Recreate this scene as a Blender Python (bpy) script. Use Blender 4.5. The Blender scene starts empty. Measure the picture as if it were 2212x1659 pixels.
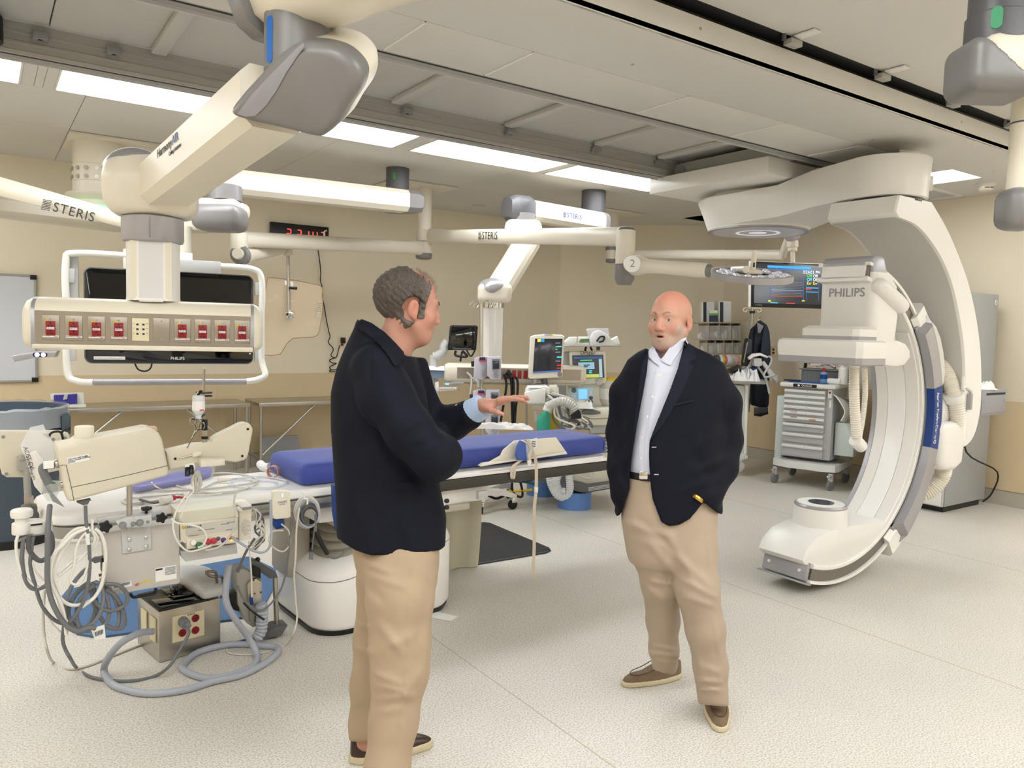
import bpy, bmesh, math, random
import numpy as np
from mathutils import Vector as V, Matrix
random.seed(7)
S = bpy.context.scene
CW, CH, CF = 2212, 1659, 1660.0
CAM_H = 1.65
_p, _r, _y = math.atan(120/1660), 0.028, math.radians(55.3)
FW = V((math.cos(_y)*math.cos(_p), math.sin(_y)*math.cos(_p), -math.sin(_p)))
_r0 = V((math.sin(_y), -math.cos(_y), 0)); _u0 = _r0.cross(FW)
CR = _r0*math.cos(_r)+_u0*math.sin(_r)
CU = -_r0*math.sin(_r)+_u0*math.cos(_r)
CC = V((0, 0, CAM_H))
cam = bpy.data.cameras.new('camera'); camo = bpy.data.objects.new('camera', cam)
S.collection.objects.link(camo); S.camera = camo
cam.sensor_fit = 'HORIZONTAL'; cam.sensor_width = 36; cam.lens = 36*CF/CW; cam.clip_start = .05
m = Matrix.Identity(4)
for i in range(3):
 m[i][0], m[i][1], m[i][2], m[i][3] = CR[i], CU[i], -FW[i], CC[i]
camo.matrix_world = m
w = bpy.data.worlds.new('world'); S.world = w; w.use_nodes = True
w.node_tree.nodes['Background'].inputs[0].default_value = (.9, .95, 1, 1)
w.node_tree.nodes['Background'].inputs[1].default_value = .3
S.view_settings.view_transform = 'Standard'; S.view_settings.look = 'None'
S.view_settings.exposure = EXPO = -0.12; S.view_settings.gamma = 1
S.view_settings.use_curve_mapping = False
PANEL_STRENGTH = 12.5     # ceiling light panels
def ray(x, y):
 return FW + CR*((x-CW/2)/CF) - CU*((y-CH/2)/CF)
def P(x, y, X=None, Y=None, Z=None, D=None):
 """Where the line of sight through a photo point meets a real plane of the room."""
 d = ray(x, y)
 t = X/d.x if X is not None else Y/d.y if Y is not None else (Z-CAM_H)/d.z if Z is not None else D
 return CC+d*t
def lin(c):
 return c/12.92 if c <= .04045 else ((c+.055)/1.055)**2.4
def rgb(h):
 return tuple(lin(int(h[i:i+2], 16)/255) for i in (0, 2, 4))
MATS = {}
def mat(name, col, rough=.5, metal=0., noise=0., nscale=40., bump=0., bscale=200., emit=0., alpha=1., trans=0., coat=0., ior=1.45, sheen=0., spec=.5, col2=None):
 if name in MATS:
  return MATS[name]
 mt = bpy.data.materials.new(name); mt.use_nodes = True
 nt = mt.node_tree; b = nt.nodes['Principled BSDF']
 c = rgb(col) if isinstance(col, str) else col
 b.inputs['Base Color'].default_value = (*c, 1); b.inputs['Roughness'].default_value = rough
 b.inputs['Metallic'].default_value = metal; b.inputs['Alpha'].default_value = alpha
 b.inputs['Transmission Weight'].default_value = trans; b.inputs['Coat Weight'].default_value = coat
 b.inputs['IOR'].default_value = ior; b.inputs['Sheen Weight'].default_value = sheen
 b.inputs['Specular IOR Level'].default_value = spec
 if emit:
  b.inputs['Emission Color'].default_value = (*c, 1); b.inputs['Emission Strength'].default_value = emit
 if noise or bump:
  tc = nt.nodes.new('ShaderNodeTexCoord')
 if noise:
  n = nt.nodes.new('ShaderNodeTexNoise'); n.inputs['Scale'].default_value = nscale; n.inputs['Detail'].default_value = 4
  r = nt.nodes.new('ShaderNodeValToRGB')
  c2 = rgb(col2) if col2 else None
  e = r.color_ramp.elements
  e[0].position = .35; e[1].position = .65
  e[0].color = (*[max(0, k*(1-noise)) for k in c], 1)
  e[1].color = (*(c2 if c2 else [min(1, k*(1+noise*.6)) for k in c]), 1)
  nt.links.new(tc.outputs['Object'], n.inputs['Vector']); nt.links.new(n.outputs['Fac'], r.inputs['Fac'])
  nt.links.new(r.outputs['Color'], b.inputs['Base Color'])
 if bump:
  n2 = nt.nodes.new('ShaderNodeTexNoise'); n2.inputs['Scale'].default_value = bscale
  bp = nt.nodes.new('ShaderNodeBump'); bp.inputs['Strength'].default_value = bump; bp.inputs['Distance'].default_value = .002
  nt.links.new(tc.outputs['Object'], n2.inputs['Vector']); nt.links.new(n2.outputs['Fac'], bp.inputs['Height'])
  nt.links.new(bp.outputs['Normal'], b.inputs['Normal'])
 MATS[name] = mt
 return mt
white = mat('white_enamel', 'ebe8e2', .35, noise=.02, nscale=3)
white2 = mat('bright_white_plastic', 'f4f2ef', .3)
cream = mat('cream_plastic', 'e6e0cf', .38, noise=.02, nscale=5)
ivory = mat('ivory_plastic', 'd9d1be', .42, noise=.03, nscale=6, bump=.05)
lgrey = mat('light_grey_plastic', 'c3c3c2', .4, noise=.02)
mgrey = mat('grey_plastic', '8c8b8e', .38, noise=.03)
dgrey = mat('dark_grey_plastic', '5c5b5e', .38, noise=.03)
silver = mat('silver_paint', 'a7a5a9', .33, .35)
alu = mat('aluminium', 'a9a7a1', .42, .15)
steel = mat('brushed_steel', 'b9b4aa', .3, .9, bump=.03, bscale=300)
chrome = mat('chrome', 'd8d8d8', .12, 1.)
black = mat('black_plastic', '121214', .35)
blackm = mat('black_rubber', '1a1a1b', .7)
gloss = mat('glossy_black_glass', '050608', .06, coat=.6)
red = mat('red_plastic', '8e1622', .4)
navyp = mat('navy_blue_panel', '123a80', .45)
greyc = mat('grey_cable', '6f7073', .5)
lgc = mat('pale_cable', 'cfcac0', .5)
whc = mat('white_cable', 'e9e6de', .45)
blkc = mat('black_cable', '17171a', .5)
bluegrey = mat('blue_grey_hose', 'a9adb8', .45)
ink = mat('black_ink', '2b2a2e', .6)
gink = mat('grey_ink', '8d8d92', .5)
wink = mat('white_ink', 'f2f2f2', .6)
paper = mat('white_paper', 'f0efec', .8)
clearp = mat('clear_plastic', 'f2f4f6', .15, alpha=.28)
tape_m = mat('pale_label', 'e8e6e0', .6)
yel = mat('yellow_paint', 'e0c21f', .5)
def catmull(pts, n=5, closed=False):
 pts = [V(p) for p in pts]
 if len(pts) < 3 and not closed:
  return pts
 out = []
 N = len(pts)
 for i in range(N if closed else N-1):
  if closed:
   a, b, c, d = pts[(i-1) % N], pts[i], pts[(i+1) % N], pts[(i+2) % N]
  else:
   a, b, c, d = pts[max(i-1, 0)], pts[i], pts[i+1], pts[min(i+2, N-1)]
  for k in range(n):
   t = k/n
   out.append(.5*((2*b)+(c-a)*t+(2*a-5*b+4*c-d)*t*t+(-a+3*b-3*c+d)*t*t*t))
 if not closed:
  out.append(pts[-1])
 return out
def frame(z, x=None):
 z = V(z).normalized()
 x = V(x) if x is not None else (V((1, 0, 0)) if abs(z.x) < .9 else V((0, 1, 0)))
 x = (x-z*x.dot(z)).normalized()
 y = z.cross(x)
 return x, y, z
def rotz(a):
 return Matrix.Rotation(a, 3, 'Z')
class G:
 def __init__(s):
  s.bm = bmesh.new()
 def raw(s, vs, fs):
  b = [s.bm.verts.new(v) for v in vs]
  for f in fs:
   try:
    s.bm.faces.new([b[i] for i in f])
   except ValueError:
    pass
  return s
 def box(s, c, d, R=None, bev=0., seg=2, taper=None):
  """box centre c, size d; R a 3x3 rotation; taper scales the top in x,y"""
  tmp = bmesh.new()
  bmesh.ops.create_cube(tmp, size=1)
  for v in tmp.verts:
   v.co = V((v.co.x*d[0], v.co.y*d[1], v.co.z*d[2]))
   if taper and v.co.z > 0:
    v.co.x *= taper[0]; v.co.y *= taper[1]
  if bev:
   bmesh.ops.bevel(tmp, geom=list(tmp.edges), offset=bev, segments=seg, profile=.5, affect='EDGES', clamp_overlap=True)
  return s._take(tmp, c, R)
 def _take(s, tmp, c, R=None):
  c = V(c)
  tmp.verts.index_update()
  vs = [((R @ v.co) if R else v.co)+c for v in tmp.verts]
  fs = [[v.index for v in f.verts] for f in tmp.faces]
  tmp.free()
  return s.raw(vs, fs)
 def bb(s, lo, hi, bev=0., seg=2):
  lo, hi = V(lo), V(hi)
  return s.box((lo+hi)/2, [abs(q) for q in (hi-lo)], None, bev, seg)
 def loft(s, rings, cap=True, closed=True):
  n = len(rings[0]); vs = [v for r in rings for v in r]; fs = []
  for i in range(len(rings)-1):
   for j in range(n if closed else n-1):
    k = (j+1) % n
    fs.append((i*n+j, i*n+k, (i+1)*n+k, (i+1)*n+j))
  if cap and closed:
   fs.append(tuple(range(n-1, -1, -1))); fs.append(tuple((len(rings)-1)*n+j for j in range(n)))
  return s.raw(vs, fs)
 def cyl(s, a, b, r, r2=None, n=20, bev=0., cap=True):
  a, b = V(a), V(b); r2 = r if r2 is None else r2
  L = (b-a).length
  if bev:
   prof = [(max(r-bev, 0), 0), (r-bev*.3, bev*.3), (r, bev), (r2, L-bev), (r2-bev*.3, L-bev*.3), (max(r2-bev, 0), L)]
  else:
   prof = [(r, 0), (r2, L)]
  return s.lathe(prof, a, b-a, n, cap)
 def lathe(s, prof, loc, ax=(0, 0, 1), n=24, cap=True, x=None):
  ex, ey, ez = frame(ax, x); loc = V(loc)
  rings = [[loc+ez*z+(ex*math.cos(2*math.pi*j/n)+ey*math.sin(2*math.pi*j/n))*max(r, 1e-4) for j in range(n)] for r, z in prof]
  return s.loft(rings, cap)
 def tube(s, pts, r, n=8, sm=5, closed=False, cap=True):
  pts = catmull(pts, sm, closed) if sm > 1 else [V(p) for p in pts]
  N = len(pts); rings = []; x = None
  for i, p in enumerate(pts):
   t = (pts[(i+1) % N]-pts[i-1]) if closed else (pts[min(i+1, N-1)]-pts[max(i-1, 0)])
   if t.length < 1e-9:
    t = V((0, 0, 1))
   x, y, z = frame(t, x if x is not None else ((0, 0, 1) if abs(t.normalized().z) < .9 else (1, 0, 0)))
   q = r if not hasattr(r, '__len__') else r[0]+(r[1]-r[0])*i/(N-1)
   rings.append([p+(x*math.cos(2*math.pi*j/n)+y*math.sin(2*math.pi*j/n))*q for j in range(n)])
  if closed:
   rings.append(rings[0])
   return s.loft(rings, False)
  return s.loft(rings, cap)
 def strap(s, pts, wd, th, side, sm=5):
  """flat band of width wd along direction side"""
  pts = catmull(pts, sm) if sm > 1 else [V(p) for p in pts]
  side = V(side).normalized(); rings = []
  for i, p in enumerate(pts):
   t = (pts[min(i+1, len(pts)-1)]-pts[max(i-1, 0)]).normalized()
   sd = (side-t*side.dot(t)).normalized(); n = t.cross(sd)
   rings.append([p+sd*wd/2+n*th/2, p-sd*wd/2+n*th/2, p-sd*wd/2-n*th/2, p+sd*wd/2-n*th/2])
  return s.loft(rings)
 def prism(s, pts, o, ex, ey, depth, bev=0., seg=2):
  """2-D outline pts in frame (ex,ey) at o, extruded along ex x ey by depth"""
  ex, ey = V(ex).normalized(), V(ey).normalized(); ez = ex.cross(ey); o = V(o)
  tmp = bmesh.new()
  a = [tmp.verts.new(o+ex*p[0]+ey*p[1]) for p in pts]
  b = [tmp.verts.new(o+ex*p[0]+ey*p[1]+ez*depth) for p in pts]
  n = len(pts)
  f0 = tmp.faces.new(a[::-1]); f1 = tmp.faces.new(b)
  for i in range(n):
   tmp.faces.new([a[i], a[(i+1) % n], b[(i+1) % n], b[i]])
  bmesh.ops.recalc_face_normals(tmp, faces=tmp.faces)
  if bev:
   bmesh.ops.bevel(tmp, geom=list(set(list(f0.edges)+list(f1.edges))), offset=bev, segments=seg, profile=.5, affect='EDGES', clamp_overlap=True)
  return s._take(tmp, (0, 0, 0))
 def slab(s, pts3, up, bev=0., seg=2):
  """planar 3-D outline thickened by vector up"""
  up = V(up); tmp = bmesh.new()
  a = [tmp.verts.new(V(p)) for p in pts3]; b = [tmp.verts.new(V(p)+up) for p in pts3]
  n = len(a); f0 = tmp.faces.new(a[::-1]); f1 = tmp.faces.new(b)
  for i in range(n):
   tmp.faces.new([a[i], a[(i+1) % n], b[(i+1) % n], b[i]])
  bmesh.ops.recalc_face_normals(tmp, faces=tmp.faces)
  if bev:
   bmesh.ops.bevel(tmp, geom=list(set(list(f0.edges)+list(f1.edges))), offset=bev, segments=seg, profile=.5, affect='EDGES', clamp_overlap=True)
  return s._take(tmp, (0, 0, 0))
 def sph(s, c, r, R=None, n=16):
  tmp = bmesh.new(); bmesh.ops.create_uvsphere(tmp, u_segments=n, v_segments=max(6, n*2//3), radius=1)
  r = r if hasattr(r, '__len__') else (r, r, r)
  for v in tmp.verts:
   v.co = V((v.co.x*r[0], v.co.y*r[1], v.co.z*r[2]))
  return s._take(tmp, c, R)
def rrect(w, h, r, n=4):
 """rounded rectangle outline centred on 0"""
 o = []
 for cx, cy, a0 in ((w/2-r, h/2-r, 0), (-w/2+r, h/2-r, 90), (-w/2+r, -h/2+r, 180), (w/2-r, -h/2+r, 270)):
  for k in range(n+1):
   a = math.radians(a0+90*k/n); o.append((cx+r*math.cos(a), cy+r*math.sin(a)))
 return o
def link(o):
 S.collection.objects.link(o)
 return o
def settle(o, parent):
 if parent is not None:
  o.parent = parent; o.matrix_parent_inverse = WM[parent.name].inverted()
 WM[o.name] = Matrix.Identity(4)
WM = {}
def O(name, g, m, parent=None, ang=35, kind=None, label=None, cat=None, group=None):
 me = bpy.data.meshes.new(name)
 if isinstance(g, G):
  bmesh.ops.remove_doubles(g.bm, verts=g.bm.verts, dist=1e-5) if len(g.bm.verts) < 60000 else None
  bmesh.ops.recalc_face_normals(g.bm, faces=g.bm.faces)
  g.bm.to_mesh(me); g.bm.free()
 else:
  vs, fs = g
  me.vertices.add(len(vs)); me.vertices.foreach_set('co', np.asarray(vs, np.float32).ravel())
  me.loops.add(len(fs)*4); me.loops.foreach_set('vertex_index', np.asarray(fs, np.int32).ravel())
  me.polygons.add(len(fs)); me.polygons.foreach_set('loop_start', np.arange(len(fs), dtype=np.int32)*4)
  me.update(); me.validate()
 for mm in (m if isinstance(m, (list, tuple)) else [m]):
  me.materials.append(mm)
 if ang:
  me.polygons.foreach_set('use_smooth', [True]*len(me.polygons))
  me.set_sharp_from_angle(angle=math.radians(ang))
 o = link(bpy.data.objects.new(name, me))
 settle(o, parent)
 if kind:
  o['kind'] = kind
 if label:
  o['label'] = label
 if cat:
  o['category'] = cat
 if group:
  o['group'] = group
 return o
def thing(name, label, cat, loc=(0, 0, 0), group=None):
 o = link(bpy.data.objects.new(name, None)); o.location = loc; o.empty_display_size = .1
 WM[o.name] = Matrix.Translation(V(loc))
 o['label'] = label; o['category'] = cat
 if group:
  o['group'] = group
 return o
def sub(name, parent):
 o = link(bpy.data.objects.new(name, None)); settle(o, parent)
 return o
def dup(root, move, label=None, R=None):
 """copy of a thing with copies of its parts and sub-parts, moved by a vector"""
 r = root.copy(); link(r); WM[r.name] = WM[root.name]
 r.location = root.location+V(move)
 if R is not None:
  r.rotation_euler = R
 if label:
  r['label'] = label
 for ch in list(root.children):
  c = ch.copy(); link(c); c.parent = r
  for g in list(ch.children):
   d = g.copy(); link(d); d.parent = c
 return r
def text(body, size, o, ex, ey, m, parent, name='lettering', align='CENTER', ext=.0004, sx=1., sp=1.):
 cu = bpy.data.curves.new(name, 'FONT'); cu.body = body; cu.size = size; cu.extrude = ext
 cu.align_x = align; cu.align_y = 'CENTER'; cu.space_character = sp; cu.resolution_u = 3
 tmp = bpy.data.objects.new(name, cu); me = bpy.data.meshes.new_from_object(tmp); me.materials.clear(); me.materials.append(m)
 bpy.data.objects.remove(tmp); bpy.data.curves.remove(cu)
 ob = link(bpy.data.objects.new(name, me))
 ex = V(ex).normalized(); ey = V(ey); ey = (ey-ex*ey.dot(ex)).normalized(); ez = ex.cross(ey); o = V(o)+ez*ext
 mm = Matrix.Identity(4)
 for i in range(3):
  mm[i][0], mm[i][1], mm[i][2], mm[i][3] = ex[i]*sx, ey[i], ez[i], o[i]
 ob.matrix_basis = mm
 if parent is not None:
  ob.parent = parent; ob.matrix_parent_inverse = WM[parent.name].inverted()
 return ob
def _d(p, c):
 return p-np.asarray(c, np.float32)
def s_cone(p, a, b, ra, rb):
 a = np.asarray(a, np.float32); b = np.asarray(b, np.float32); ba = b-a; pa = p-a
 t = np.clip((pa@ba)/max(ba@ba, 1e-9), 0, 1)
 return np.linalg.norm(pa-t[..., None]*ba, axis=-1)-(ra+(rb-ra)*t)
def s_ell(p, c, r, R=None):
 q = _d(p, c)
 if R is not None:
  q = q@np.asarray(R, np.float32)      # columns of R are the ellipsoid's axes
 r = np.asarray(r, np.float32)
 k0 = np.linalg.norm(q/r, axis=-1); k1 = np.linalg.norm(q/(r*r), axis=-1)
 return k0*(k0-1)/np.maximum(k1, 1e-6)
def s_box(p, c, h, rad=0., R=None):
 q = _d(p, c)
 if R is not None:
  q = q@np.asarray(R, np.float32)
 q = np.abs(q)-(np.asarray(h, np.float32)-rad)
 return np.linalg.norm(np.maximum(q, 0), axis=-1)+np.minimum(q.max(-1), 0)-rad
def smin(a, b, k):
 h = np.clip(.5+.5*(b-a)/k, 0, 1)
 return b+(a-b)*h-k*h*(1-h)
def smax(a, b, k):
 return -smin(-a, -b, k)
def poly_sdf(f, lo, hi, h):
 """surface nets over f (negative inside) -> verts, quads"""
 lo = np.asarray(lo, np.float32); hi = np.asarray(hi, np.float32)
 n = np.ceil((hi-lo)/h).astype(int)+1
 ax = [lo[i]+h*np.arange(n[i], dtype=np.float32) for i in range(3)]
 g = np.stack(np.meshgrid(*ax, indexing='ij'), -1)
 d = np.empty(n, np.float32)
 for i0 in range(0, n[0], 24):
  d[i0:i0+24] = f(g[i0:i0+24])
 d[[0, -1]] = np.maximum(d[[0, -1]], 1e-4); d[:, [0, -1]] = np.maximum(d[:, [0, -1]], 1e-4); d[:, :, [0, -1]] = np.maximum(d[:, :, [0, -1]], 1e-4)
 ins = d < 0
 acc = np.zeros((*(n-1), 3), np.float32); cnt = np.zeros(n-1, np.float32)
 offs = [(i, j, k) for i in (0, 1) for j in (0, 1) for k in (0, 1)]
 def sl(o):
  return tuple(slice(o[a], n[a]-1+o[a]) for a in range(3))
 for a in range(3):
  for o in offs:
   if o[a]:
    continue
   e = list(o); e[a] = 1; e = tuple(e)
   d0, d1 = d[sl(o)], d[sl(e)]
   c = (d0 < 0) != (d1 < 0)
   t = np.where(c, d0/np.where(c, d0-d1, 1), 0)
   for b in range(3):
    acc[..., b] += np.where(c, o[b]+(t if b == a else 0), 0)
   cnt += c
 act = cnt > 0
 idx = np.full(n-1, -1, np.int32); idx[act] = np.arange(act.sum())
 ijk = np.argwhere(act)
 vs = lo+h*(ijk+acc[act]/cnt[act][:, None])
 quads = []
 for a in range(3):
  b, c = (a+1) % 3, (a+2) % 3
  s0 = [slice(1, n[i]-1) for i in range(3)]; s0[a] = slice(0, n[a]-1); s1 = list(s0); s1[a] = slice(1, n[a])
  A, B = ins[tuple(s0)], ins[tuple(s1)]
  e = np.argwhere(A != B); flip = A[A != B]
  e = e+np.array([0 if i == a else 1 for i in range(3)])
  def at(db, dc):
   q = e.copy(); q[:, b] -= db; q[:, c] -= dc
   return idx[q[:, 0], q[:, 1], q[:, 2]]
  q = np.stack([at(1, 1), at(0, 1), at(0, 0), at(1, 0)], 1)
  q[~flip] = q[~flip][:, ::-1]
  quads.append(q)
 return vs, np.concatenate(quads)
def OS(name, f, lo, hi, h, m, parent=None, smooth=2, **kw):
 vs, fs = poly_sdf(f, lo, hi, h)
 e = np.concatenate([fs[:, [0, 1]], fs[:, [1, 2]], fs[:, [2, 3]], fs[:, [3, 0]]])
 e = np.concatenate([e, e[:, ::-1]])
 for _ in range(smooth):
  s = np.zeros_like(vs); c = np.zeros(len(vs))
  np.add.at(s, e[:, 0], vs[e[:, 1]]); np.add.at(c, e[:, 0], 1)
  vs = vs*.5+.5*s/np.maximum(c, 1)[:, None]
 return O(name, (vs, fs), m, parent, ang=kw.pop('ang', 60), **kw)
# ================================================================ ROOM
CZ = 3.15                      # ceiling height
XL, XR, YF, YB = -2.6, 8.5, -3.2, 8.8
def floor_mat():
 mt = bpy.data.materials.new('speckled_vinyl'); mt.use_nodes = True; nt = mt.node_tree; b = nt.nodes['Principled BSDF']
 tc = nt.nodes.new('ShaderNodeTexCoord')
 def noi(s, d=3):
  n = nt.nodes.new('ShaderNodeTexNoise'); n.inputs['Scale'].default_value = s; n.inputs['Detail'].default_value = d
  nt.links.new(tc.outputs['Object'], n.inputs['Vector']); return n
 n1, n2 = noi(130, 2), noi(1.2, 3)
 r1 = nt.nodes.new('ShaderNodeValToRGB'); e = r1.color_ramp.elements
 e[0].position = .36; e[0].color = (*rgb('b9b3a7'), 1); e[1].position = .56; e[1].color = (*rgb('dfdbd3'), 1)
 r2 = nt.nodes.new('ShaderNodeValToRGB'); e = r2.color_ramp.elements
 e[0].position = .35; e[0].color = (.93, .93, .93, 1); e[1].position = .7; e[1].color = (1, .985, .97, 1)
 mx = nt.nodes.new('ShaderNodeMix'); mx.data_type = 'RGBA'; mx.blend_type = 'MULTIPLY'; mx.inputs[0].default_value = 1
 nt.links.new(n1.outputs['Fac'], r1.inputs['Fac']); nt.links.new(n2.outputs['Fac'], r2.inputs['Fac'])
 nt.links.new(r1.outputs['Color'], mx.inputs[6]); nt.links.new(r2.outputs['Color'], mx.inputs[7])
 nt.links.new(mx.outputs[2], b.inputs['Base Color'])
 b.inputs['Roughness'].default_value = .42; b.inputs['Specular IOR Level'].default_value = .35
 return mt
floor_m = floor_mat()
wall_u = mat('painted_wall', 'ebdfc8', .6, noise=.015, nscale=2, bump=.05)
wall_l = mat('vinyl_wainscot', 'dcc7a2', .45, noise=.03, nscale=3)
ceil_m = mat('ceiling_paint', 'd6d3cc', .55, noise=.01, nscale=1.5)
cpan = mat('ceiling_panel_grey', 'bfbdb6', .5)
basem = mat('vinyl_cove_base', 'bdb6a6', .5, noise=.05, nscale=150)
seam_m = mat('seam_weld', 'b3a893', .5)
joint_m = mat('joint_trim_strip', '8a8478', .7)  # darker trim line along the top of the baseboards
lamp_m = mat('light_diffuser', (.94, .975, 1), .5, emit=PANEL_STRENGTH)
def ST(name, g, m, parent=None, **k):
 return O(name, g, m, parent, kind='structure' if parent is None else None, **k)
fl = ST('floor', G().bb((XL, YF, -.1), (XR, YB, 0)), floor_m)
for x in (-.15, 1.95, 4.06, 6.16):
 O('seam', G().bb((x-.0025, YF, -.001), (x+.0025, YB, .0006)), seam_m, fl)
CX1, CY2 = 6.88, 7.18           # the corner is cut off at 45 degrees between these
def wall(name, a, b, th=.12):
 a, b = V((*a, 0)), V((*b, 0)); t = (b-a).normalized(); n = V((-t.y, t.x, 0))   # n points into the room
 L = (b-a).length
 def blk(s0, s1, z0, z1, d0, d1):
  g = G(); R = Matrix((t, n, V((0, 0, 1)))).transposed()
  return g.box(a+t*(s0+s1)/2+n*(d0+d1)/2+V((0, 0, (z0+z1)/2)), (s1-s0, abs(d1-d0), z1-z0), R)
 wl = ST(name, blk(-.05, L+.05, 0, CZ+.1, -th, 0), wall_u)
 k = max(1, round(L/2.4))
 for i in range(k):
  O('panel', blk(L*i/k+(.002 if i else 0), L*(i+1)/k-.002, .14, 1.05, 0, .004), wall_l, wl)
 O('cap_strip', blk(0, L, 1.05, 1.06, 0, .005), joint_m if False else wall_l, wl)
 bs = ST('baseboard_'+name[5:], blk(0, L, 0, .15, 0, .01), basem)
 O('cap_strip', blk(0, L, .15, .155, 0, .013), joint_m, bs)
 return wl
wall('wall_back', (CX1, YB), (XL, YB)); wall('wall_corner', (XR, CY2), (CX1, YB)); wall('wall_right', (XR, YF), (XR, CY2))
wall('wall_left', (XL, YB), (XL, YF)); wall('wall_front', (XL, YF), (XR, YF))
LY0, LY1 = 5.5, 6.07
ce = ST('ceiling', G().bb((XL, YF, CZ+.06), (XR, YB, CZ+.16)), ceil_m)
lightsX = [(-1.2, .24), (.43, 1.58), (1.74, 2.9), (3.05, 4.4), (4.5, 5.9)]
def pan(x0, y0, x1, y1, z=CZ, m=ceil_m, th=.05, bev=.002, name='panel'):
 return O(name, G().bb((x0, y0, z), (x1, y1, z+th), bev, 1), m, ce)
for x0, x1 in ((XL, -.6), (-.6, .62), (.62, 2.45), (2.45, 4.22), (4.22, 6.05), (6.05, XR)):
 pan(x0+.002, LY1, x1-.002, 7.24); pan(x0+.002, 7.245, x1-.002, YB)
ex = [XL]+[q for ab in lightsX for q in ab]+[XR]
for i in range(0, len(ex), 2):
 xm = (ex[i]+ex[i+1])/2
 for a, b in (((ex[i], ex[i+1]),) if ex[i+1]-ex[i] > .5 else ((ex[i], xm-.02), (xm-.018, xm+.03), (xm+.032, ex[i+1]))):
  pan(a, LY0, b, LY1)
for i, (x0, x1) in enumerate(((XL, 0), (0, 2.4), (2.4, 4.8), (4.8, 6.75))):
 pan(x0+.002, YF, x1-.002, 2.5)
pan(6.75, YF, 7.02, 3.32); pan(7.02, YF, 7.58, 3.3); pan(7.58, YF, XR, YB-.01-1.65)
for a in ((7.02, 4.02, 7.58, 5.2), (6.75, 3.32, 7.02, 5.2), (6.05, 5.2, 7.6, LY0+.6)):
 pan(*a)
gr = thing('ceiling_vent', 'square white return air vent set into the ceiling by the right wall', 'vent', (8.0, 4.4, CZ))
g = G()
for a in ((7.66, 4.0, 8.36, 4.04), (7.66, 4.76, 8.36, 4.8), (7.66, 4.04, 7.7, 4.76), (8.32, 4.04, 8.36, 4.76)):
 g.bb((a[0], a[1], CZ-.012), (a[2], a[3], CZ))
O('frame', g, white, gr); O('perforated_plate', G().bb((7.7, 4.04, CZ-.005), (8.32, 4.76, CZ)), lgrey, gr)
def ceiling_lamp(x0, x1, y0, y1, label, CZ=CZ):
 t = thing('ceiling_light', label, 'ceiling light', ((x0+x1)/2, (y0+y1)/2, CZ), 'recessed ceiling light panels')
 g = G()
 f = .012
 for a in ((x0, y0, x1, y0+f), (x0, y1-f, x1, y1), (x0, y0, x0+f, y1), (x1-f, y0, x1, y1)):
  g.bb((a[0], a[1], CZ-.004), (a[2], a[3], CZ+.05))
 O('frame', g, white, t)
 w3 = (y1-y0-2*f)/3
 for i in range(3 if x1-x0 > y1-y0 else 2):
  k = 3 if x1-x0 > y1-y0 else 2; w3 = (y1-y0-2*f)/k
  O('diffuser', G().bb((x0+f, y0+f+i*w3, CZ+.006), (x1-f, y0+f+(i+1)*w3-.003, CZ+.02)), lamp_m, t)
 return t
nm = ['first', 'second', 'third', 'fourth', 'fifth']
for i, (a, b) in enumerate(lightsX):
 ceiling_lamp(a, b, LY0, LY1, 'bright ceiling light behind the far rail, %s from the left' % nm[i])
ceiling_lamp(7.02, 7.58, 3.3, 4.02, 'bright square ceiling light near the smoke detector, behind the big ceiling arm')
for i, (x0, y0, x1, y1) in enumerate(((-2.2, 1.0, -.3, 1.57), (.1, 1.0, 2.0, 1.57), (-1.4, -.6, .8, -.03), (1.6, -.4, 3.6, .17), (4.4, -.4, 6.4, .17), (1.8, -2.0, 3.8, -1.43), (4.6, -2.0, 6.4, -1.43), (7.2, -1.6, 7.77, .4), (-2.1, 3.2, -1.53, 5.2), (7.5, .7, 8.07, 2.2), (-2.2, 7.0, -.6, 7.57))):
 ceiling_lamp(x0, x1, y0, y1, 'ceiling light outside the picture, %s of those behind the viewer' % ('first second third fourth fifth sixth seventh eighth ninth tenth eleventh'.split()[i]), CZ-.06)
BZ = 2.97
g = G(); g.bb((-2.4, 2.53, BZ), (6.78, 3.07, BZ+.03), .004); g.bb((-2.4, 2.53, BZ), (6.78, 2.55, 3.1), .004)
bh = O('trim_1', g, ceil_m, kind='structure')
for i, (x0, x1) in enumerate(((-2.4, .35), (.35, 1.62), (1.62, 2.2), (2.2, 3.28), (3.28, 4.14), (4.14, 5.0), (5.0, 5.72))):
 O('panel', G().bb((x0+.004, 3.075, BZ), (x1-.004, 3.52, BZ+.03), .003), ceil_m, bh)
for x in (2.2, 3.28, 4.14, 5.0, 1.62):
 O('cover_strip', G().bb((x-.006, 3.08, BZ-.004), (x+.006, 3.5, BZ)), white, bh)
O('end_plate', G().bb((5.7, 3.06, 2.86), (5.72, 3.5, BZ)), ceil_m, bh)
for x, y in ((2.68, 2.9), (4.9, 2.95), (6.5, 2.9)):
 O('screw', G().cyl((x, y, BZ-.002), (x, y, BZ+.001), .008, n=10), steel, bh)
for x in (2.75, 5.2):
 O('screw', G().cyl((x, 2.528, 3.05), (x, 2.532, 3.05), .008, n=10), steel, bh)
O('dark_slot', G().bb((-2.4, 2.5, CZ-.001), (6.75, 2.6, CZ+.05)), blackm, bh)
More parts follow.
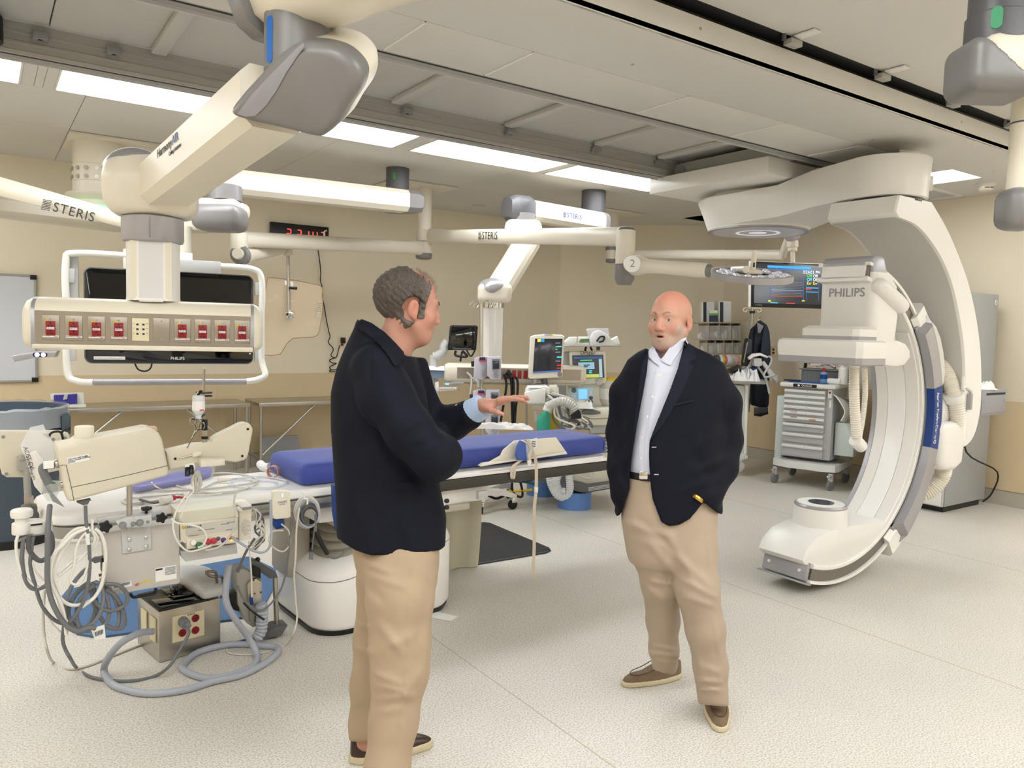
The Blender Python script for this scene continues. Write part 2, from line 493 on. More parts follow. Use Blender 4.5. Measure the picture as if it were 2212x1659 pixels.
for x in (3.38, 4.2, 5.0, 5.78):
 t = thing('rail_clamp', 'grey clamp block over the dark slot beside the white bulkhead, %s from the left' % {3.38: 'first', 4.2: 'second', 5.0: 'third', 5.78: 'last'}[x], 'clamp', (x, 2.5, CZ), 'clamps along the dark ceiling slot')
 O('block', G().box((x, 2.49, 3.115), (.09, .05, .03), None, .004), alu, t)
 O('plate', G().bb((x-.02, 2.36, CZ-.012), (x+.04, 2.47, CZ-.004)), white, t)
 O('pin', G().cyl((x-.06, 2.5, 3.12), (x-.06, 2.5, 3.15), .012, n=8), dgrey, t)
def rail(y, x0, x1, label, clips):
 t = thing('ceiling_rail', label, 'rail', ((x0+x1)/2, y, 3.0), 'grey ceiling rails of the imaging arm')
 prof = [(0, .0), (.10, 0), (.10, .115), (-.012, .115), (-.012, .105), (0, .1), (0, .068), (-.006, .064), (-.006, .052), (0, .048), (0, .022), (-.004, .018)]
 O('beam', G().prism([(a, b) for a, b in prof], (x0, y, 2.985), (0, 1, 0), (0, 0, 1), x1-x0), alu, t)
 O('groove', G().bb((x0, y+.02, 2.982), (x1, y+.032, 2.986)), black, t)
 O('lower_lip', G().bb((x0, y+.085, 2.97), (x1, y+.1, 2.986)), lgrey, t)
 O('upper_channel', G().bb((x0, y-.03, 3.1), (x1, y+.01, 3.135)), alu, t)
 O('backing', G().bb((x0, y-.05, 3.135), (x1, y+.12, CZ+.055)), lgrey, t)
 for c in clips:
  b = O('bracket', G().box((c, y-.035, 3.085), (.07, .05, .04), None, .003), mgrey, t)
  O('hole', G().cyl((c, y-.04, 3.064), (c, y-.04, 3.066), .011, n=10), black, b)
 return t
R2Y, R1Y = 3.55, 4.8
rail(R2Y, -1.6, 6.05, 'grey aluminium ceiling rail along the white bulkhead, nearer of the two', (2.02, 2.45, 3.5, 4.28, 5.06, 5.62, .6, 1.3))
rail(R1Y, -.02, 5.0, 'grey aluminium ceiling rail along the row of lights, farther of the two', (.28, .62, 1.95, 2.38, 3.22, 4.05, 4.75))
for i, (x0, x1) in enumerate(((-.05, .32), (.32, .85), (.85, 1.9), (1.9, 2.3), (2.3, 3.2), (3.2, 4.05), (4.05, 4.75), (4.75, 6.1), (6.1, 6.74))):
 pan(x0+.003, 3.66, x1-.003, R1Y-.03, 3.14, cpan, .02)
 if i not in (0, 8) and i < 7:
  O('rib', G().bb((x1-.05, 3.68, 3.105), (x1+.03, R1Y-.06, 3.14), .008), cpan, ce)
pan(-2.5, 3.66, -.06, R1Y+.1, 3.14, cpan, .02)
pan(-2.5, R1Y+.1, 6.7, LY0, CZ)
t = thing('cross_beam', 'grey cross beam above the front arm at the top left corner', 'beam', (-.1, 4.0, 3.0))
O('beam', G().bb((-.22, 2.2, 2.93), (-.02, 4.95, 3.1), .01), alu, t); O('ridge', G().cyl((-.2, 2.2, 2.93), (-.2, 4.95, 2.93), .02, n=12), lgrey, t)
O('round_cap', G().cyl((.02, 4.72, 3.0), (.02, 4.72, 3.12), .1, n=24), blackm, t)
t = thing('smoke_detector', 'white smoke detector on the ceiling by the right wall', 'smoke detector', (7.9, 3.58, CZ))
O('base', G().cyl((7.9, 3.58, CZ-.015), (7.9, 3.58, CZ), .085, n=28), white, t)
O('body', G().lathe([(.05, 0), (.062, .012), (.06, .035), (.07, .05)], (7.9, 3.58, CZ-.065)), cream, t)
for k in (0, 1):
 O('vent', G().tube([(7.9+.0625*math.cos(a), 3.58+.0625*math.sin(a), CZ-.045) for a in [3.45+k*.75+i*.12 for i in range(6)]], .004, 6, 1), black, t)
t = thing('ceiling_speaker', 'flat round white ceiling speaker beyond the hanging column', 'speaker', (5.05, 8.1, CZ))
O('grille', G().cyl((5.05, 8.1, CZ-.012), (5.05, 8.1, CZ), .1, n=28, bev=.004), lgrey, t); O('ring', G().lathe([(.1, 0), (.115, 0), (.115, .008), (.1, .008)], (5.05, 8.1, CZ-.009)), white, t)
# ================================================================ CEILING-HUNG IMAGING ARM (C-arm)
cwhite = mat('arm_white_enamel', 'e9e6e0', .32, noise=.01, nscale=2)
cgrey = mat('arm_warm_grey', 'c9c6bf', .4)
CA = thing('imaging_arm', 'huge white C-shaped imaging arm hanging from the ceiling rails, with a blue label', 'imaging arm', (5.3, 3.0, 0))
CCX, CCZ, YN, YFAR = 4.61, 1.10, 2.84, 3.19
def pc(r, a):
 return (CCX+r*math.cos(math.radians(a)), CCZ+r*math.sin(math.radians(a)))
def arc(r0, r1, a0, a1, y0, y1, n=40, bev=0.):
 """ring sector in the XZ plane, from y0 (near) to y1 (far)"""
 prof = [(r0, y0), (r1, y0), (r1, y1), (r0, y1)] if not bev else [(r0, y0+bev), (r0+bev, y0), (r1-bev, y0), (r1, y0+bev), (r1, y1-bev), (r1-bev, y1), (r0+bev, y1), (r0, y1-bev)]
 rings = []
 for i in range(n+1):
  a = a0+(a1-a0)*i/n
  rings.append([V((pc(r, a)[0], y, pc(r, a)[1])) for r, y in prof])
 return rings
g = G(); g.loft(arc(.955, 1.058, -107, 82, YN+.02, YFAR-.02, 60, .012)); O('arc_channel', g, cwhite, CA)
g = G(); g.loft(arc(1.038, 1.058, -107, 82, YN-.012, YFAR+.012, 60)); O('outer_rim', g, cwhite, CA)
g = G(); g.loft(arc(.965, 1.036, -106.5, 81, YN+.004, YN+.03, 60)); O('rail_groove', g, mat('rail_steel', '86817a', .3, .8), CA)
g = G(); g.loft(arc(.935, .965, -107, 82, YN-.01, YFAR+.01, 60, .006)); O('inner_rim', g, cwhite, CA)
for y0, y1, mm in ((YN+.015, 2.95, cwhite), (2.952, 3.085, white2), (3.087, YFAR-.02, cwhite)):
 O('inner_cover', G().loft(arc(.925, .94, -57, 40, y0, y1, 40, .004)), mm, CA)
O('inner_edge_trim', G().loft(arc(.93, .955, -75, 45, YFAR-.02, YFAR+.02, 40, .004)), silver, CA)
car = O('arc_carrier', G().loft(arc(.99, 1.165, -57, 44, YN-.03, YFAR+.05, 36, .03)), cwhite, CA)
def bumper(a0, a1, mm, nm, up=0., dn=0.):
 rings = []
 n = max(4, int(abs(a1-a0)/3))
 for i in range(n+1):
  a = a0+(a1-a0)*i/n
  k = 1.
  e = min((i/n)/.08 if dn else 1, (1-i/n)/.1 if up else 1)
  k = math.sin(min(1, e)*math.pi/2) if e < 1 else 1
  yo = YN-.075*k-.0
  pr = [(.965, YN-.02), (.968, yo-.0), (1.04+.03*k, yo), (1.075+.03*k, yo+.012), (1.135-.02*(1-k), YN-.035), (1.135, YN-.02)]
  rings.append([V((pc(r, a)[0], y, pc(r, a)[1])) for r, y in pr])
 return O(nm, G().loft(rings), mm, CA, ang=30)
bumper(12.3, 40, silver, 'bumper', up=1)
bumper(-12.5, 12.2, navyp, 'brand_label')
bumper(-51.5, -12.6, silver, 'bumper', dn=1)
for i, ch in enumerate('Azurion FlexArm ClarityIQ'):
 a = 9.6-i*.82
 x, z = pc(1.012, a); t = V((math.sin(math.radians(a)), 0, -math.cos(math.radians(a))))
 text(ch, .046 if i < 7 else .042, (x, YN-.0765, z), t, V((math.cos(math.radians(a)), 0, math.sin(math.radians(a)))), wink, CA, sx=.8)
ol = [P(x, y, Y=2.9) for x, y in ((1984, 662), (1999, 690), (2012, 705), (2022, 730), (2028, 760), (2034, 820), (2020, 840), (1992, 760))]
O('carrier_shoulder', G().slab([V((p.x, 2.86, p.z)) for p in ol], (0, .36, 0), .015), cwhite, CA)
outer = [(5.36, 2.585), (5.56, 2.45), (5.76, 2.27), (5.95, 2.06), (6.1, 1.82), (6.2, 1.58), (6.255, 1.32), (6.26, 1.08), (6.2, .93), (6.1, .86), (5.98, .85)]
inner = [(4.93, 2.585), (4.9, 2.46), (4.98, 2.44), (5.14, 2.42), (5.3, 2.36), (5.5, 2.24), (5.68, 2.07), (5.82, 1.85), (5.93, 1.6), (5.98, 1.35), (5.97, 1.05), (5.94, .9)]
def crv(pts, n):
 c = catmull([V((a, 0, b)) for a, b in pts], 6)
 L = [0]
 for i in range(1, len(c)):
  L.append(L[-1]+(c[i]-c[i-1]).length)
 out = []; j = 0
 for k in range(n):
  s = L[-1]*k/(n-1)
  while j < len(L)-2 and L[j+1] < s:
   j += 1
  f = (s-L[j])/max(1e-9, L[j+1]-L[j]); out.append(c[j].lerp(c[j+1], min(1, f)))
 return out
N = 40; co, ci = crv(outer, N), crv(inner, N)
LN, LF = 2.76, 3.26
g = G(); rings = []
for a, b in zip(co, ci):
 d = (a-b).normalized()*.02
 rings.append([V((a.x, LN+.02, a.z)), V((a.x-d.x, LN, a.z-d.z)), V((b.x+d.x*.5, LN, b.z+d.z*.5)), V((b.x, LN+.012, b.z)), V((b.x, LF-.012, b.z)), V((b.x+d.x, LF, b.z+d.z)), V((a.x-d.x, LF, a.z-d.z)), V((a.x, LF-.02, a.z))])
g.loft(rings); O('swing_arm', g, cwhite, CA)
g = G(); g.loft([[V((b.x-.004, LN+.02, b.z)), V((b.x-.004, LF-.02, b.z)), V((b.x+.01, LF-.02, b.z)), V((b.x+.01, LN+.02, b.z))] for b in ci[3:-3]])
O('arm_inner_shade', g, cgrey, CA)  # grey skin on the white arm: shade of its inner face as colour
g = G(); g.cyl((5.7, 3.02, 1.1), (6.0, 3.02, 1.1), .2, n=32, bev=.01); O('rotation_hub', g, cwhite, CA)
g = G()
hb = [P(x, y, Y=2.75) for x, y in ((2081, 812), (2080, 842), (2084, 834), (2096, 842), (2099, 850))]
g.tube(hb, .012, 8); h = O('handle', g, cwhite, CA)
a = P(2096, 868, Y=2.74); O('grip', G().box((a.x, 2.745, a.z), (.035, .03, .12), None, .005), silver, h)
PV = V((5.17, 2.99, 0)); DC = V((5.62, 4.4, 0))
O('pivot_gap', G().cyl((PV.x, PV.y, 2.575), (PV.x, PV.y, 2.6), .235, n=40), black, CA)
def hull(r1, r2, waist, z, n=24):
 d = (PV-DC); L = d.length; u = d.normalized(); v = V((-u.y, u.x, 0)); a0 = math.atan2(u.y, u.x)
 pts = []
 for i in range(n+1):      # round the disc end
  a = a0+math.radians(62)+math.radians(236)*i/n; pts.append(DC+V((math.cos(a), math.sin(a), 0))*r1)
 for k in (.42, .55, .7, .85):
  pts.append(DC+u*L*k-v*(waist if k < .8 else r2*.98))
 for i in range(n+1):
  a = a0-math.radians(85)+math.radians(170)*i/n; pts.append(PV+V((math.cos(a), math.sin(a), 0))*r2)
 for k in (.85, .7, .55, .42):
  pts.append(DC+u*L*k+v*(waist if k < .8 else r2*.98))
 return [V((p.x, p.y, z)) for p in pts]
def warp(ring, zd, zp):
 d = PV-DC; L2 = d.dot(d)
 return [V((p.x, p.y, zd+(zp-zd)*min(1, max(0, ((V((p.x, p.y, 0))-DC).dot(d)/L2-.25)/.45)))) for p in ring]
g = G()
g.loft([warp(hull(.4, .25, .24, 0), 2.57, 2.6), warp(hull(.43, .262, .255, 0), 2.575, 2.605), warp(hull(.47, .265, .26, 0), 2.68, 2.72), warp(hull(.52, .275, .27, 0), 2.8, 2.86), warp(hull(.515, .27, .265, 0), 2.81, 2.87)])
O('ceiling_arm', g, cwhite, CA, ang=40)
O('turntable', G().cyl((DC.x, DC.y, 2.78), (DC.x, DC.y, 2.86), .4, n=40), cwhite, CA)
dk = O('disc_cover', G().lathe([(.43, .035), (.425, .01), (.41, 0), (.3, 0)], (DC.x, DC.y, 2.55), n=56), cwhite, CA)
O('ring', G().lathe([(.425, .012), (.425, -.003), (.385, -.003), (.385, .012)], (DC.x, DC.y, 2.55), n=56, cap=False), silver, dk)
O('panel', G().cyl((DC.x, DC.y, 2.545), (DC.x, DC.y, 2.552), .385, n=56), mat('disc_panel', 'c9c7cc', .25), dk)
O('glow_ring', G().lathe([(.19, 0), (.16, 0), (.16, .004), (.19, .004)], (DC.x, DC.y, 2.5425), n=48, cap=False), mat('disc_light', (.9, .9, 1), .4, emit=.35), dk)
O('camera_window', G().cyl((DC.x, DC.y, 2.543), (DC.x, DC.y, 2.55), .075, n=32), mat('disc_window', (.9, .9, 1), .15, emit=.4), dk)
g = G(); g.bb((4.86, 3.74, 2.86), (6.35, 4.98, 2.99), .006); O('carriage_cover', g, cwhite, CA)
g = G(); g.bb((5.45, 3.72, 2.855), (6.37, 3.745, 2.995), .002); O('cover_plate', g, cwhite, CA)
O('cross_rail', G().bb((4.96, 3.68, 2.985), (5.12, 4.86, 3.1), .004), alu, CA)
O('rail_knob', G().cyl((4.955, 4.7, 3.04), (4.965, 4.7, 3.04), .035, n=20), mgrey, CA)
O('carriage_body', G().bb((5.12, 3.66, 2.98), (6.3, 4.88, 3.08)), dgrey, CA)
O('side_cover', G().bb((5.9, 3.3, 2.86), (6.4, 3.5, 2.98), .01), cwhite, CA)
g = G(); q = [P(x, y, Z=2.9) for x, y in ((1928, 365), (1942, 345), (1987, 349), (1978, 372))]
g.slab(q, (0, 0, .1), .01); O('cable_guide', g, cwhite, CA)
g = G(); g.tube([(5.9, 3.5, 2.93), (5.75, 3.2, 2.93), (5.55, 3.1, 2.92)], .05, 10); O('cable_guide', g, cgrey, CA)
g = G()
def rr(x0, x1, y0, y1, r, z):
 return [V(((x0+x1)/2+a, (y0+y1)/2+b, z)) for a, b in rrect(x1-x0, y1-y0, r, 5)]
g.loft([rr(4.8, 5.08, YN-.03, YFAR+.01, .05, 1.58), rr(4.79, 5.1, YN-.04, YFAR+.02, .06, 1.63), rr(4.785, 5.12, YN-.04, YFAR+.02, .06, 1.8), rr(4.787, 5.09, YN-.035, YFAR+.02, .05, 2.0), rr(4.79, 4.97, YN-.03, YFAR+.02, .03, 2.085)])
O('detector_housing', g, cwhite, CA, ang=50)
g = G(); g.loft([rr(4.795, 4.97, YN-.025, YFAR+.015, .03, 2.07), rr(4.785, 4.93, YN-.02, YFAR+.012, .03, 2.17), rr(4.8, 4.91, YN-.01, YFAR, .02, 2.19)]); cp = O('top_cap', g, silver, CA)
for y in (YN+.06, 3.12):
 O('screw', G().cyl((4.786, y, 2.105), (4.8, y, 2.105), .011, n=12), white, cp)
text('PHILIPS', .083, (4.7835, 3.0, 1.95), (0, -1, 0), (0, 0, 1), gink, CA, 'brand_lettering', sx=1.0)
g = G(); pl = [P(x, y, Y=2.8) for x, y in ((1900, 618), (1925, 640), (1945, 660))]
g.tube(pl, .055, 14, 4); g.sph(pl[0], .055); g.sph(pl[-1], .055); O('joint_cover', g, cwhite, CA)
q = [P(x, y, Y=2.81) for x, y in ((1936, 632), (1957, 662), (1954, 667), (1917, 669), (1912, 640))]
O('bracket_plate', G().slab(q, (0, .05, 0), .004), cwhite, CA)
g = G(); q = [P(x, y, Y=2.8) for x, y in ((1880, 735), (1940, 735), (1957, 742), (1967, 757), (1968, 772), (1955, 789), (1935, 792), (1880, 786))]
g.slab(q, (0, .3, 0), .015); O('detector_carriage', g, cwhite, CA)
def oct_(x0, x1, y0, y1, c, z):
 return [V((x0+c, y0, z)), V((x1-c, y0, z)), V((x1, y0+c, z)), V((x1, y1-c, z)), V((x1-c, y1, z)), V((x0+c, y1, z)), V((x0, y1-c, z)), V((x0, y0+c, z))]
dx0, dx1, dy0, dy1 = 4.44, 4.76, 2.67, 3.28
g = G(); g.loft([oct_(dx0, dx1, dy0, dy1, .03, 1.525), oct_(dx0-.005, dx1+.005, dy0-.005, dy1+.005, .03, 1.56), oct_(dx0-.005, dx1+.005, dy0-.005, dy1+.005, .03, 1.60), oct_(dx0, dx1, dy0, dy1, .03, 1.625), oct_(dx0+.02, dx1-.02, dy0+.02, dy1-.02, .02, 1.637)])
O('detector_plate', g, cwhite, CA)
g = G(); g.loft([oct_(dx0+.01, dx1-.01, dy0+.01, dy1-.01, .03, 1.478), oct_(dx0, dx1, dy0, dy1, .03, 1.485), oct_(dx0, dx1, dy0, dy1, .03, 1.527)]); O('bumper_band', g, silver, CA)
g = G(); g.loft([oct_(4.5, 4.76, 2.74, 3.14, .03, 1.636), oct_(4.5, 4.76, 2.74, 3.14, .03, 1.66)]); O('slide_band', g, silver, CA)
g = G(); g.loft([oct_(4.5, 4.76, 2.735, 3.145, .03, 1.66), oct_(4.5, 4.76, 2.735, 3.145, .03, 1.705), oct_(4.53, 4.75, 2.76, 3.12, .03, 1.725)]); O('slide_cover', g, cwhite, CA)
q = [P(x, y, Y=2.84) for x, y in ((1737, 1212), (1745, 1190), (1765, 1165), (1795, 1148), (1840, 1138), (1925, 1125), (1921, 1150), (1895, 1180), (1850, 1215), (1790, 1228), (1742, 1222))]
q = [V((p.x, 0, p.z)) for p in q]
g = G(); g.prism([(p.x, p.z) for p in q], (0, YFAR+.0, 0), (1, 0, 0), (0, 0, 1), YFAR-YN-.01+.0, .012)
O('tube_cover', g, cwhite, CA, ang=40)
tx, ty = 4.66, 3.02
g = G(); g.lathe([(.178, .3), (.176, .36), (.168, .515), (.16, .525)], (tx, ty, 0), n=44); O('collimator', g, cwhite, CA)
g = G(); g.lathe([(.169, .512), (.17, .522), (.163, .532), (.14, .532)], (tx, ty, 0), n=44); O('ring', g, silver, CA)
O('top_plate', G().cyl((tx, ty, .525), (tx, ty, .535), .152, n=44), white2, CA)
O('window', G().cyl((tx+.005, ty, .53), (tx+.005, ty, .538), .083, n=36), mat('dark_window', '2a3038', .08), CA)
g = G(); a = pc(.935, -107.5); b = pc(1.035, -107.5)
g.prism([(0, 0), (.31, 0), (.31, .1), (0, .1)], (a[0], YFAR-.02, .20), (0, -1, 0), (-.22, 0, -1), .012)
ep = O('end_plate', G().box(((a[0]+b[0])/2-.01, 3.015, .158), (.03, .33, .12), Matrix.Rotation(math.radians(14), 3, 'Y'), .004), silver, CA)
O('end_lip', G().box(((a[0]+b[0])/2-.03, 3.015, .085), (.05, .38, .012), Matrix.Rotation(math.radians(14), 3, 'Y'), .003), silver, CA)
for y in (2.9, 3.13):
 O('screw', G().cyl((a[0]-.035, y, .16), (a[0]-.05, y, .16), .01, n=10), white, ep)
def ribbed(name, pts, r, parent, m=None, pitch=.016, n=16):
 c = catmull(pts, 14); L = [0]
 for i in range(1, len(c)):
  L.append(L[-1]+(c[i]-c[i-1]).length)
 k = int(L[-1]/pitch)*2; rings = []; x = None; j = 0
 for i in range(k+1):
  s = L[-1]*i/k
  while j < len(L)-2 and L[j+1] < s:
   j += 1
  f = (s-L[j])/max(1e-9, L[j+1]-L[j]); p = c[j].lerp(c[j+1], f); t = (c[j+1]-c[j])
  x, y, z = frame(t, x if x is not None else (1, 0, .01)); rr_ = r*(1.0 if i % 2 else .86)
  rings.append([p+(x*math.cos(2*math.pi*q/n)+y*math.sin(2*math.pi*q/n))*rr_ for q in range(n)])
 return O(name, G().loft(rings), m or cream, parent, ang=20)
hm = mat('hose_cream', 'e7e0d2', .45)
ribbed('hose', [P(1845, 785, Y=2.98), P(1845, 850, Y=2.98), P(1848, 910, Y=2.98), P(1852, 955, Y=2.98)], .036, CA, hm)
O('hose_collar', G().cyl(P(1846, 950, Y=2.98), P(1862, 966, Y=2.98), .045, .043, bev=.008), cwhite, CA)
O('hose_collar', G().cyl(P(1845, 778, Y=2.98), P(1845, 792, Y=2.98), .05, .042, bev=.008), cwhite, CA)
ribbed('hose', [P(1868, 795, Y=3.1), P(1869, 850, Y=3.13), P(1864, 900, Y=3.14), P(1855, 950, Y=3.1)], .02, CA, hm)
ribbed('hose', [P(2030, 780, Y=2.95), P(2050, 820, Y=2.85), P(2062, 860, Y=2.8), P(2068, 900, Y=2.78), P(2066, 950, Y=2.8)], .056, CA, hm)
O('hose_clamp', G().cyl(P(2058, 850, Y=2.81), P(2061, 866, Y=2.81), .072, n=24, bev=.01), cwhite, CA)
g = G(); q = [V((p.x, 0, p.z)) for p in (P(x, y, Y=2.78) for x, y in ((2024, 925), (2034, 912), (2058, 910), (2075, 920), (2076, 950), (2070, 1000), (2055, 1015), (2030, 1016), (2022, 1000), (2024, 960)))]
g.prism([(p.x, p.z) for p in q], (0, 3.0, 0), (1, 0, 0), (0, 0, 1), .26, .05, 4); O('cable_box', g, cwhite, CA, ang=50)
ribbed('hose', [P(2040, 1005, Y=2.85), P(2034, 1030, Y=2.87), P(2018, 1052, Y=2.9), P(1995, 1066, Y=2.95), P(1975, 1068, Y=3.0)], .06, CA, hm)
# ================================================================ BOOMS
boomw = mat('boom_cream', 'e4dccb', .34, noise=.02, nscale=4)
boomg = mat('boom_grey_cap', '7d7a79', .35, .05)
ssteel = mat('faceplate_steel', 'a59c90', .38, .7, noise=.05, nscale=8)
def steris(parent, o, ex, ey, size, m=None, bars=True):
 ex, ey = V(ex).normalized(), V(ey).normalized(); o = V(o); m = m or ink
 text('STERIS', size*1.35, o+ex*size*.9, ex, ey, m, parent, 'brand_lettering', 'LEFT', sx=.95, sp=1.08)
 g = G(); ez = ex.cross(ey)
 for k in range(7):
  y = (k-3)*size*.16
  g.strap([o+ey*(y-size*.03*math.sin(i*1.2))+ex*(i*size*.16-.1*size)+ez*.0006 for i in range(6)], size*.07, .0006, ey, 2)
 O('brand_mark', g, m, parent)
FB = thing('service_boom', 'large front service boom with red emergency sockets and a big grey elbow cap', 'service boom', P(325, 705, D=3.15))
e1 = V((math.cos(math.radians(-15)), math.sin(math.radians(-15)), 0)); n1 = V((e1.y, -e1.x, 0)); uz = V((0, 0, 1))  # n1 faces the viewer
HO = P(318, 705, D=3.12)
RH = Matrix((e1, -n1, uz)).transposed()
def H(s, z, d=0):
 return HO+e1*s+uz*z+n1*d
def hlen(x, y):     # head-plane coordinates of a photo point
 d = ray(x, y); t = (HO-CC).dot(n1)/d.dot(n1); q = CC+d*t-HO
 return q.dot(e1), q.z
Lh = .402
prof = [(.0, .055), (.0, -.075), (-.02, -.098), (-.05, -.1), (-.21, -.1), (-.24, -.08), (-.24, .07), (-.2, .098), (-.12, .108), (-.06, .104), (-.02, .085)]
def head_ring(s, k=1., dz=0):
 return [H(s, z*k+dz, d*1.0 if k == 1 else -.12+(d+.12)*k) for d, z in prof]
g = G(); g.loft([head_ring(-Lh), head_ring(Lh)]); O('housing', g, boomw, FB, ang=50)
for s0, sg in ((-Lh, -1), (Lh, 1)):
 g = G(); g.loft([head_ring(s0), head_ring(s0+sg*.008), head_ring(s0+sg*.035, .86, .0), head_ring(s0+sg*.045, .7, 0)]); O('end_cap', g, boomw, FB, ang=50)
 g = G(); g.loft([[q+(q-H(s0, 0, -.12))*.004 for q in head_ring(s0-sg*.004)], [q+(q-H(s0, 0, -.12))*.004 for q in head_ring(s0+sg*.009)]]); O('edge_band', g, silver, FB)
O('face_plate', G().box(H(0, -.012, .0), (2*Lh-.01, .004, .128), RH), ssteel, FB)
O('lower_rail', G().box(H(0, -.088, -.005), (2*Lh+.01, .03, .02), RH, .004), boomw, FB)
ux = [hlen(x, 712)[0] for x in (110, 160, 209, 257, 304, 349, 394, 438, 480, 523)]
def socket(s, num):
 w_, h_ = .062, .098
 bx = O('socket_plate', G().box(H(s, -.014, .003), (w_, .005, h_), RH, .0025), ssteel, FB)
 O('bevel', G().loft([[H(s+a*w_*.47, -.014+b*h_*.47, .0055) for a, b in ((-1, -1), (1, -1), (1, 1), (-1, 1))], [H(s+a*w_*.36, -.014+b*h_*.36, .0035) for a, b in ((-1, -1), (1, -1), (1, 1), (-1, 1))]], False), ssteel, bx)
 if num is None:
  for z in (.022, -.05):
   O('screw', G().cyl(H(s, z, .004), H(s, z, .0075), .0032, n=10), chrome, bx)
  return
 O('screw', G().cyl(H(s, .021, .004), H(s, .021, .0075), .0032, n=10), chrome, bx)
 rc = O('outlet', G().box(H(s, -.016, .006), (.033, .007, .055), RH, .001), red, FB)
 for z in (-.003, -.034):
  g = G(); g.box(H(s-.006, z-.003, .0096), (.002, .001, .007), RH); g.box(H(s+.006, z-.003, .0096), (.006, .001, .002), RH); g.box(H(s+.004, z-.003, .0096), (.002, .001, .007), RH); g.cyl(H(s, z+.007, .0092), H(s, z+.007, .01), .0032, n=8)
  O('slots', g, black, rc)
 O('label', G().box(H(s, -.0165, .0098), (.027, .0008, .0085), RH), paper, rc)
 text('CIRCUIT '+str(num), .0058, H(s, -.0165, .0103), e1, uz, ink, rc)
 g = G(); g.prism([(-.0065, 0), (.0065, 0), (0, .0115)], H(s-.012, .0115, .0062), e1, uz, .0008); O('warning_sign', g, yel, bx)
 text('!', .008, H(s-.012, .0152, .0071), e1, uz, ink, bx)
 O('strip_label', G().box(H(s, -.0475, .0058), (.056, .0008, .0085), RH), paper, bx)
 text('EMERGENCY CIRCUIT', .0058, H(s, -.0465, .0064), e1, uz, red, bx, sx=.95)
 text('20 AMP', .0032, H(s+.018, -.0503, .0064), e1, uz, red, bx); text('1-8', .0045, H(s, -.0545, .006), e1, uz, ink, bx)
for s, n_ in zip(ux, (9, 8, 7, 6, 0, None, 4, 3, 2, 1)):
 if n_ != 0:
  socket(s, n_)
s = ux[4]; dp = O('data_plate', G().box(H(s, -.014, .004), (.062, .006, .092), RH, .002), mat('almond_plate', 'e0d6b4', .45), FB)
for z in (.024, -.052):
 O('screw', G().cyl(H(s, z, .006), H(s, z, .008), .0028, n=10), cream, dp)
for a in (-.011, .011):
 for z in (.009, -.01, -.029):
  j = O('data_jack', G().box(H(s+a, z, .0075), (.013, .002, .013), RH), cream, FB)
  O('opening', G().box(H(s+a, z-.002, .0088), (.0085, .001, .007), RH), black, j)
  text('PW', .0042, H(s+a*2.25, z+.001, .0078), e1, uz, ink, j)
a = [H(*hlen(x, y), .03) for x, y in ((37, 769), (60, 776), (95, 770), (128, 768), (130, 756), (93, 757), (66, 761))]
hd = [hlen(x, y) for x, y in ((34, 768), (40, 780), (84, 771), (125, 770), (131, 757), (84, 757))]
g = G(); g.prism(hd, HO+n1*.0, e1, uz, .06, .006); hdl = O('handle', g, silver, FB)
c = hlen(95, 765); g = G(); g.prism(rrect(.049, .018, .0088), H(c[0], c[1], .06), e1, uz, .002); O('button_panel', g, mat('button_blue', '141a5c', .2), hdl)
for k, ch in ((-.0105, 'O'), (.0105, 'O')):
 O('button', G().lathe([(.0085, 0), (.006, .002)], H(c[0]+k, c[1], .062), n1, 16), mat('button_white', (.95, .97, 1), .3, emit=1.2), hdl)
cx0 = H(hlen(325, 650)[0], 0, -.115)
colp = [(-.1, .02), (-.075, .075), (-.045, .088), (.045, .088), (.075, .075), (.1, .02), (.1, -.06), (.06, -.09), (-.06, -.09), (-.1, -.06)]
def cring(z, k=1.):
 return [cx0+e1*a*k+n1*b*k+uz*z for a, b in colp]
g = G(); g.loft([cring(.105, 1.02), cring(.12, 1.0), cring(.36, 1.0)]); O('column', g, white, FB, ang=25)
for a in (-.061, .061):
 g = G(); g.loft([[cx0+e1*(a+b)+n1*(.084 if (b*a) < 0 else .074)+n1*.003+uz*z for b in (-.016, .016)]+[cx0+e1*(a+b)+n1*.06+uz*z for b in (.016, -.016)] for z in (.106, .362)]); O('column_strip', g, boomw, FB)
g = G(); g.loft([[cx0+e1*b+n1*c_+uz*z for b, c_ in ((-.045, .0885), (.045, .0885), (.045, .06), (-.045, .06))] for z in (.1, .362)]); O('column_front', g, mat('satin_panel', 'd9d8d8', .3), FB)
O('collar', G().lathe([(.1, .345), (.116, .35), (.12, .36), (.12, .445), (.115, .45)], cx0, n=40), silver, FB)
O('collar_joint', G().box(cx0+uz*.4+n1*.1195, (.0015, .003, .085), RH), dgrey, FB)
zc = .545
def elbow(p):
 c = np.array(cx0+uz*zc, np.float32); q = p-c
 l = np.stack([q@np.array(e1, np.float32), q@np.array(n1, np.float32), q[..., 2]], -1)
 d = s_box(l, (.0, 0, 0), (.175, .14, .1), .07)
 d = smin(d, s_ell(l, (-.06, 0, .06), (.13, .13, .12)), .06)
 return np.maximum(smax(d, -(l[..., 2]+.098), .02), -l[..., 0]-.178)
OS('lower_elbow', elbow, cx0+V((-.25, -.25, zc-.2)), cx0+V((.25, .25, zc+.25)), .011, boomw, FB)
def elbowcap(p):
 c = np.array(cx0+uz*zc, np.float32); q = p-c
 l = np.stack([q@np.array(e1, np.float32), q@np.array(n1, np.float32), q[..., 2]], -1)
 return smax(s_ell(l, (-.062, 0, .062), (.133, .133, .122)), -(l[..., 2]*.75-.25*l[..., 0]-.11), .01)
OS('elbow_cap', elbowcap, cx0+V((-.25, -.25, zc)), cx0+V((.25, .25, zc+.25)), .009, silver, FB)
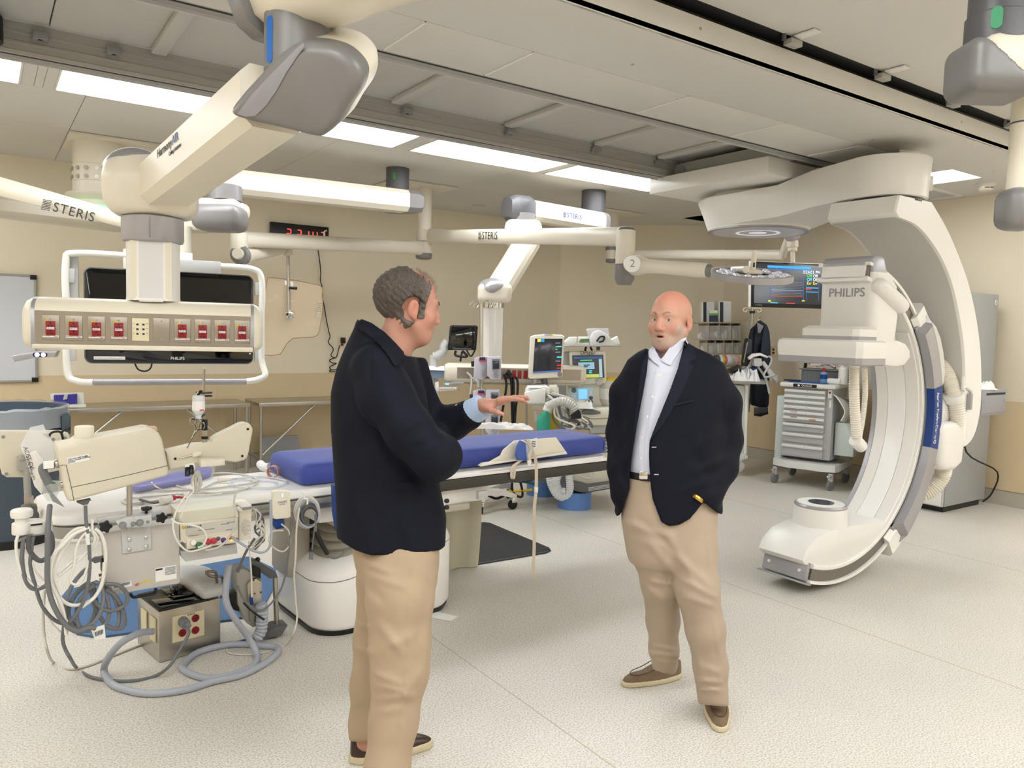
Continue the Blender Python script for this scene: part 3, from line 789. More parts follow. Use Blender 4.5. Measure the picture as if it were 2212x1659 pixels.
A0 = cx0+uz*.565+e1*.02; B0 = P(590, 215, D=2.32)
ax = (B0-A0).normalized(); sx_ = ax.cross(uz).normalized(); sz_ = sx_.cross(ax)
def arm_ring(c, w_, h_, ch):
 return [c+sx_*a+sz_*b for a, b in ((-w_+ch, -h_), (w_-ch, -h_), (w_, -h_+ch), (w_, h_-ch), (w_-ch, h_), (-w_+ch, h_), (-w_, h_-ch), (-w_, -h_+ch))]
g = G(); g.loft([arm_ring(A0-ax*.02, .1, .092, .03), arm_ring(A0.lerp(B0, .5), .1, .095, .032), arm_ring(B0, .1, .095, .032)]); O('spring_arm', g, boomw, FB, ang=25)
q = A0.lerp(B0, .47); nn = -sx_ if (-sx_).dot(CC-q) > 0 else sx_
ee = ax if ax.dot(CR) > 0 else -ax
fv = sz_
qo = q+nn*.1015+fv*.035
text('Harmony', .045, qo-ee*.02, ee, fv, ink, FB, 'brand_lettering', 'RIGHT')
text('AIR', .045, qo-ee*.015, ee, fv, navyp, FB, 'brand_lettering', 'LEFT')
text('Ceiling Solutions', .02, qo-fv*.036+ee*.01, ee, fv, ink, FB, 'brand_lettering', 'CENTER')
CK = P(640, 190, D=2.2)
kz = (-FW*.80-CU*.55-CR*.12).normalized(); kx = (CR-kz*CR.dot(kz)).normalized(); ky = kz.cross(kx)
def kpl(x, y, off):           # photo point onto the cap's plane
 d = ray(x, y); o = CK+kz*off; t = (o-CC).dot(kz)/d.dot(kz); q = CC+d*t-o
 return (q.dot(kx), q.dot(ky))
capo = catmull([(*kpl(x, y, .0), 0) for x, y in ((506, 237), (530, 200), (566, 160), (605, 118), (650, 90), (700, 90), (745, 103), (775, 128), (788, 155), (780, 190), (757, 225), (735, 262), (712, 284), (690, 290), (620, 273), (535, 253))], 4, True)
def shell(r, k, off, dx=0, dy=0):
 cxm = sum((p.x for p in capo))/len(capo); cym = sum((p.y for p in capo))/len(capo)
 return [CK+kx*(cxm+(p.x-cxm)*k+dx)+ky*(cym+(p.y-cym)*k+dy)+kz*off for p in capo]
g = G(); g.loft([shell(0, 1.0, -.05), shell(0, 1.0, .0), shell(0, .985, .02), shell(0, .93, .038), shell(0, .8, .046)]); O('elbow_cap', g, boomg, FB, ang=50)
g = G(); g.loft([shell(0, 1.002, -.045), shell(0, 1.005, -.06), shell(0, 1.0, -.14, .0, .0), shell(0, .9, -.2, .0, .015), shell(0, .66, -.24, .0, .03)]); O('upper_elbow', g, boomw, FB, ang=50)
g = G()
rc = [V((p.x, p.y, 0)) for p in capo]
fl_ = [(*kpl(x, y, .047), 0) for x, y in ((512, 246), (545, 203), (590, 155), (640, 105), (655, 92), (658, 100), (640, 125), (618, 158), (598, 195), (575, 228), (552, 250), (530, 252))]
O('cap_facet', G().slab([CK+kz*.0465+kx*a+ky*b for a, b, _ in fl_], kz*.002, .001), mat('boom_cap_light', '9a989d', .3, .15), FB)
pv = P(643, 72, D=2.22)
O('pivot', G().lathe([(.088, -.12), (.093, -.115), (.093, .06), (.088, .065)], pv, n=36), boomg, FB)
bp = pv+(P(590, 78, D=2.1)-pv).normalized()*.0; dv = (CC-pv); dv.z = 0; dv = (dv.normalized()*.7-CR*.72); dv.z = 0; dv.normalize()
ev = dv.cross(uz)
g = G(); g.prism(rrect(.025, .13, .0124, 5), pv+dv*.0925+uz*-.045, -ev if (-ev).cross(uz).dot(dv) > 0 else ev, uz, .002); O('blue_marker', g, mat('marker_blue', '1c63b4', .4), FB)
ua = (P(960, 60, D=1.9)-P(560, 0, D=2.35)); ua.z = 0; ua.normalize(); ub = ua.cross(uz)
U0 = pv+uz*.13
def ur(s, w_, h_, z=0):
 return [U0+ua*s+ub*a*w_+uz*(b*h_+z) for a, b in ((-1, -.3), (-.75, -.8), (-.3, -1), (.3, -1), (.75, -.8), (1, -.3), (1, .8), (.8, 1), (-.8, 1), (-1, .8))]
g = G(); g.loft([ur(-.1, .1, .1), ur(.0, .125, .12), ur(.1, .13, .12), ur(1.1, .13, .12)]); O('ceiling_arm', g, boomw, FB, ang=40)
g = G(); g.loft([ur(-.19, .09, .1), ur(-.17, .118, .125), ur(-.1, .128, .13)]); O('arm_end_cap', g, boomg, FB, ang=50)
O('ceiling_column', G().cyl(U0+ua*1.0+uz*.1, V((U0.x+ua.x, U0.y+ua.y, CZ)), .12, n=32), boomw, FB)
RB = thing('ceiling_boom', 'grey and white boom knuckle with green marker, cut off at top right', 'ceiling boom', P(2150, 60, D=2.6))
pv = P(2155, 60, D=2.6)
O('pivot', G().lathe([(.088, -.1), (.1, -.09), (.1, .03), (.093, .035), (.093, .2)], pv, n=36), dgrey, RB)
O('pivot_base', G().cyl(V((pv.x, pv.y, pv.z+.19)), V((pv.x, pv.y, CZ)), .085, n=30), dgrey, RB)
dv = (CC-pv); dv.z = 0; dv.normalize(); ev = uz.cross(dv)
g = G(); g.prism(rrect(.034, .072, .0168, 5), pv+dv*.1+uz*.0-ev*.004, ev, uz, .003); O('green_marker', g, mat('marker_green', '4a9a70', .35), RB)
dd = V((CR.x, CR.y, 0)).normalized(); qb = dd.cross(uz)
pa = P(2150, 140, D=2.6)
g = G()
def rbr(s, z0, z1, w_):
 return [pa+dd*s+qb*a*w_+uz*(z1 if b > 0 else z0) for a, b in ((-1, 0), (-.8, -1), (.8, -1), (1, 0), (1, 1), (-1, 1))]
O('arm', G().box(pa+dd*.15+uz*-.0, (.46, .2, .16), Matrix((dd, -qb, uz)).transposed(), .04, 3), boomw, RB, ang=50)
def capf(p):
 q = p-np.array(pa-dd*.0+uz*-.01, np.float32)
 l = np.stack([q@np.array(dd, np.float32), q@np.array(qb, np.float32), q[..., 2]], -1)
 return np.maximum(s_box(l, (0, 0, -.01), (.13, .115, .095), .05), l[..., 0]*.85+l[..., 2]*1.0-.0+.02)
OS('arm_cap', capf, pa+V((-.22, -.22, -.18)), pa+V((.22, .22, .15)), .008, boomg, RB)
cq = P(2209, 330, D=2.75)
O('drop_column', G().cyl(cq+uz*-.13, cq+uz*.42, .045, n=24), boomw, RB)
O('column_ring', G().cyl(cq+uz*.1, cq+uz*.105, .047, n=24), dgrey, RB)
O('column_end', G().box(cq+uz*-.2-CR*.0, (.13, .13, .15), Matrix((dd, -qb, uz)).transposed(), .04, 3), boomg, RB)
t = thing('ceiling_column', 'cream ceiling column with two rings of bolts and a green glowing ring, far left', 'ceiling column', (.86, 7.55, CZ))
c0 = V((.86, 7.55, 0))
O('mounting_plate', G().bb((.62, 7.28, CZ-.03), (1.9, 7.95, CZ-.003), .003), boomw, t)
O('column', G().lathe([(.2, CZ-.03), (.2, CZ-.22), (.205, CZ-.225), (.205, CZ-.36), (.2, CZ-.365), (.2, CZ-.46)], c0, n=40), boomw, t)
O('flange', G().lathe([(.25, CZ-.46), (.26, CZ-.475), (.25, CZ-.49), (.2, CZ-.52), (.2, CZ-.56)], c0, n=40), boomw, t)
O('light_ring', G().lathe([(.19, CZ-.56), (.215, CZ-.57), (.2, CZ-.59)], c0, n=40), mat('green_light', (.25, 1, .35), .4, emit=1.6), t)
for r_ in (0, 1):
 for k in range(16):
  a = k*math.pi/8+.2; d = V((math.cos(a), math.sin(a), 0)); z = CZ-.265-.07*r_
  O('bolt', G().cyl(c0+d*.2+uz*z, c0+d*.212+uz*z, .018, n=10), steel, t)
ar = V((-.95, -.3, 0)).normalized()
g = G(); br = ar.cross(uz)
g.loft([[c0+ar*s+br*a*w_+uz*(CZ-.66+b*h_) for a, b in ((-1, -.5), (-.6, -1), (.6, -1), (1, -.5), (1, .5), (.6, 1), (-.6, 1), (-1, .5))] for s, w_, h_ in ((-.3, .1, .06), (-.2, .16, .085), (.2, .15, .085), (1.2, .12, .08))])
O('arm', g, boomw, t, ang=40)
a, b = P(-30, 395, Y=7.0), P(275, 478, Y=6.6)
t2 = thing('light_arm', 'slanted cream arm with black lettering at the left edge, behind the front boom', 'boom arm', (a+b)/2)
dr = (b-a).normalized(); sd = dr.cross(uz).normalized(); up = sd.cross(dr)
g = G(); g.loft([[p+sd*x*.06+up*y*h for x, y in ((-1, -.5), (-.6, -1), (.6, -1), (1, -.5), (1, .5), (.6, 1), (-.6, 1), (-1, .5))] for p, h in ((a-dr*.6, .075), (a, .07), (b, .055), (b+dr*.12, .05))]); O('arm', g, boomw, t2, ang=40)
nf = sd if sd.dot(CC-a) > 0 else -sd
o = P(116, 448, Y=6.8); steris(t2, V(o)+nf*.062-dr*.05+up*.0, dr, up, .075)
def arm_bar(parent, a, b, r0, r1, m=None, name='arm', flat=.75):
 d = (b-a).normalized(); s_ = d.cross(uz).normalized(); u_ = s_.cross(d)
 g = G(); g.loft([[p+s_*math.cos(q)*r*flat+u_*math.sin(q)*r for q in [2*math.pi*k/14 for k in range(14)]] for p, r in ((a, r0), (a.lerp(b, .12), r0*.85), (a.lerp(b, .16), r1), (b, r1))])
 return O(name, g, m or boomw, parent, ang=50)
L1 = thing('surgical_light_mount', 'cream ceiling column carrying two horizontal lettered light arms in the middle of the room', 'light mount', (4.0, 7.5, CZ))
c1 = V((3.98, 7.5, 0))
def zat(x, y, c):
 d = ray(x, y); t = math.hypot(c.x, c.y)/math.hypot(d.x, d.y); return CAM_H+d.z*t
O('mounting_plate', G().bb((3.5, 7.26, CZ-.02), (4.25, 7.9, CZ-.002), .003), boomw, L1)
z0, z1, z2, z3, z4 = zat(922, 497, c1), zat(922, 523, c1), zat(922, 548, c1), zat(922, 561, c1), zat(922, 410, c1)
O('column', G().cyl(c1+uz*z0, c1+uz*(CZ-.02), .075, n=28), boomw, L1)
O('upper_collar', G().lathe([(.078, z1+.005), (.085, z1+.02), (.085, z0-.01), (.078, z0)], c1, n=28), boomw, L1)
O('lower_collar', G().lathe([(.078, z2), (.085, z2+.015), (.085, z1-.012), (.078, z1)], c1, n=28), boomw, L1)
O('end_cap', G().lathe([(.06, z3), (.088, z3+.015), (.088, z2), (.08, z2+.002)], c1, n=28), boomg, L1)
a = c1+uz*zat(940, 511, c1)+V((.05, -.02, 0)); b = P(1352, 511, D=5.45)
arm_bar(L1, a, b, .085, .068)
o = a.lerp(b, .37); dr = (b-a).normalized(); nf = dr.cross(uz); nf = nf if nf.dot(CC-o) > 0 else -nf
steris(L1, o+nf*.054, dr, uz, .075)
el = b
O('elbow', G().cyl(el+uz*-.2, el+uz*.05, .068, n=24, bev=.015), boomw, L1); O('elbow_cap', G().sph(el+uz*.045, (.066, .066, .026)), boomg, L1)
O('joint', G().lathe([(.07, -.2), (.07, -.3), (.05, -.34)], el, n=24), boomg, L1)
j = P(1362, 572, D=5.4); fwd = V((FW.x, FW.y, 0)).normalized(); rgt = V((CR.x, CR.y, 0)).normalized()
O('number_badge', G().cyl(j-fwd*.05, j-fwd*.085, .058, n=28, bev=.004), white2, L1)
text('2', .075, j-fwd*.0855, rgt, uz, gink, L1)
k0, k1 = P(1370, 573, D=5.42), P(1532, 585, D=5.0)
g = G(); dr = (k1-k0).normalized(); sd = dr.cross(uz).normalized(); up = sd.cross(dr)
g.loft([[p+sd*math.cos(q)*r*.9+up*math.sin(q)*r for q in [2*math.pi*k/16 for k in range(16)]] for p, r in ((k0-dr*.03, .075), (k0+dr*.05, .07), (k0+dr*.12, .05), (k0+dr*.2, .045), (k1-dr*.05, .05), (k1, .045))]); O('spring_arm', g, boomw, L1, ang=50)
O('arm_tip', G().cyl(k1-dr*.005, k1+dr*.02, .046, .035, n=20), boomg, L1)
LC = P(1624, 597, D=4.6); LA = (uz*.975-fwd*.21).normalized()
g = G(); yk = [k1, k1+dr*.12+uz*.012, P(1612, 582, D=4.55)]; g.tube(yk, .022, 10); O('yoke', g, boomw, L1)
lh = O('lamp_head', G().lathe([(.232, -.018), (.238, -.014), (.238, .022), (.23, .026), (.222, .02), (.222, -.012), (.0, -.012)], LC, LA, n=60, cap=False), silver, L1)
O('reflector', G().lathe([(.222, .016), (.1, .02), (.1, .012), (.222, .008)], LC, LA, n=48, cap=False), mat('lamp_glass', 'd8d8e8', .12, alpha=.75), lh)
for k in range(24):
 a = k*math.pi/12; d = V((math.cos(a), math.sin(a), 0)); O('lens', G().lathe([(.022, .012), (.016, .026), (.0, .03)], LC+(frame(LA)[0]*d.x+frame(LA)[1]*d.y)*(.19 if k % 2 else .14), LA, n=8, cap=False), mat('lens', 'e4e3f2', .15), lh)
O('hub', G().lathe([(.06, .02), (.062, .03), (.05, .038), (.03, .042)], LC, LA, n=32), boomw, lh)
h = O('sterile_handle', G().lathe([(.018, .03), (.0165, .06), (.014, .15), (.008, .156)], LC, LA, n=20), boomw, L1)
O('sensor', G().box(LC-fwd*.031+uz*.066, (.012, .006, .028), Matrix((rgt, fwd, uz)).transposed(), .003), black, h)
b = P(517, 516, Y=7.0); a = c1+uz*zat(905, 537, c1)+V((-.05, -.03, 0)); arm_bar(L1, a, b, .08, .07)
O('elbow', G().cyl(b+uz*-.17, b+uz*.06, .075, n=24, bev=.02), boomw, L1)
e = P(520, 551, Y=6.98); O('joint', G().lathe([(.06, -.06), (.085, -.04), (.085, .04), (.06, .06)], e, (FW+CR*-.2), n=28), boomg, L1)
O('joint_cover', G().lathe([(.05, 0), (.045, .03)], e-FW*.06, -FW, n=24), boomw, L1)
f0, f1 = P(530, 553, Y=7.0), P(612, 535, Y=7.4); arm_bar(L1, f0, f1, .07, .06)
O('shield_joint', G().cyl(P(620, 538, Y=7.45), P(622, 552, Y=7.45), .05, .045, n=20, bev=.006), boomw, L1)
SH = thing('radiation_shield', 'clear amber-edged hanging shield with a notched lower edge, on a steel pole', 'radiation shield', P(623, 620, Y=7.4))
O('pole', G().cyl(P(622, 552, Y=7.45), P(624, 678, Y=7.4), .016, n=12), steel, SH)
O('knob', G().cyl(P(626, 679, Y=7.42), P(626, 680, Y=7.34), .04, n=20, bev=.008), chrome, SH)
O('grip', G().cyl(P(624, 622, Y=7.38), P(642, 623, Y=7.36), .012, .015, n=12, bev=.003), black, SH)
pts = [(578, 601), (583, 600), (600, 601), (640, 606), (690, 616), (697, 622), (698, 640), (696, 680), (690, 715), (685, 725), (676, 728), (650, 729), (632, 731), (620, 742), (612, 755), (606, 765), (585, 768), (567, 766), (563, 750), (566, 700), (573, 630)]
pl = [P(x, y, Y=7.44) for x, y in pts]
O('clear_panel', G().slab(pl, (0, .02, 0), .003), mat('lead_acrylic', 'f3d9b8', .05, alpha=.22, spec=.6), SH)
O('edge', G().tube(pl, .004, 6, 1, True), mat('amber_edge', 'a08060', .3), SH)
wl = O('warning_label', G().slab([P(x, y, Y=7.43) for x, y in ((615, 606), (634, 609), (633, 619), (615, 615))], (0, .003, 0)), paper, SH)
g = G(); g.slab([P(x, y, Y=7.425) for x, y in ((622, 615), (629, 617), (626, 609))], (0, .003, 0)); O('warning_sign', g, yel, wl)
L2 = thing('monitor_light_mount', 'second cream ceiling column farther right, thinner lettered arm toward the wide monitor', 'light mount', (6.65, 7.5, CZ))
c2 = V((6.68, 7.48, 0))
O('mounting_plate', G().bb((6.25, 7.2, CZ-.02), (6.95, 7.8, CZ-.002), .003), boomw, L2)
zz = [zat(1325, y, c2) for y in (466, 534, 541, 560, 568)]
O('column', G().cyl(c2+uz*zz[1], c2+uz*(CZ-.02), .078, n=28), boomw, L2)
O('collar_ring', G().cyl(c2+uz*zz[2], c2+uz*zz[1], .085, n=28), boomg, L2)
O('collar', G().cyl(c2+uz*zz[3], c2+uz*zz[2], .078, n=28), boomw, L2)
O('end_cap', G().lathe([(.06, zz[4]), (.075, zz[4]+.01), (.075, zz[3]), (.07, zz[3]+.002)], c2, n=28), boomg, L2)
a = c2+uz*zat(1325, 549, c2); b = P(1690, 551, D=7.9)
arm_bar(L2, a+(b-a).normalized()*.05, b, .055, .055)
dr = (b-a).normalized(); o = a.lerp(b, .42); nf = dr.cross(uz); nf = nf if nf.dot(CC-o) > 0 else -nf
steris(L2, P(1468, 550, D=(o-CC).dot(FW))-FW*.09, dr, uz, .07)
f1 = P(1708, 502, D=7.6); arm_bar(L2, b+uz*-.0, f1, .055, .05)
O('joint', G().lathe([(.05, -.05), (.075, -.03), (.075, .03), (.05, .05)], P(1711, 505, D=7.55), -FW, n=26), silver, L2)
O('joint_cover', G().lathe([(.05, 0), (.045, .03)], P(1711, 502, D=7.55)-FW*.05, -FW, n=24), boomw, L2)
q = P(1712, 520, D=7.6)
O('swivel', G().cyl(q, P(1712, 535, D=7.6), .055, n=24, bev=.008), boomw, L2); O('swivel', G().cyl(P(1712, 535, D=7.6), P(1712, 543, D=7.6), .045, n=24, bev=.006), boomw, L2)
O('drop_pipe', G().cyl(P(1712, 540, D=7.6), P(1713, 568, D=7.6), .022, n=16), boomw, L2)
MT = thing('wall_monitor', 'wide black ceiling monitor showing a blue header and red lines', 'monitor', P(1700, 612, D=7.6))
mc = [P(x, y, D=d) for x, y, d in ((1621, 663, 7.55), (1778, 667, 7.75), (1780, 569, 7.75), (1622, 563, 7.55))]
me = (mc[1]-mc[0]).normalized(); mu = (mc[3]-mc[0]); mh = mu.length; mu = mu.normalized(); mn = me.cross(mu).normalized(); mw = (mc[1]-mc[0]).length*1.03
M0 = mc[0]
def MP(x, y, z=0):
 return M0+me*x*mw+mu*y*mh+mn*z
O('casing', G().box(MP(.5, .5, -.02), (mw, mh, .05), Matrix((me, mu, mn)).transposed(), .008), white, MT)
O('bezel', G().box(MP(.5, .49, .006), (mw*.995, mh*.985, .006), Matrix((me, mu, mn)).transposed(), .003), black, MT)
RM = Matrix((me, mu, mn)).transposed()
sc = O('screen', G().box(MP(.5, .515, .01), (mw*.92, mh*.86, .002), RM), mat('screen_dark', '2b2d33', .15, emit=.35), MT)
def em(nm, hx, s=.9):
 return mat(nm, hx, .4, emit=s)
def srect(x, y, w_, h_, m, name='readout', z=.0118):
 return O(name, G().box(MP(x, y, z), (w_*mw, h_*mh, .0006), RM), m, sc)
eb, er, ew, ey_, eg, ec = em('px_blue', '2f9be8', .9), em('px_red', 'd83030', .9), em('px_grey', '8088a0', .7), em('px_yellow', 'e8e040', .9), em('px_green', '40e060', .9), em('px_cyan', '40d8f0', .9)
srect(.5, .885, .58, .05, eb, 'header_bar'); srect(.5, .83, .58, .02, em('px_blue2', '1f6fc0', .8), 'header_bar')
for k in range(9):
 srect(.47, .56-.035*k, .42, .005, ew, 'trace')
srect(.47, .38, .42, .008, em('px_blue3', '8ab0e8', .8), 'trace'); srect(.47, .25, .42, .009, er, 'trace')
for x in (.25, .69, .735, .9):
 srect(x, .42, .004, .5, em('px_blue2', '1f6fc0', .8), 'divider')
srect(.81, .45, .16, .02, eb, 'divider'); srect(.81, .36, .16, .015, eb, 'divider')
for x, y, s, m_ in ((.77, .71, 'Off', eg), (.85, .71, 'Off', em('px_white', 'e8f0ff', .9)), (.77, .63, 'Off', ec), (.85, .63, 'Off', em('px_white', 'e8f0ff', .9)), (.77, .55, 'Err', ey_), (.85, .55, 'Err', ey_)):
 text(s, .042, MP(x, y, .012), me, mu, m_, sc)
text('3:24:01 PM', .045, MP(.8, .79, .012), me, mu, em('px_white', 'e8f0ff', .9), sc); text('SpO2', .03, MP(.76, .42, .012), me, mu, er, sc)
text('STERIS', .028, MP(.1, .04, .0095), me, mu, gink, MT); text('VividLED', .026, MP(.94, .95, .0095), me, mu, gink, MT)
srect(.24, .14, .03, .03, ey_); srect(.69, .16, .04, .02, ey_); srect(.3, .1, .1, .012, ec); srect(.52, .1, .12, .012, er)
BB = thing('ceiling_boom', 'long white horizontal ceiling boom with grey end, left of the middle light column', 'ceiling boom', (3.7, 7.3, CZ))
pb = P(858, 430, D=7.4)
O('pivot', G().cyl(V((pb.x, pb.y, zat(858, 425, pb))), V((pb.x, pb.y, CZ)), .11, n=28), dgrey, BB)
d3 = (CC-pb); d3.z = 0; d3.normalize(); g = G(); g.prism(rrect(.03, .07, .0148), V((pb.x, pb.y, 3.06))+d3*.11-V((d3.y, -d3.x, 0))*-.03, V((-d3.y, d3.x, 0)), uz, .003); O('green_marker', g, mat('marker_green2', '2f8a4c', .4), BB)
a, b = P(895, 438, D=7.3), P(480, 392, D=6.3)
dr = (b-a).normalized(); sd = dr.cross(uz).normalized()
def hx(p, w_, h_, ch=.04):
 return [p+sd*x+uz*y for x, y in ((-w_+ch, -h_), (w_-ch, -h_), (w_, -h_+ch), (w_, h_-ch), (w_-ch, h_), (-w_+ch, h_), (-w_, h_-ch), (-w_, -h_+ch))]
g = G(); g.loft([hx(a, .11, .1), hx(b, .11, .1), hx(b+dr*.25, .11, .1)]); O('arm', g, boomw, BB, ang=25)
g = G(); g.loft([hx(a+dr*.1, .113, .103), hx(a, .113, .103), hx(a-dr*.05, .1, .09), hx(a-dr*.07, .07, .06, .02)]); O('end_cap', g, boomg, BB, ang=40)
O('lower_disc', G().cyl(V((pb.x, pb.y, zat(858, 459, pb))), V((pb.x, pb.y, zat(858, 452, pb))), .13, n=28, bev=.01), boomg, BB)
k = P(478, 455, D=6.0)
O('elbow_pivot', G().cyl(P(487, 404, D=6.0), P(487, 436, D=6.0), .125, n=28), boomg, BB)
rr2 = Matrix((rgt, fwd, uz)).transposed()
O('elbow_shell', G().box(P(478, 452, D=6.05), (.36, .36, .13), rr2, .05, 3), boomw, BB, ang=50)
O('elbow_cap', G().box(P(476, 472, D=5.9), (.37, .3, .2), rr2, .07, 3), boomg, BB, ang=50)
O('drop_arm', G().box(P(405, 480, D=6.2), (.35, .2, .16), rr2, .04), boomw, BB)
O('drop_column', G().cyl(P(400, 490, D=6.1), P(400, 580, D=6.1), .05, n=20), boomw, BB)
BC = thing('ceiling_boom', 'white ceiling boom with slanted arm and column down to the infusion pumps', 'ceiling boom', (5.6, 7.3, CZ))
pc_ = P(1281, 465, D=8.3)
O('pivot', G().cyl(V((pc_.x, pc_.y, zat(1281, 462, pc_))), V((pc_.x, pc_.y, CZ)), .13, n=28), dgrey, BC)
O('lower_disc', G().cyl(V((pc_.x, pc_.y, zat(1281, 497, pc_))), V((pc_.x, pc_.y, zat(1281, 492, pc_))), .13, n=28, bev=.01), boomg, BC)
a, b = P(1300, 482, D=8.2), P(1140, 455, D=7.6)
dr = (b-a).normalized(); sd = dr.cross(uz).normalized()
g = G(); g.loft([hx(a, .1, .1), hx(b, .1, .1)]); O('arm', g, boomw, BC, ang=25)
g = G(); g.loft([hx(a+dr*.03, .104, .104), hx(a-dr*.03, .1, .1), hx(a-dr*.06, .06, .06, .02)]); O('end_cap', g, boomg, BC, ang=40)
nf = sd if sd.dot(CC-a) > 0 else -sd
steris(BC, a.lerp(b, .62)+nf*.102, -dr, uz, .05, navyp)
g = G(); g.loft([hx(b-dr*.02, .105, .11), hx(b+dr*.04, .12, .125), hx(b+dr*.2, .12, .12), hx(b+dr*.26, .09, .09)]); O('arm_cap', g, dgrey, BC, ang=40)
pk = P(1131, 472, D=7.5)
O('elbow_pivot', G().cyl(V((pk.x, pk.y, zat(1131, 480, pk))), V((pk.x, pk.y, zat(1131, 462, pk))), .11, n=28), boomg, BC)
O('elbow', G().box(P(1130, 505, D=7.5), (.36, .28, .26), rr2, .07, 3), boomw, BC, ang=50)
O('elbow_end', G().cyl(P(1145, 523, D=7.5), P(1157, 521, D=7.5), .09, n=24, bev=.01), boomg, BC)
a, b = P(1138, 525, D=7.4), P(1075, 628, D=7.1)
dr = (b-a).normalized(); sd = rgt.copy(); up = sd.cross(dr)
g = G(); g.loft([[p+sd*x*.125+up*y*.1 for x, y in ((-1, -.5), (-.75, -1), (.75, -1), (1, -.5), (1, .6), (.75, 1), (-.75, 1), (-1, .6))] for p in (a, b)]); O('spring_arm', g, boomw, BC, ang=25)
def k3(p):
 q = p-np.array(P(1069, 630, D=7.1), np.float32); l = np.stack([q@np.array(rgt, np.float32), q@np.array(fwd, np.float32), q[..., 2]], -1)
 return smin(s_box(l, (0, 0, -.02), (.155, .15, .085), .05), s_ell(l, (-.0, -.02, .03), (.15, .14, .09)), .03)
q = P(1069, 630, D=7.1); OS('lower_elbow', k3, q-V((.24, .24, .15)), q+V((.24, .24, .17)), .014, boomw, BC)
def k4(p):
 q = p-np.array(P(1069, 630, D=7.1), np.float32); l = np.stack([q@np.array(rgt, np.float32), q@np.array(fwd, np.float32), q[..., 2]], -1)
 return np.maximum(s_ell(l, (-.005, -.025, .025), (.158, .15, .1)), -(l[..., 2]+.02-np.maximum(0, l[..., 0]-.0)*.75))
OS('elbow_cap', k4, q-V((.24, .24, .15)), q+V((.24, .24, .17)), .011, silver, BC)
qc = P(1066, 655, D=7.1)
O('collar', G().cyl(qc+uz*-.045, qc+uz*.045, .1, n=30), chrome, BC)
g = G(); cpr = [(-.09, .05), (-.03, .085), (.03, .085), (.09, .05), (.09, -.06), (-.09, -.06)]
zb = zat(1066, 790, qc)
g.loft([[V((qc.x, qc.y, 0))+rgt*x-fwd*y+uz*z for x, y in cpr] for z in (zb, qc.z-.04)]); O('column', g, white, BC, ang=20)
bh_ = P(1080, 800, D=7.1); hl = .68; d5 = (rgt*.985+fwd*.15).normalized(); n5 = uz.cross(d5)*1.0; n5 = n5 if n5.dot(CC-bh_) > 0 else -n5
hc = P(1085, 806, D=7.1)
prof5 = [(.08, .05), (.08, -.05), (.05, -.085), (-.08, -.085), (-.1, -.05), (-.1, .07), (-.04, .085), (.04, .08)]
g = G(); g.loft([[hc+d5*s+n5*a*(k)+uz*b*k for a, b in prof5] for s, k in ((-.53, .8), (-.5, 1), (.75, 1), (.78, .8))]); O('service_head', g, boomw, BC, ang=50)
R5 = Matrix((d5, -n5, uz)).transposed()
O('face_plate', G().box(hc+d5*.15+n5*.081, (1.15, .004, .1), R5), ssteel, BC)
for x in (1051, 1098, 1110, 1122, 1135, 1041):
 s = (P(x, 806, D=7.05)-hc).dot(d5); O('outlet', G().box(hc+d5*s+n5*.084+uz*-.005, (.036, .006, .075), R5, .002), red, BC)
O('lower_rail', G().box(hc+d5*.1+uz*-.095, (1.3, .05, .02), R5, .004), steel, BC)
g = G(); hdl = [P(x, y, D=6.95) for x, y in ((958, 828), (962, 832), (985, 832), (1003, 829), (1003, 825), (985, 824))]
g.slab(hdl, -fwd*.06, .006); h = O('handle', g, silver, BC)
O('lit_button', G().box(P(966, 829.5, D=6.88), (.03, .006, .012), rr2), mat('blue_led', (.15, .5, 1), .4, emit=2), h)
iv = [P(1040, y, D=6.95) for y in (655, 800, 845)]
O('pole', G().cyl(iv[0], iv[2], .016, n=12), steel, BC)
g = G()
for x1, y1 in ((1016, 655), (1023, 658), (1060, 660), (1067, 656), (1030, 660)):
 p1 = P(x1, y1, D=6.95); g.tube([iv[0], iv[0].lerp(p1, .5)+uz*.03, p1, p1+uz*-.02, p1+uz*.0+rgt*.015], .006, 6)
O('iv_hooks', g, chrome, BC)
# ================================================================ OPERATING TABLE AND WHAT HANGS FROM IT
TA = math.radians(3.6); TU = V((math.cos(TA), math.sin(TA), 0)); TV = V((-math.sin(TA), math.cos(TA), 0)); T0 = V((.22, 3.98, 0)); TR = Matrix((TU, TV, uz)).transposed()
def T(u, v, z):
 return T0+TU*u+TV*v+uz*z
def tring(u0, u1, v0, v1, r, z, n=5):
 return [T((u0+u1)/2+a, (v0+v1)/2+b, z) for a, b in rrect(u1-u0, v1-v0, r, n)]
twhite = mat('table_white', 'efece8', .28); tgrey = mat('table_warm_grey', 'b8b2a6', .45); bell_m = mat('bellows_grey', 'a39f92', .5)
TB = thing('operating_table', 'long white operating table with a rounded end, steel side rails and a pleated pedestal', 'operating table', T(1.7, 0, 0))
g = G(); g.loft([tring(0, 3.3, -.27, .27, .1, .752), tring(-.02, 3.32, -.295, .295, .12, .765), tring(-.02, 3.32, -.295, .295, .12, .785), tring(-.01, 3.31, -.285, .285, .11, .8), tring(.06, 3.25, -.24, .24, .08, .801), tring(.07, 3.24, -.23, .23, .07, .797)])
O('table_top', g, twhite, TB, ang=40)
g = G(); g.loft([tring(.0, 3.3, -.285, .285, .11, .7), tring(.0, 3.3, -.285, .285, .11, .75)]); O('edge_band', g, alu, TB)
g = G(); g.loft([tring(.03, 1.0, -.28, .28, .1, .675), tring(.0, 1.0, -.29, .29, .11, .69), tring(.0, 1.0, -.29, .29, .11, .7)]); O('under_tray', g, twhite, TB)
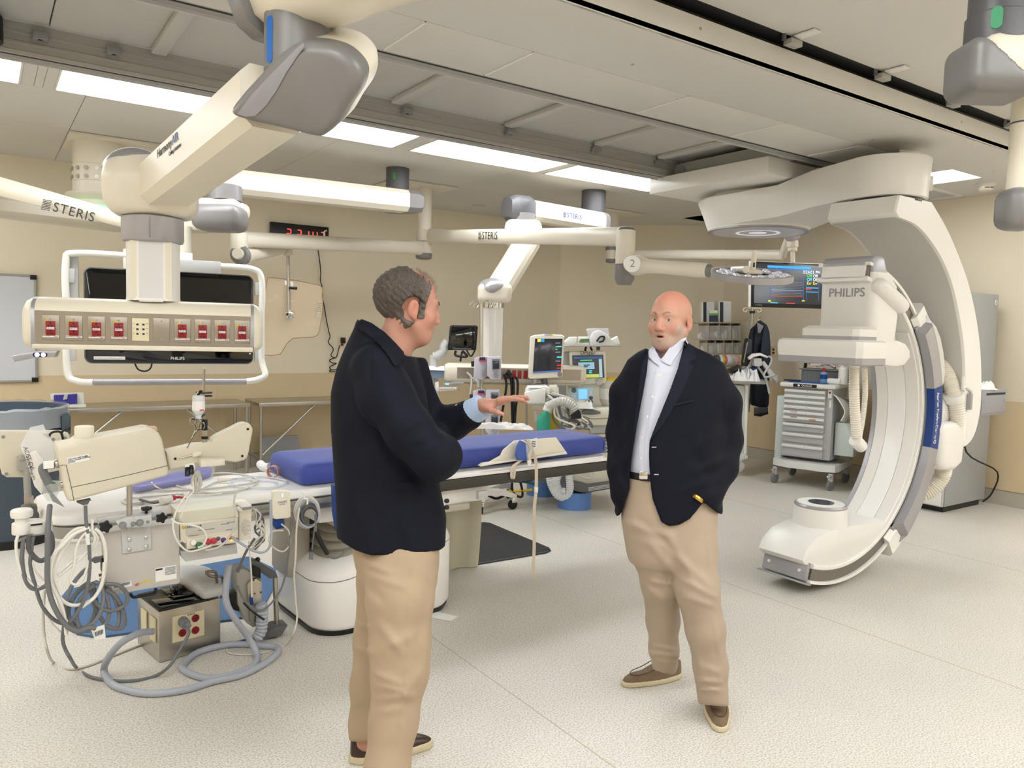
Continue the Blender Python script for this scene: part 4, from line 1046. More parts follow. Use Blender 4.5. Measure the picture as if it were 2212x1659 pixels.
for sg in (-1, 1):
 O('side_rail', G().box(T(.85, sg*.305, .715), (1.3, .012, .03), TR, .002), steel, TB)
O('long_rail', G().box(T(2.45, -.3, .738), (1.75, .03, .062), TR, .004), mat('rail_dark', '45433f', .35, .4), TB)
O('white_lip', G().box(T(2.45, -.305, .783), (1.7, .03, .018), TR, .004), twhite, TB)
O('table_carriage', G().box(T(1.75, 0, .65), (1.1, .5, .09), TR, .01), twhite, TB)
O('carriage_step', G().box(T(1.72, -.02, .59), (.85, .52, .04), TR, .01), tgrey, TB)
O('lever', G().box(T(2.2, -.32, .66), (.07, .03, .05), TR, .006), lgrey, TB)
def pr(u0, u1, v0, v1, r, zl, zr, n=6):
 ring = []
 for a, b in rrect(u1-u0, v1-v0, r, n):
  u = (u0+u1)/2+a; k = (u-u0)/(u1-u0); k = k*k*(3-2*k); ring.append(T(u, (v0+v1)/2+b, zl+(zr-zl)*k))
 return ring
b0, b1, c0_, c1_ = 1.17, 2.05, -.33, .4
g = G(); g.loft([pr(b0+.02, b1-.02, c0_+.02, c1_-.02, .16, .0, .0), pr(b0+.01, b1-.01, c0_+.01, c1_-.01, .16, .03, .03)]); O('base_skirt', g, black, TB)
g = G(); g.loft([pr(b0+.02, b1-.02, c0_+.015, c1_-.02, .16, .03, .03), pr(b0+.0, b1, c0_, c1_, .17, .06, .06), pr(b0-.0, b1, c0_, c1_, .17, .3, .42), pr(b0+.01, b1-.01, c0_+.01, c1_-.01, .17, .335, .455), pr(b0+.08, b1-.08, c0_+.09, c1_-.09, .13, .385, .52)])
O('pedestal', g, twhite, TB, ang=45)
O('pedestal_seam', G().loft([pr(b0-.001, b1+.001, c0_-.001, c1_+.001, .17, .293, .412), pr(b0-.001, b1+.001, c0_-.001, c1_+.001, .17, .297, .416)], False), dgrey, TB)
g = G(); rings = []
for i in range(12):
 k = i/11; q = .0 if i % 2 else .03
 rings.append(pr(b0+.09+q+.02*k, b1-.1-q-.02*k, c0_+.1+q, c1_-.1-q, .12, .37+.26*k, .5+.13*k))
g.loft(rings); O('bellows', g, bell_m, TB, ang=15)
O('column', G().box(T(1.2, .12, .45), (.14, .25, .4), TR, .03), tgrey, TB)
blue_m = mat('blue_pad', '3a4a9c', .6, noise=.08, nscale=6, bump=.12, bscale=90, sheen=.15)
p0, p1, q0, q1 = 1.13, 3.37, -.2, .28
g = G(); g.loft([tring(p0+.015, p1-.015, q0+.015, q1-.015, .03, .802), tring(p0, p1, q0, q1, .04, .815), tring(p0, p1, q0, q1, .045, .885), tring(p0+.008, p1-.008, q0+.008, q1-.008, .045, .905), tring(p0+.03, p1-.03, q0+.03, q1-.03, .04, .918), tring(p0+.2, p1-.2, q0+.15, q1-.15, .03, .922)])
PD = O('table_pad', g, blue_m, None, ang=60, label='thick royal blue foam pad lying on the operating table', cat='table pad')
g = G(); g.tube([T(p1-.045, q0-.001, z) for z in (.83, .86, .89)], .0035, 6, 2); O('seam', g, mat('pad_seam', '2a3575', .7), PD)
ab = thing('arm_board', 'white angled plastic arm board clipped along the near edge of the blue pad', 'arm board', T(2.4, -.28, .8))
q = [P(x, y, Y=3.86) for x, y in ((1052, 1001), (1082, 984), (1088, 972), (1112, 952), (1202, 945), (1224, 977), (1150, 988), (1100, 995))]
O('board', G().slab(q, (0, .012, 0), .003), cream, ab)
q = [P(x, y, Y=3.83) for x, y in ((1048, 1002), (1224, 976), (1226, 981), (1100, 998), (1040, 1008))]
O('ledge', G().slab(q, (0, .05, 0), .003), cream, ab)
st = thing('restraint_strap', 'pale strap and blue padded cuff hung over the arm board, tail reaching the floor', 'strap', P(1150, 1000, Y=3.78))
def strp(pts, Y, wd, m, nm='strap'):
 O(nm, G().strap([P(*q, Y=Y) for q in pts], wd, .004, rgt, 4), m, st)
sm = mat('webbing', 'd9cbb6', .85, bump=.1, bscale=400)
strp([(1133, 951), (1142, 955), (1150, 975), (1158, 1000), (1158, 1060), (1154, 1100), (1154, 1180), (1152, 1230), (1156, 1250)], 3.79, .02, sm)
strp([(1131, 990), (1118, 1000), (1107, 1010), (1105, 1030), (1110, 1032), (1112, 1010)], 3.8, .016, sm)
strp([(1140, 952), (1148, 970), (1143, 985), (1147, 1000)], 3.77, .016, sm)
g = G(); q = [P(x, y, Y=3.79) for x, y in ((1127, 952), (1137, 957), (1147, 960), (1146, 985), (1137, 997), (1120, 994), (1117, 985), (1120, 965))]
g.slab(q, (0, .03, 0), .008); O('cuff', g, mat('cuff_blue', '4a63ac', .7), st)
O('cuff_lining', G().slab([P(x, y, Y=3.786) for x, y in ((1136, 958), (1150, 958), (1150, 985), (1139, 995))], (0, .01, 0), .002), mat('lining', 'b9c2da', .8), st)
O('buckle', G().slab([P(x, y, Y=3.76) for x, y in ((1140, 995), (1147, 993), (1147, 1005), (1141, 1007))], (0, .01, 0), .002), white, st)
O('buckle', G().slab([P(x, y, Y=3.78) for x, y in ((1155, 1052), (1163, 1053), (1162, 1065), (1155, 1064))], (0, .01, 0), .002), white, st)
lb = O('care_label', G().slab([P(x, y, Y=3.84) for x, y in ((1145, 950), (1160, 946), (1161, 950), (1158, 968), (1150, 970))], (0, .004, 0)), paper, st)
for k in range(4):
 O('print', G().slab([P(1149+a, 954+k*3.6+b, Y=3.837) for a, b in ((0, 0), (8, -1), (8, .4), (0, 1.4))], (0, .002, 0)), ink, lb)
dr_ = [V((2.2+.6*i/14, 4.42+.02*math.sin(i*1.3), 0)) for i in range(15)]
g = G(); rings = []
for p in dr_:
 k = (p.x-2.2)/.6
 rings.append([V((p.x+.03*math.sin(z*3)*k, p.y+.012*math.sin(z*5+p.x*6), z)) for z in (.005, .1, .3, .5, .74)]+[V((p.x+.03*math.sin(z*3)*k, p.y+.02+.012*math.sin(z*5+p.x*6), z)) for z in (.74, .5, .3, .1, .005)])
g.loft(rings); O('hanging_drape', g, mat('lead_drape', 'bdb8a0', .6), None, ang=60, label='plain beige protective drape hanging from the far side of the operating table to the floor', cat='drape')
g = G()
def pile(c, w_, d_, h_, seed, n=14, m=None):
 rnd = random.Random(seed); gg = G(); vs = []
 for i in range(n+1):
  for j in range(n+1):
   a, b = i/n-.5, j/n-.5; e = max(0, 1-(2*abs(a))**4)*max(0, 1-(2*abs(b))**4)
   vs.append(V(c)+rgt*a*w_*(1+.1*rnd.random())+fwd*b*d_*(1+.1*rnd.random())+uz*(h_*min(1, e*2.5)*(.15+1.1*rnd.random()**1.5)))
 fs = [(i*(n+1)+j, i*(n+1)+j+1, (i+1)*(n+1)+j+1, (i+1)*(n+1)+j) for i in range(n) for j in range(n)]
 gg.raw(vs, fs); base = [V((v.x, v.y, V(c).z)) for v in vs]; gg.raw(base, [f[::-1] for f in fs]); return gg
O('paper_drape', pile(P(1085, 925, Z=.925)+uz*-.0, .42, .12, .035, 3), paper, None, label='crumpled white paper drape lying on the far edge of the blue pad', cat='drape')
g = G(); g.tube([P(x, y, Z=.82) for x, y in ((563, 1003), (568, 1008), (578, 1010))]+[P(585, 1008, Z=.83)], .025, 10); O('rolled_towel', g, mat('towel', 'e9e7e8', .9, bump=.3), None, label='small rolled white towel at the far left corner of the blue pad', cat='towel')
g = G(); c = P(590, 1032, Z=.8)
g.strap([c+uz*.004+rgt*-.0]+[c+rgt*.03*math.cos(a)+uz*(.034+.032*math.sin(a)) for a in [math.radians(k) for k in range(-90, 260, 20)]], .035, .004, fwd, 1); O('elastic_band', g, mat('tan_band', 'd29a80', .8), None, label='tan rolled elastic band at the near left corner of the blue pad', cat='bandage')
def cab(name, label, pts, r, m, Y=3.58, cat='cable', parent=None, n=7, sm=5, group=None):
 q = []
 for p in pts:
  if len(p) == 3:
   q.append(P(p[0], p[1], Z=max(r, .006)) if p[2] == 'f' else P(p[0], p[1], Z=.8+r) if p[2] == 't' else P(p[0], p[1], Y=p[2]))
  else:
   q.append(P(p[0], p[1], Y=Y))
 if parent is None:
  return O(name, G().tube(q, r, n, sm), m, None, ang=80, label=label, cat=cat, group=group)
 return O(name, G().tube(q, r, n, sm), m, parent, ang=80)
def S1(*c):     # crop helper: photo points measured on a 4.878x enlargement with origin (ox, oy)
 ox, oy, k = c[0]
 return [(ox+a/k, oy+b/k, *r) for a, b, *r in c[1:]]
C1, C2, C3, C4 = (0, 1080, 4.878), (370, 1060, 4.879), (200, 1230, 4.608), (40, 900, 5.529)
IY = 3.5
IJ = thing('contrast_injector', 'cream contrast injector head tilted on a steel pole, arm with rounded triangular end', 'injector', P(290, 1125, Y=IY))
def outl(pts, Y):
 return [P(x, y, Y=Y) for x, y in pts]
def slabY(name, pts, Y, th, m, bev=.01, seg=3, ang=45, par=None):
 return O(name, G().slab(outl(pts, Y), (0, th, 0), bev, seg), m, par or IJ, ang=ang)
body = S1(C4, (450, 390), (470, 355), (650, 325), (700, 285), (860, 275), (1545, 145), (1620, 155), (1680, 200), (1720, 270), (1800, 640), (1795, 690), (1760, 720), (620, 1020), (585, 1000), (560, 930), (480, 520))
slabY('injector_head', body, IY, .17, ivory, .03, 4)
O('seam', G().tube(outl(S1(C4, (630, 845), (1100, 745), (1700, 605), (1795, 575)), IY-.001), .0012, 4, 3), dgrey, IJ)
O('seam', G().tube(outl(S1(C4, (497, 585), (568, 576), (632, 850), (663, 1010)), IY-.001), .0012, 4, 1), dgrey, IJ)
a, b = P(182, 951, Y=IY+.085), P(182, 920, Y=IY+.085)
O('knob', G().cyl(a, b, .036, n=28, bev=.004), cream, IJ); O('knob_ring', G().cyl(a-uz*.006, a, .034, n=28), black, IJ)
lb = O('label', G().slab(outl(S1(C4, (575, 495), (838, 445), (850, 515), (590, 570)), IY-.001), (0, .002, 0)), paper, IJ)
ex_ = (P(190, 990, Y=IY)-P(150, 998, Y=IY)).normalized()
for k, s in enumerate(('Use only with piston', 'pump marked with this', 'symbol')):
 text(s, .0085, P(147, 992.5+k*3.6, Y=IY-.0015), ex_, uz, ink, lb, align='LEFT')
text('→', .016, P(184.5, 986.5, Y=IY-.0015), ex_, uz, ink, lb)
O('screen_patch', G().slab(outl(S1(C4, (1365, 190), (1490, 170), (1500, 200), (1385, 220)), IY+.004), (0, .01, 0)), lgrey, IJ)
arm = S1(C4, (1760, 410), (2100, 330))+S1((360, 780, 5.925), (450, 1060), (585, 1035), (590, 1000), (640, 960), (960, 800), (1020, 790), (1070, 805), (1105, 860), (1108, 900), (1060, 1150), (1040, 1230), (1000, 1270), (890, 1300), (740, 1280), (430, 1320), (40, 1400), (20, 1330))
slabY('injector_arm', arm, IY+.045, .07, ivory, .012, 3)
for x, y in S1((360, 780, 5.925), (110, 1250), (968, 1215), (1040, 870)):
 O('screw_hole', G().cyl(P(x, y, Y=IY+.043), P(x, y, Y=IY+.05), .006, n=12), black, IJ)
slabY('slide_block', S1((360, 780, 5.925), (330, 1180), (450, 1155), (455, 1205), (340, 1235)), IY+.03, .02, cream, .004)
O('slide_rod', G().cyl(P(388, 990, Y=IY+.04), P(418, 983, Y=IY+.04), .003, n=8), steel, IJ)
slabY('tray', S1((360, 780, 5.925), (435, 1265), (600, 1255), (610, 1262), (700, 1255), (745, 1245), (752, 1335), (440, 1362)), IY-.02, .06, cream, .005)
O('latch', G().box(P(321, 929, Y=IY+.08), (.06, .05, .03), None, .004), mat('tan_plastic', 'c9a98a', .5), IJ); O('lever', G().cyl(P(325, 932, Y=IY+.08), P(340, 928, Y=IY+.08), .004, n=8), steel, IJ)
O('pole', G().cyl(P(279, 1140, Y=IY+.03), P(280, 1040, Y=IY+.03), .0115, n=16), steel, IJ)
O('connector', G().cyl(P(118, 1003, Y=IY+.06), P(128, 1000, Y=IY+.06), .018, n=18, bev=.003), steel, IJ)
O('connector', G().cyl(P(130, 1048, Y=IY+.06), P(140, 1046, Y=IY+.06), .015, n=18, bev=.003), steel, IJ)
g = G(); g.tube([P(*q, Y=IY+.06) for q in ((118, 1004), (100, 1006), (92, 1012), (96, 1026), (106, 1045))], .016, 10); O('elbow_plug', g, greyc, IJ)
O('plug_label', G().box(P(105, 1004, Y=IY+.04), (.036, .012, .03), None, .002), paper, IJ)
O('plug', G().slab(outl(S1(C4, (695, 1020), (860, 985), (870, 1000), (850, 1010), (830, 1050), (770, 1060), (700, 1030)), IY+.04), (0, .03, 0), .003), greyc, IJ)
slabY('clamp_bar', S1(C4, (940, 1220), (1150, 1185), (1700, 1115), (1780, 1180), (1700, 1200), (1160, 1270), (950, 1290)), IY+.03, .03, lgrey, .004)
slabY('clamp_block', S1(C4, (1160, 1255), (1280, 1210), (1590, 1170), (1600, 1290), (1210, 1340), (1190, 1300)), IY-.01, .06, lgrey, .005)
for x, y, r in S1(C4, (1243, 1298, .016), (1370, 1283, .011), (1448, 1268, .016), (1547, 1258, .007)):
 O('socket', G().lathe([(r, 0), (r*.7, -.003), (r*.6, .004), (r*.25, .004)], P(x, y, Y=IY-.011), (0, -1, 0), 18), mgrey, IJ)
def star(c, ax, r, par):
 x_, y_, z_ = frame(ax); o = []
 for k in range(30):
  a = 2*math.pi*k/30; o.append((r*(1+.18*math.cos(5*a))*math.cos(a), r*(1+.18*math.cos(5*a))*math.sin(a)))
 return O('star_knob', G().prism(o, c, x_, y_, .014, .003), black, par, ang=40)
star(P(227, 1137, Y=IY+.02), (0, -1, 0), .023, IJ); star(P(348, 1118, Y=IY+.02), (0, -1, 0), .021, IJ); star(P(316, 1102, Y=IY+.02), (0, 0, 1), .019, IJ); O('knob_stem', G().cyl(P(316, 1116, Y=IY+.02), P(316, 1102, Y=IY+.02), .006, n=10), black, IJ)
PS = thing('power_unit', 'flat grey power unit with warning labels and a black handle, hung below the injector clamp', 'power unit', P(305, 1200, Y=IY+.06))
slabY('case', S1(C1, (1085, 350), (1250, 320), (1870, 240), (1890, 260), (1898, 870), (1880, 885), (1190, 1005), (1120, 960)), IY+.05, .1, mat('unit_grey', 'c4bfb9', .45), .006, par=PS)
slabY('bracket', S1(C1, (1275, 300), (1590, 280), (1598, 520), (1290, 572)), IY+.042, .008, lgrey, .003, par=PS)
for x, y in S1(C1, (1362, 418), (1540, 393), (1362, 520), (1540, 493)):
 O('screw', G().sph(P(x, y, Y=IY+.04), (.009, .005, .009)), chrome, PS)
lb = slabY('label', S1(C1, (1180, 905), (1385, 855), (1390, 905), (1185, 950)), IY+.048, .004, paper, 0, par=PS)
for k in range(3):
 O('print', G().slab(outl(S1(C1, (1200, 925-k*12), (1370, 880-k*9), (1370, 884-k*9), (1200, 930-k*12)), IY+.0465), (0, .002, 0)), ink, lb)
lb = slabY('label', S1(C1, (1637, 720), (1858, 685), (1862, 830), (1640, 865)), IY+.048, .004, paper, 0, par=PS)
for k in range(7):
 O('print', G().slab(outl(S1(C1, (1740, 715+k*12), (1850, 698+k*12), (1850, 703+k*12), (1740, 720+k*12)), IY+.0465), (0, .002, 0)), gink, lb)
O('print', G().slab(outl(S1(C1, (1642, 730), (1712, 718), (1712, 735), (1642, 748)), IY+.0465), (0, .002, 0)), ink, lb)
for x, y in S1(C1, (1485, 875), (1533, 865), (1585, 856)):
 O('warning_sign', G().slab([P(x+a, y+b, Y=IY+.048) for a, b in ((-3.6, -3.2), (3.6, -3.8), (0, 3.6))], (0, .004, 0)), yel, PS)
O('round_sign', G().cyl(P(295, 1262, Y=IY+.049), P(295, 1262, Y=IY+.052), .008, n=16), mat('sign_red', 'b35a58', .6), PS)
g = G(); g.tube([P(x, y, Y=IY+.1) for x, y in S1(C1, (1370, 985), (1400, 1022), (1450, 1020), (1560, 1000), (1630, 980), (1640, 930))], .007, 8); O('handle', g, black, PS)
O('socket', G().box(P(221, 1218, Y=IY+.1), (.012, .05, .06), None, .003), black, PS)
O('plug', G().slab(outl(S1(C1, (960, 645), (1000, 615), (1080, 605), (1085, 650), (1000, 672)), IY+.08), (0, .03, 0), .005), greyc, PS)
O('connector', G().cyl(P(214, 1250, Y=IY+.1), P(228, 1247, Y=IY+.1), .02, n=16), steel, PS)
FP = thing('injector_display', 'back of a cream display panel on a steel post, left table end', 'display panel', P(60, 1100, Y=3.95))
O('panel', G().slab(outl([(-12, 935), (0, 931), (130, 931), (148, 937), (153, 950), (158, 1010), (60, 1032), (15, 1032), (4, 1025), (-14, 960)], 3.95), (0, .05, 0), .012, 3), ivory, FP, ang=45)
for x, y in ((7, 944), (14, 1024), (115, 949), (140, 946)):
 O('screw', G().cyl(P(x, y, Y=3.948), P(x, y, Y=3.955), .0075, n=12), mgrey, FP)
O('post', G().cyl(P(62, 1100, Y=3.92), P(56, 1000, Y=3.92), .014, n=14), alu, FP); O('post_sleeve', G().cyl(P(63, 1102, Y=3.92), P(62, 1072, Y=3.92), .018, n=14), steel, FP)
O('clamp', G().box(P(54, 1000, Y=3.93), (.06, .05, .06), None, .006), alu, FP); O('clamp_knob', G().sph(P(48, 990, Y=3.91), .016), alu, FP)
O('rail_block', G().box(P(63, 1108, Y=3.9), (.06, .07, .07), None, .008), dgrey, FP)
g = G(); g.tube([P(x, y, Y=3.85) for x, y in S1(C4, (300, 210), (335, 220), (360, 245), (385, 200), (440, 180), (510, 195), (540, 330))], .005, 6); O('hook', g, black, FP)
g = G(); g.tube([P(x, y, Y=3.86) for x, y in S1(C4, (510, 195), (550, 155), (600, 160), (605, 120))], .005, 6); O('hook', g, black, FP)
def bag(pts, Y, label, m, seed):
 rnd = random.Random(seed); q = outl(S1(C4, *pts), Y); o = O('plastic_bag', G().slab(q, (0, .012, 0), .003), m, None, label=label, cat='plastic bag'); return o
bagm = mat('bag_film', 'eef0f2', .2, alpha=.4); bagm2 = mat('bag_paper', 'efece6', .6)
b_ = bag([(75, 465), (215, 400), (300, 520), (290, 900), (275, 930), (190, 830)], 3.72, 'white printed sterile pouch hanging beside the display panel, black lettering', bagm2, 1)
text('ACIST CVi', .022, P(62, 990, Y=3.715), (.25, 0, -1), (1, 0, .25), ink, b_, align='CENTER')
text('A2000 Syringe Kit', .014, P(66, 1012, Y=3.715), (.25, 0, -1), (1, 0, .25), ink, b_)
bag([(20, 340), (140, 130), (300, 95), (340, 190), (430, 330), (430, 520), (330, 560), (200, 400), (60, 460)], 3.75, 'clear plastic bag with a grey label hanging behind the printed pouch', bagm, 2)
bag([(280, 780), (330, 760), (500, 770), (500, 880), (420, 1010), (520, 1060), (470, 1000), (350, 1010), (290, 930)], 3.69, 'small clear bag with a green tag hanging at the end of the injector', bagm, 3)
O('green_tag', G().slab(outl(S1(C4, (392, 785), (440, 782), (440, 800), (392, 803)), 3.685), (0, .003, 0)), mat('tag_green', '3c9a58', .6), None, label='tiny green tag on the small clear bag beside the injector', cat='tag')
JC = thing('hand_controller', 'white mushroom knob hand controller clamped to the left end of the table rail', 'controller', P(60, 1130, Y=3.62))
a = P(47, 1110, Y=3.6)
O('knob', G().lathe([(.02, -.02), (.037, -.012), (.04, .0), (.039, .014), (.034, .019), (.0, .021)], a, n=32), white, JC)
O('stem', G().cyl(P(47, 1132, Y=3.6), a-uz*.015, .024, n=24), white, JC)
O('body', G().cyl(P(46, 1153, Y=3.6), P(46, 1129, Y=3.6), .033, n=28, bev=.003), white, JC)
O('body', G().cyl(P(74, 1150, Y=3.62), P(77, 1123, Y=3.62), .038, n=28, bev=.003), white, JC)
O('slot', G().box(P(79, 1133, Y=3.58), (.04, .006, .006), None), black, JC); O('clamp', G().box(P(92, 1140, Y=3.66), (.07, .05, .05), None, .004), lgrey, JC)
O('cable_hook', G().tube([P(x, y, Y=3.58) for x, y in S1(C1, (150, 440), (200, 425), (330, 370), (350, 360))], .006, 6), steel, JC)
cab('cable', 'thick dark grey cable from the elbow plug of the injector down to the coil', S1(C1, (525, 60, 3.55), (505, 300), (500, 600), (500, 850), (540, 1050), (620, 1220), (720, 1340), (830, 1385), (930, 1345), (1010, 1350)), .0105, greyc, 3.46)
cab('cable', 'straight grey cable from the plug under the injector with printed white tape', S1(C1, (900, 60), (905, 200), (925, 350), (940, 500), (945, 700), (925, 900), (870, 1090), (760, 1260), (690, 1330)), .007, greyc, 3.48)
O('cable_tape', G().cyl(P(188.5, 1152, Y=3.48), P(191, 1176, Y=3.48), .0085, n=10), paper, None, label='white tape printed with numbers wrapped round the straight grey cable', cat='tape')
cw = thing('white_cable_coil', 'long hanging coil of white cables on a plastic hook beside the power unit', 'cable coil', P(170, 1200, Y=3.52))
wl_ = [[(940, 290), (800, 310), (680, 420), (600, 560), (540, 760), (570, 900), (640, 1040), (760, 1110), (900, 1085), (1000, 1020), (1070, 900), (1110, 700), (1110, 520), (1070, 370), (1000, 300)],
       [(950, 300), (820, 340), (700, 480), (620, 620), (580, 810), (600, 900), (640, 1000)],
       [(960, 310), (860, 390), (800, 520), (780, 700), (740, 840), (780, 890), (850, 870), (910, 740), (940, 620)],
       [(970, 310), (1030, 400), (1000, 480), (900, 570), (760, 650), (640, 760), (580, 820)],
       [(965, 320), (1000, 400), (970, 490), (880, 590), (760, 690), (600, 820)],
       [(940, 290), (780, 360), (660, 480), (580, 560), (540, 700), (530, 860), (600, 1000), (660, 1150), (690, 1300), (700, 1420)],
       [(590, 850), (600, 1000), (640, 1150), (680, 1290), (690, 1410)],
       [(860, 1130), (1000, 1020), (1080, 860), (1100, 660)]]
for k, q in enumerate(wl_):
 cab('cable', '', S1(C1, *q), .0075 if k in (0, 5, 7) else .005, whc, 3.5-.01*(k % 3), parent=cw)
O('hook', G().slab(outl(S1(C1, (958, 205), (985, 205), (990, 350), (960, 355)), 3.49), (0, .02, 0), .002), white, cw)
cg = thing('grey_cable_coil', 'loose coil of grey cables hanging near the floor with a barcode tag', 'cable coil', P(210, 1290, Y=3.56))
for k, q in enumerate([[(1010, 870), (880, 920), (770, 1030), (720, 1180), (780, 1320), (900, 1340), (980, 1250), (1010, 1080), (990, 930)],
          [(1010, 880), (920, 960), (830, 1080), (810, 1250), (880, 1370), (1040, 1360), (1140, 1250), (1140, 1080), (1080, 930)],
          [(1100, 885), (1250, 900), (1340, 1000), (1320, 1100), (1180, 1170), (1060, 1130), (980, 1040)],
          [(1090, 900), (1190, 1010), (1250, 1180), (1240, 1320), (1150, 1350), (1060, 1240), (990, 1100), (960, 960)],
          [(1110, 940), (1220, 1020), (1300, 1180), (1310, 1320), (1220, 1360), (1110, 1320)],
          [(1000, 860), (1060, 900), (1090, 1010), (1060, 1180), (960, 1320), (830, 1370)],
          [(930, 870), (820, 960), (700, 1180), (680, 1300), (670, 1400)],
          [(960, 700), (870, 760), (760, 900), (700, 1060), (680, 1240)]]):
 cab('cable', '', S1(C1, *q), .0085, mat('grey_cable2', '7c7e86', .5) if k % 2 else greyc, 3.54-.012*(k % 3), parent=cg)
tg = O('tag', G().slab(outl(S1(C1, (955, 1360), (1100, 1315), (1115, 1460), (1000, 1480)), 3.5), (0, .003, 0)), paper, cg)
for k in range(6):
 O('barcode', G().slab([P(206+k*3+a, 1366-k*1.2+b, Y=3.497) for a, b in ((0, 0), (1.4, -.5), (1.8, 9), (.6, 9))], (0, .002, 0)), ink, tg)
for lab, pts, r, m in (('white cable curving from the hand controller to the coil', [(190, 370), (170, 450), (180, 600), (230, 760), (300, 850), (400, 920), (490, 900)], .006, whc),
  ('dark cable hanging in a deep loop below the hand controller', [(245, 430), (230, 600), (250, 780), (300, 900), (370, 940), (470, 910), (500, 870)], .0085, greyc),
  ('dark blue-grey cable sweeping from the hand controller to the coil near the floor', [(350, 390), (330, 520), (320, 700), (370, 900), (430, 1090), (520, 1220), (620, 1290), (720, 1310)], .0075, greyc),
  ('short thick dark cable loop right under the hand controller', [(310, 370), (300, 500), (360, 600), (430, 640), (500, 600), (550, 500), (540, 370), (500, 320)], .01, dgrey),
  ('thin pale cable from the hand controller crossing to the white coil', [(250, 430), (300, 560), (360, 720), (430, 820), (520, 880)], .004, whc),
  ('thin white cord dropping down to the floor at the far left', [(470, 900), (460, 1100), (520, 1260), (600, 1360), (680, 1420)], .004, whc)):
 cab('cable', lab, S1(C1, *pts), r, m, 3.56)
cab('cable', 'beige cord running from the left coil along the floor to the steel box', S1(C1, (470, 950), (455, 1150), (460, 1400), (500, 1600))+[(115, 1430, 'f'), (150, 1445, 'f'), (190, 1438, 'f'), (240, 1418, 'f'), (315, 1388, 'f')], .006, lgc, 3.6)
cab('mains_cable', 'grey power cord lying across the floor and plugged into the steel box', S1(C1, (670, 1350), (660, 1480), (690, 1580), (740, 1670))+[(165, 1442, 'f'), (195, 1462, 'f'), (240, 1470, 'f'), (290, 1470, 'f'), (335, 1460, 'f'), (365, 1440, 3.68), (385, 1410, 3.7), (400, 1385, 3.72), (408, 1365, 3.74), (404, 1356, 3.76)], .0075, greyc, 3.55, 'cord')
SB = thing('socket_box', 'stainless steel box on the floor with red sockets and a black glass top', 'socket box', (.8, 4.05, 0))
bl, br_, bk_ = P(344, 1433, Z=0), P(476, 1397, Z=0), P(316, 1392, Z=0)
e_ = (br_-bl).normalized(); f_ = uz.cross(e_); bw = (br_-bl).length; bd = .3; bhh = .25; RB_ = Matrix((e_, f_, uz)).transposed()
def B(a, b, z):
 return bl+e_*a+f_*b+uz*z
O('box', G().box(B(bw/2, bd/2, bhh/2+.002), (bw, bd, bhh), RB_, .003), steel, SB)
O('top_plate', G().box(B(bw*.4, bd/2, bhh+.006), (bw*.8, bd, .008), RB_, .002), black, SB)
O('glass_top', G().box(B(bw*.36, bd*.3, bhh+.012), (bw*.6, bd*.5, .005), RB_, .002), gloss, SB)
O('glass_lid', G().box(B(bw*.6, bd*.62, bhh+.02), (bw*.5, bd*.62, .006), RB_, .002), gloss, SB)
O('lid_knob', G().box(B(bw*.5, bd*.6, bhh+.035), (.05, .05, .03), RB_, .004), gloss, SB)
def mould(p):
 q = p-np.array(B(bw*.93, bd*.55, bhh+.01), np.float32); l = np.stack([q@np.array(e_, np.float32), q@np.array(f_, np.float32), q[..., 2]], -1)
 return np.maximum(smin(s_box(l, (.0, .05, .02), (.07, .22, .03), .025), s_ell(l, (-.02, .1, .05), (.11, .13, .04)), .04), -l[..., 2])
c = B(bw*.93, bd*.55, bhh); OS('moulded_cover', mould, c-V((.25, .3, .03)), c+V((.25, .32, .13)), .011, mat('mould_grey', 'c9c8c6', .4), SB)
sp = O('socket_plate', G().box(B(bw*.46, -.004, .15), (.155, .007, .13), RB_, .002), mat('almond_plate', 'e0d6b4', .45), SB)
for a, z in ((.36, .125), (.57, .183), (.57, .122)):
 sc_ = O('outlet', G().cyl(B(bw*a, -.006, z), B(bw*a, -.01, z), .019, n=20), red, SB)
 g = G(); g.box(B(bw*a-.006, -.011, z), (.003, .002, .01), RB_); g.box(B(bw*a+.006, -.011, z), (.003, .002, .01), RB_); g.cyl(B(bw*a, -.0105, z-.01), B(bw*a, -.0115, z-.01), .003, n=8); O('slots', g, black, sc_)
text('SURGE', .012, B(bw*.5, -.0078, .208), e_, uz, ink, SB)
O('plug', G().cyl(B(bw*.36, -.005, .185), B(bw*.36, -.05, .18), .024, n=20, bev=.005), mat('plug_grey', '7f8288', .5), SB)
O('plug_neck', G().cyl(B(bw*.36+.005, -.045, .18), B(bw*.41, -.06, .165), .015, .01, n=14), mat('plug_grey', '7f8288', .5), SB)
for a in (.07, .19):
 O('side_plate', G().box(B(-.004, a, .15), (.007, .075, .12), RB_, .002), mat('almond_plate', 'e0d6b4', .45), SB)
hose_m = bluegrey
cab('conduit', 'thick pale grey conduit looping over the floor from the steel box', [(330, 1364, 3.86), (300, 1368, 3.82), (260, 1390, 3.8), (232, 1425, 3.85), (225, 1450, 'f'), (240, 1476, 'f'), (280, 1492, 'f'), (330, 1498, 'f'), (400, 1490, 'f'), (460, 1472, 'f'), (530, 1455, 'f'), (590, 1420, 'f'), (600, 1400, 'f'), (570, 1395, 'f'), (500, 1392, 'f'), (430, 1408, 'f'), (396, 1435, 'f'), (398, 1448, 'f'), (440, 1464, 'f'), (490, 1460, 'f'), (545, 1440, 'f'), (555, 1415, 'f'), (538, 1380, 3.75), (510, 1340, 3.72), (490, 1305, 3.72), (488, 1270, 3.72), (495, 1220, 3.74)], .016, hose_m, cat='conduit', n=10)
mat_b = mat('blue_mat', '4a6a92', .6, noise=.06, nscale=20, bump=.15); mat_k = mat('black_mat', '2a2a2a', .75, bump=.2)
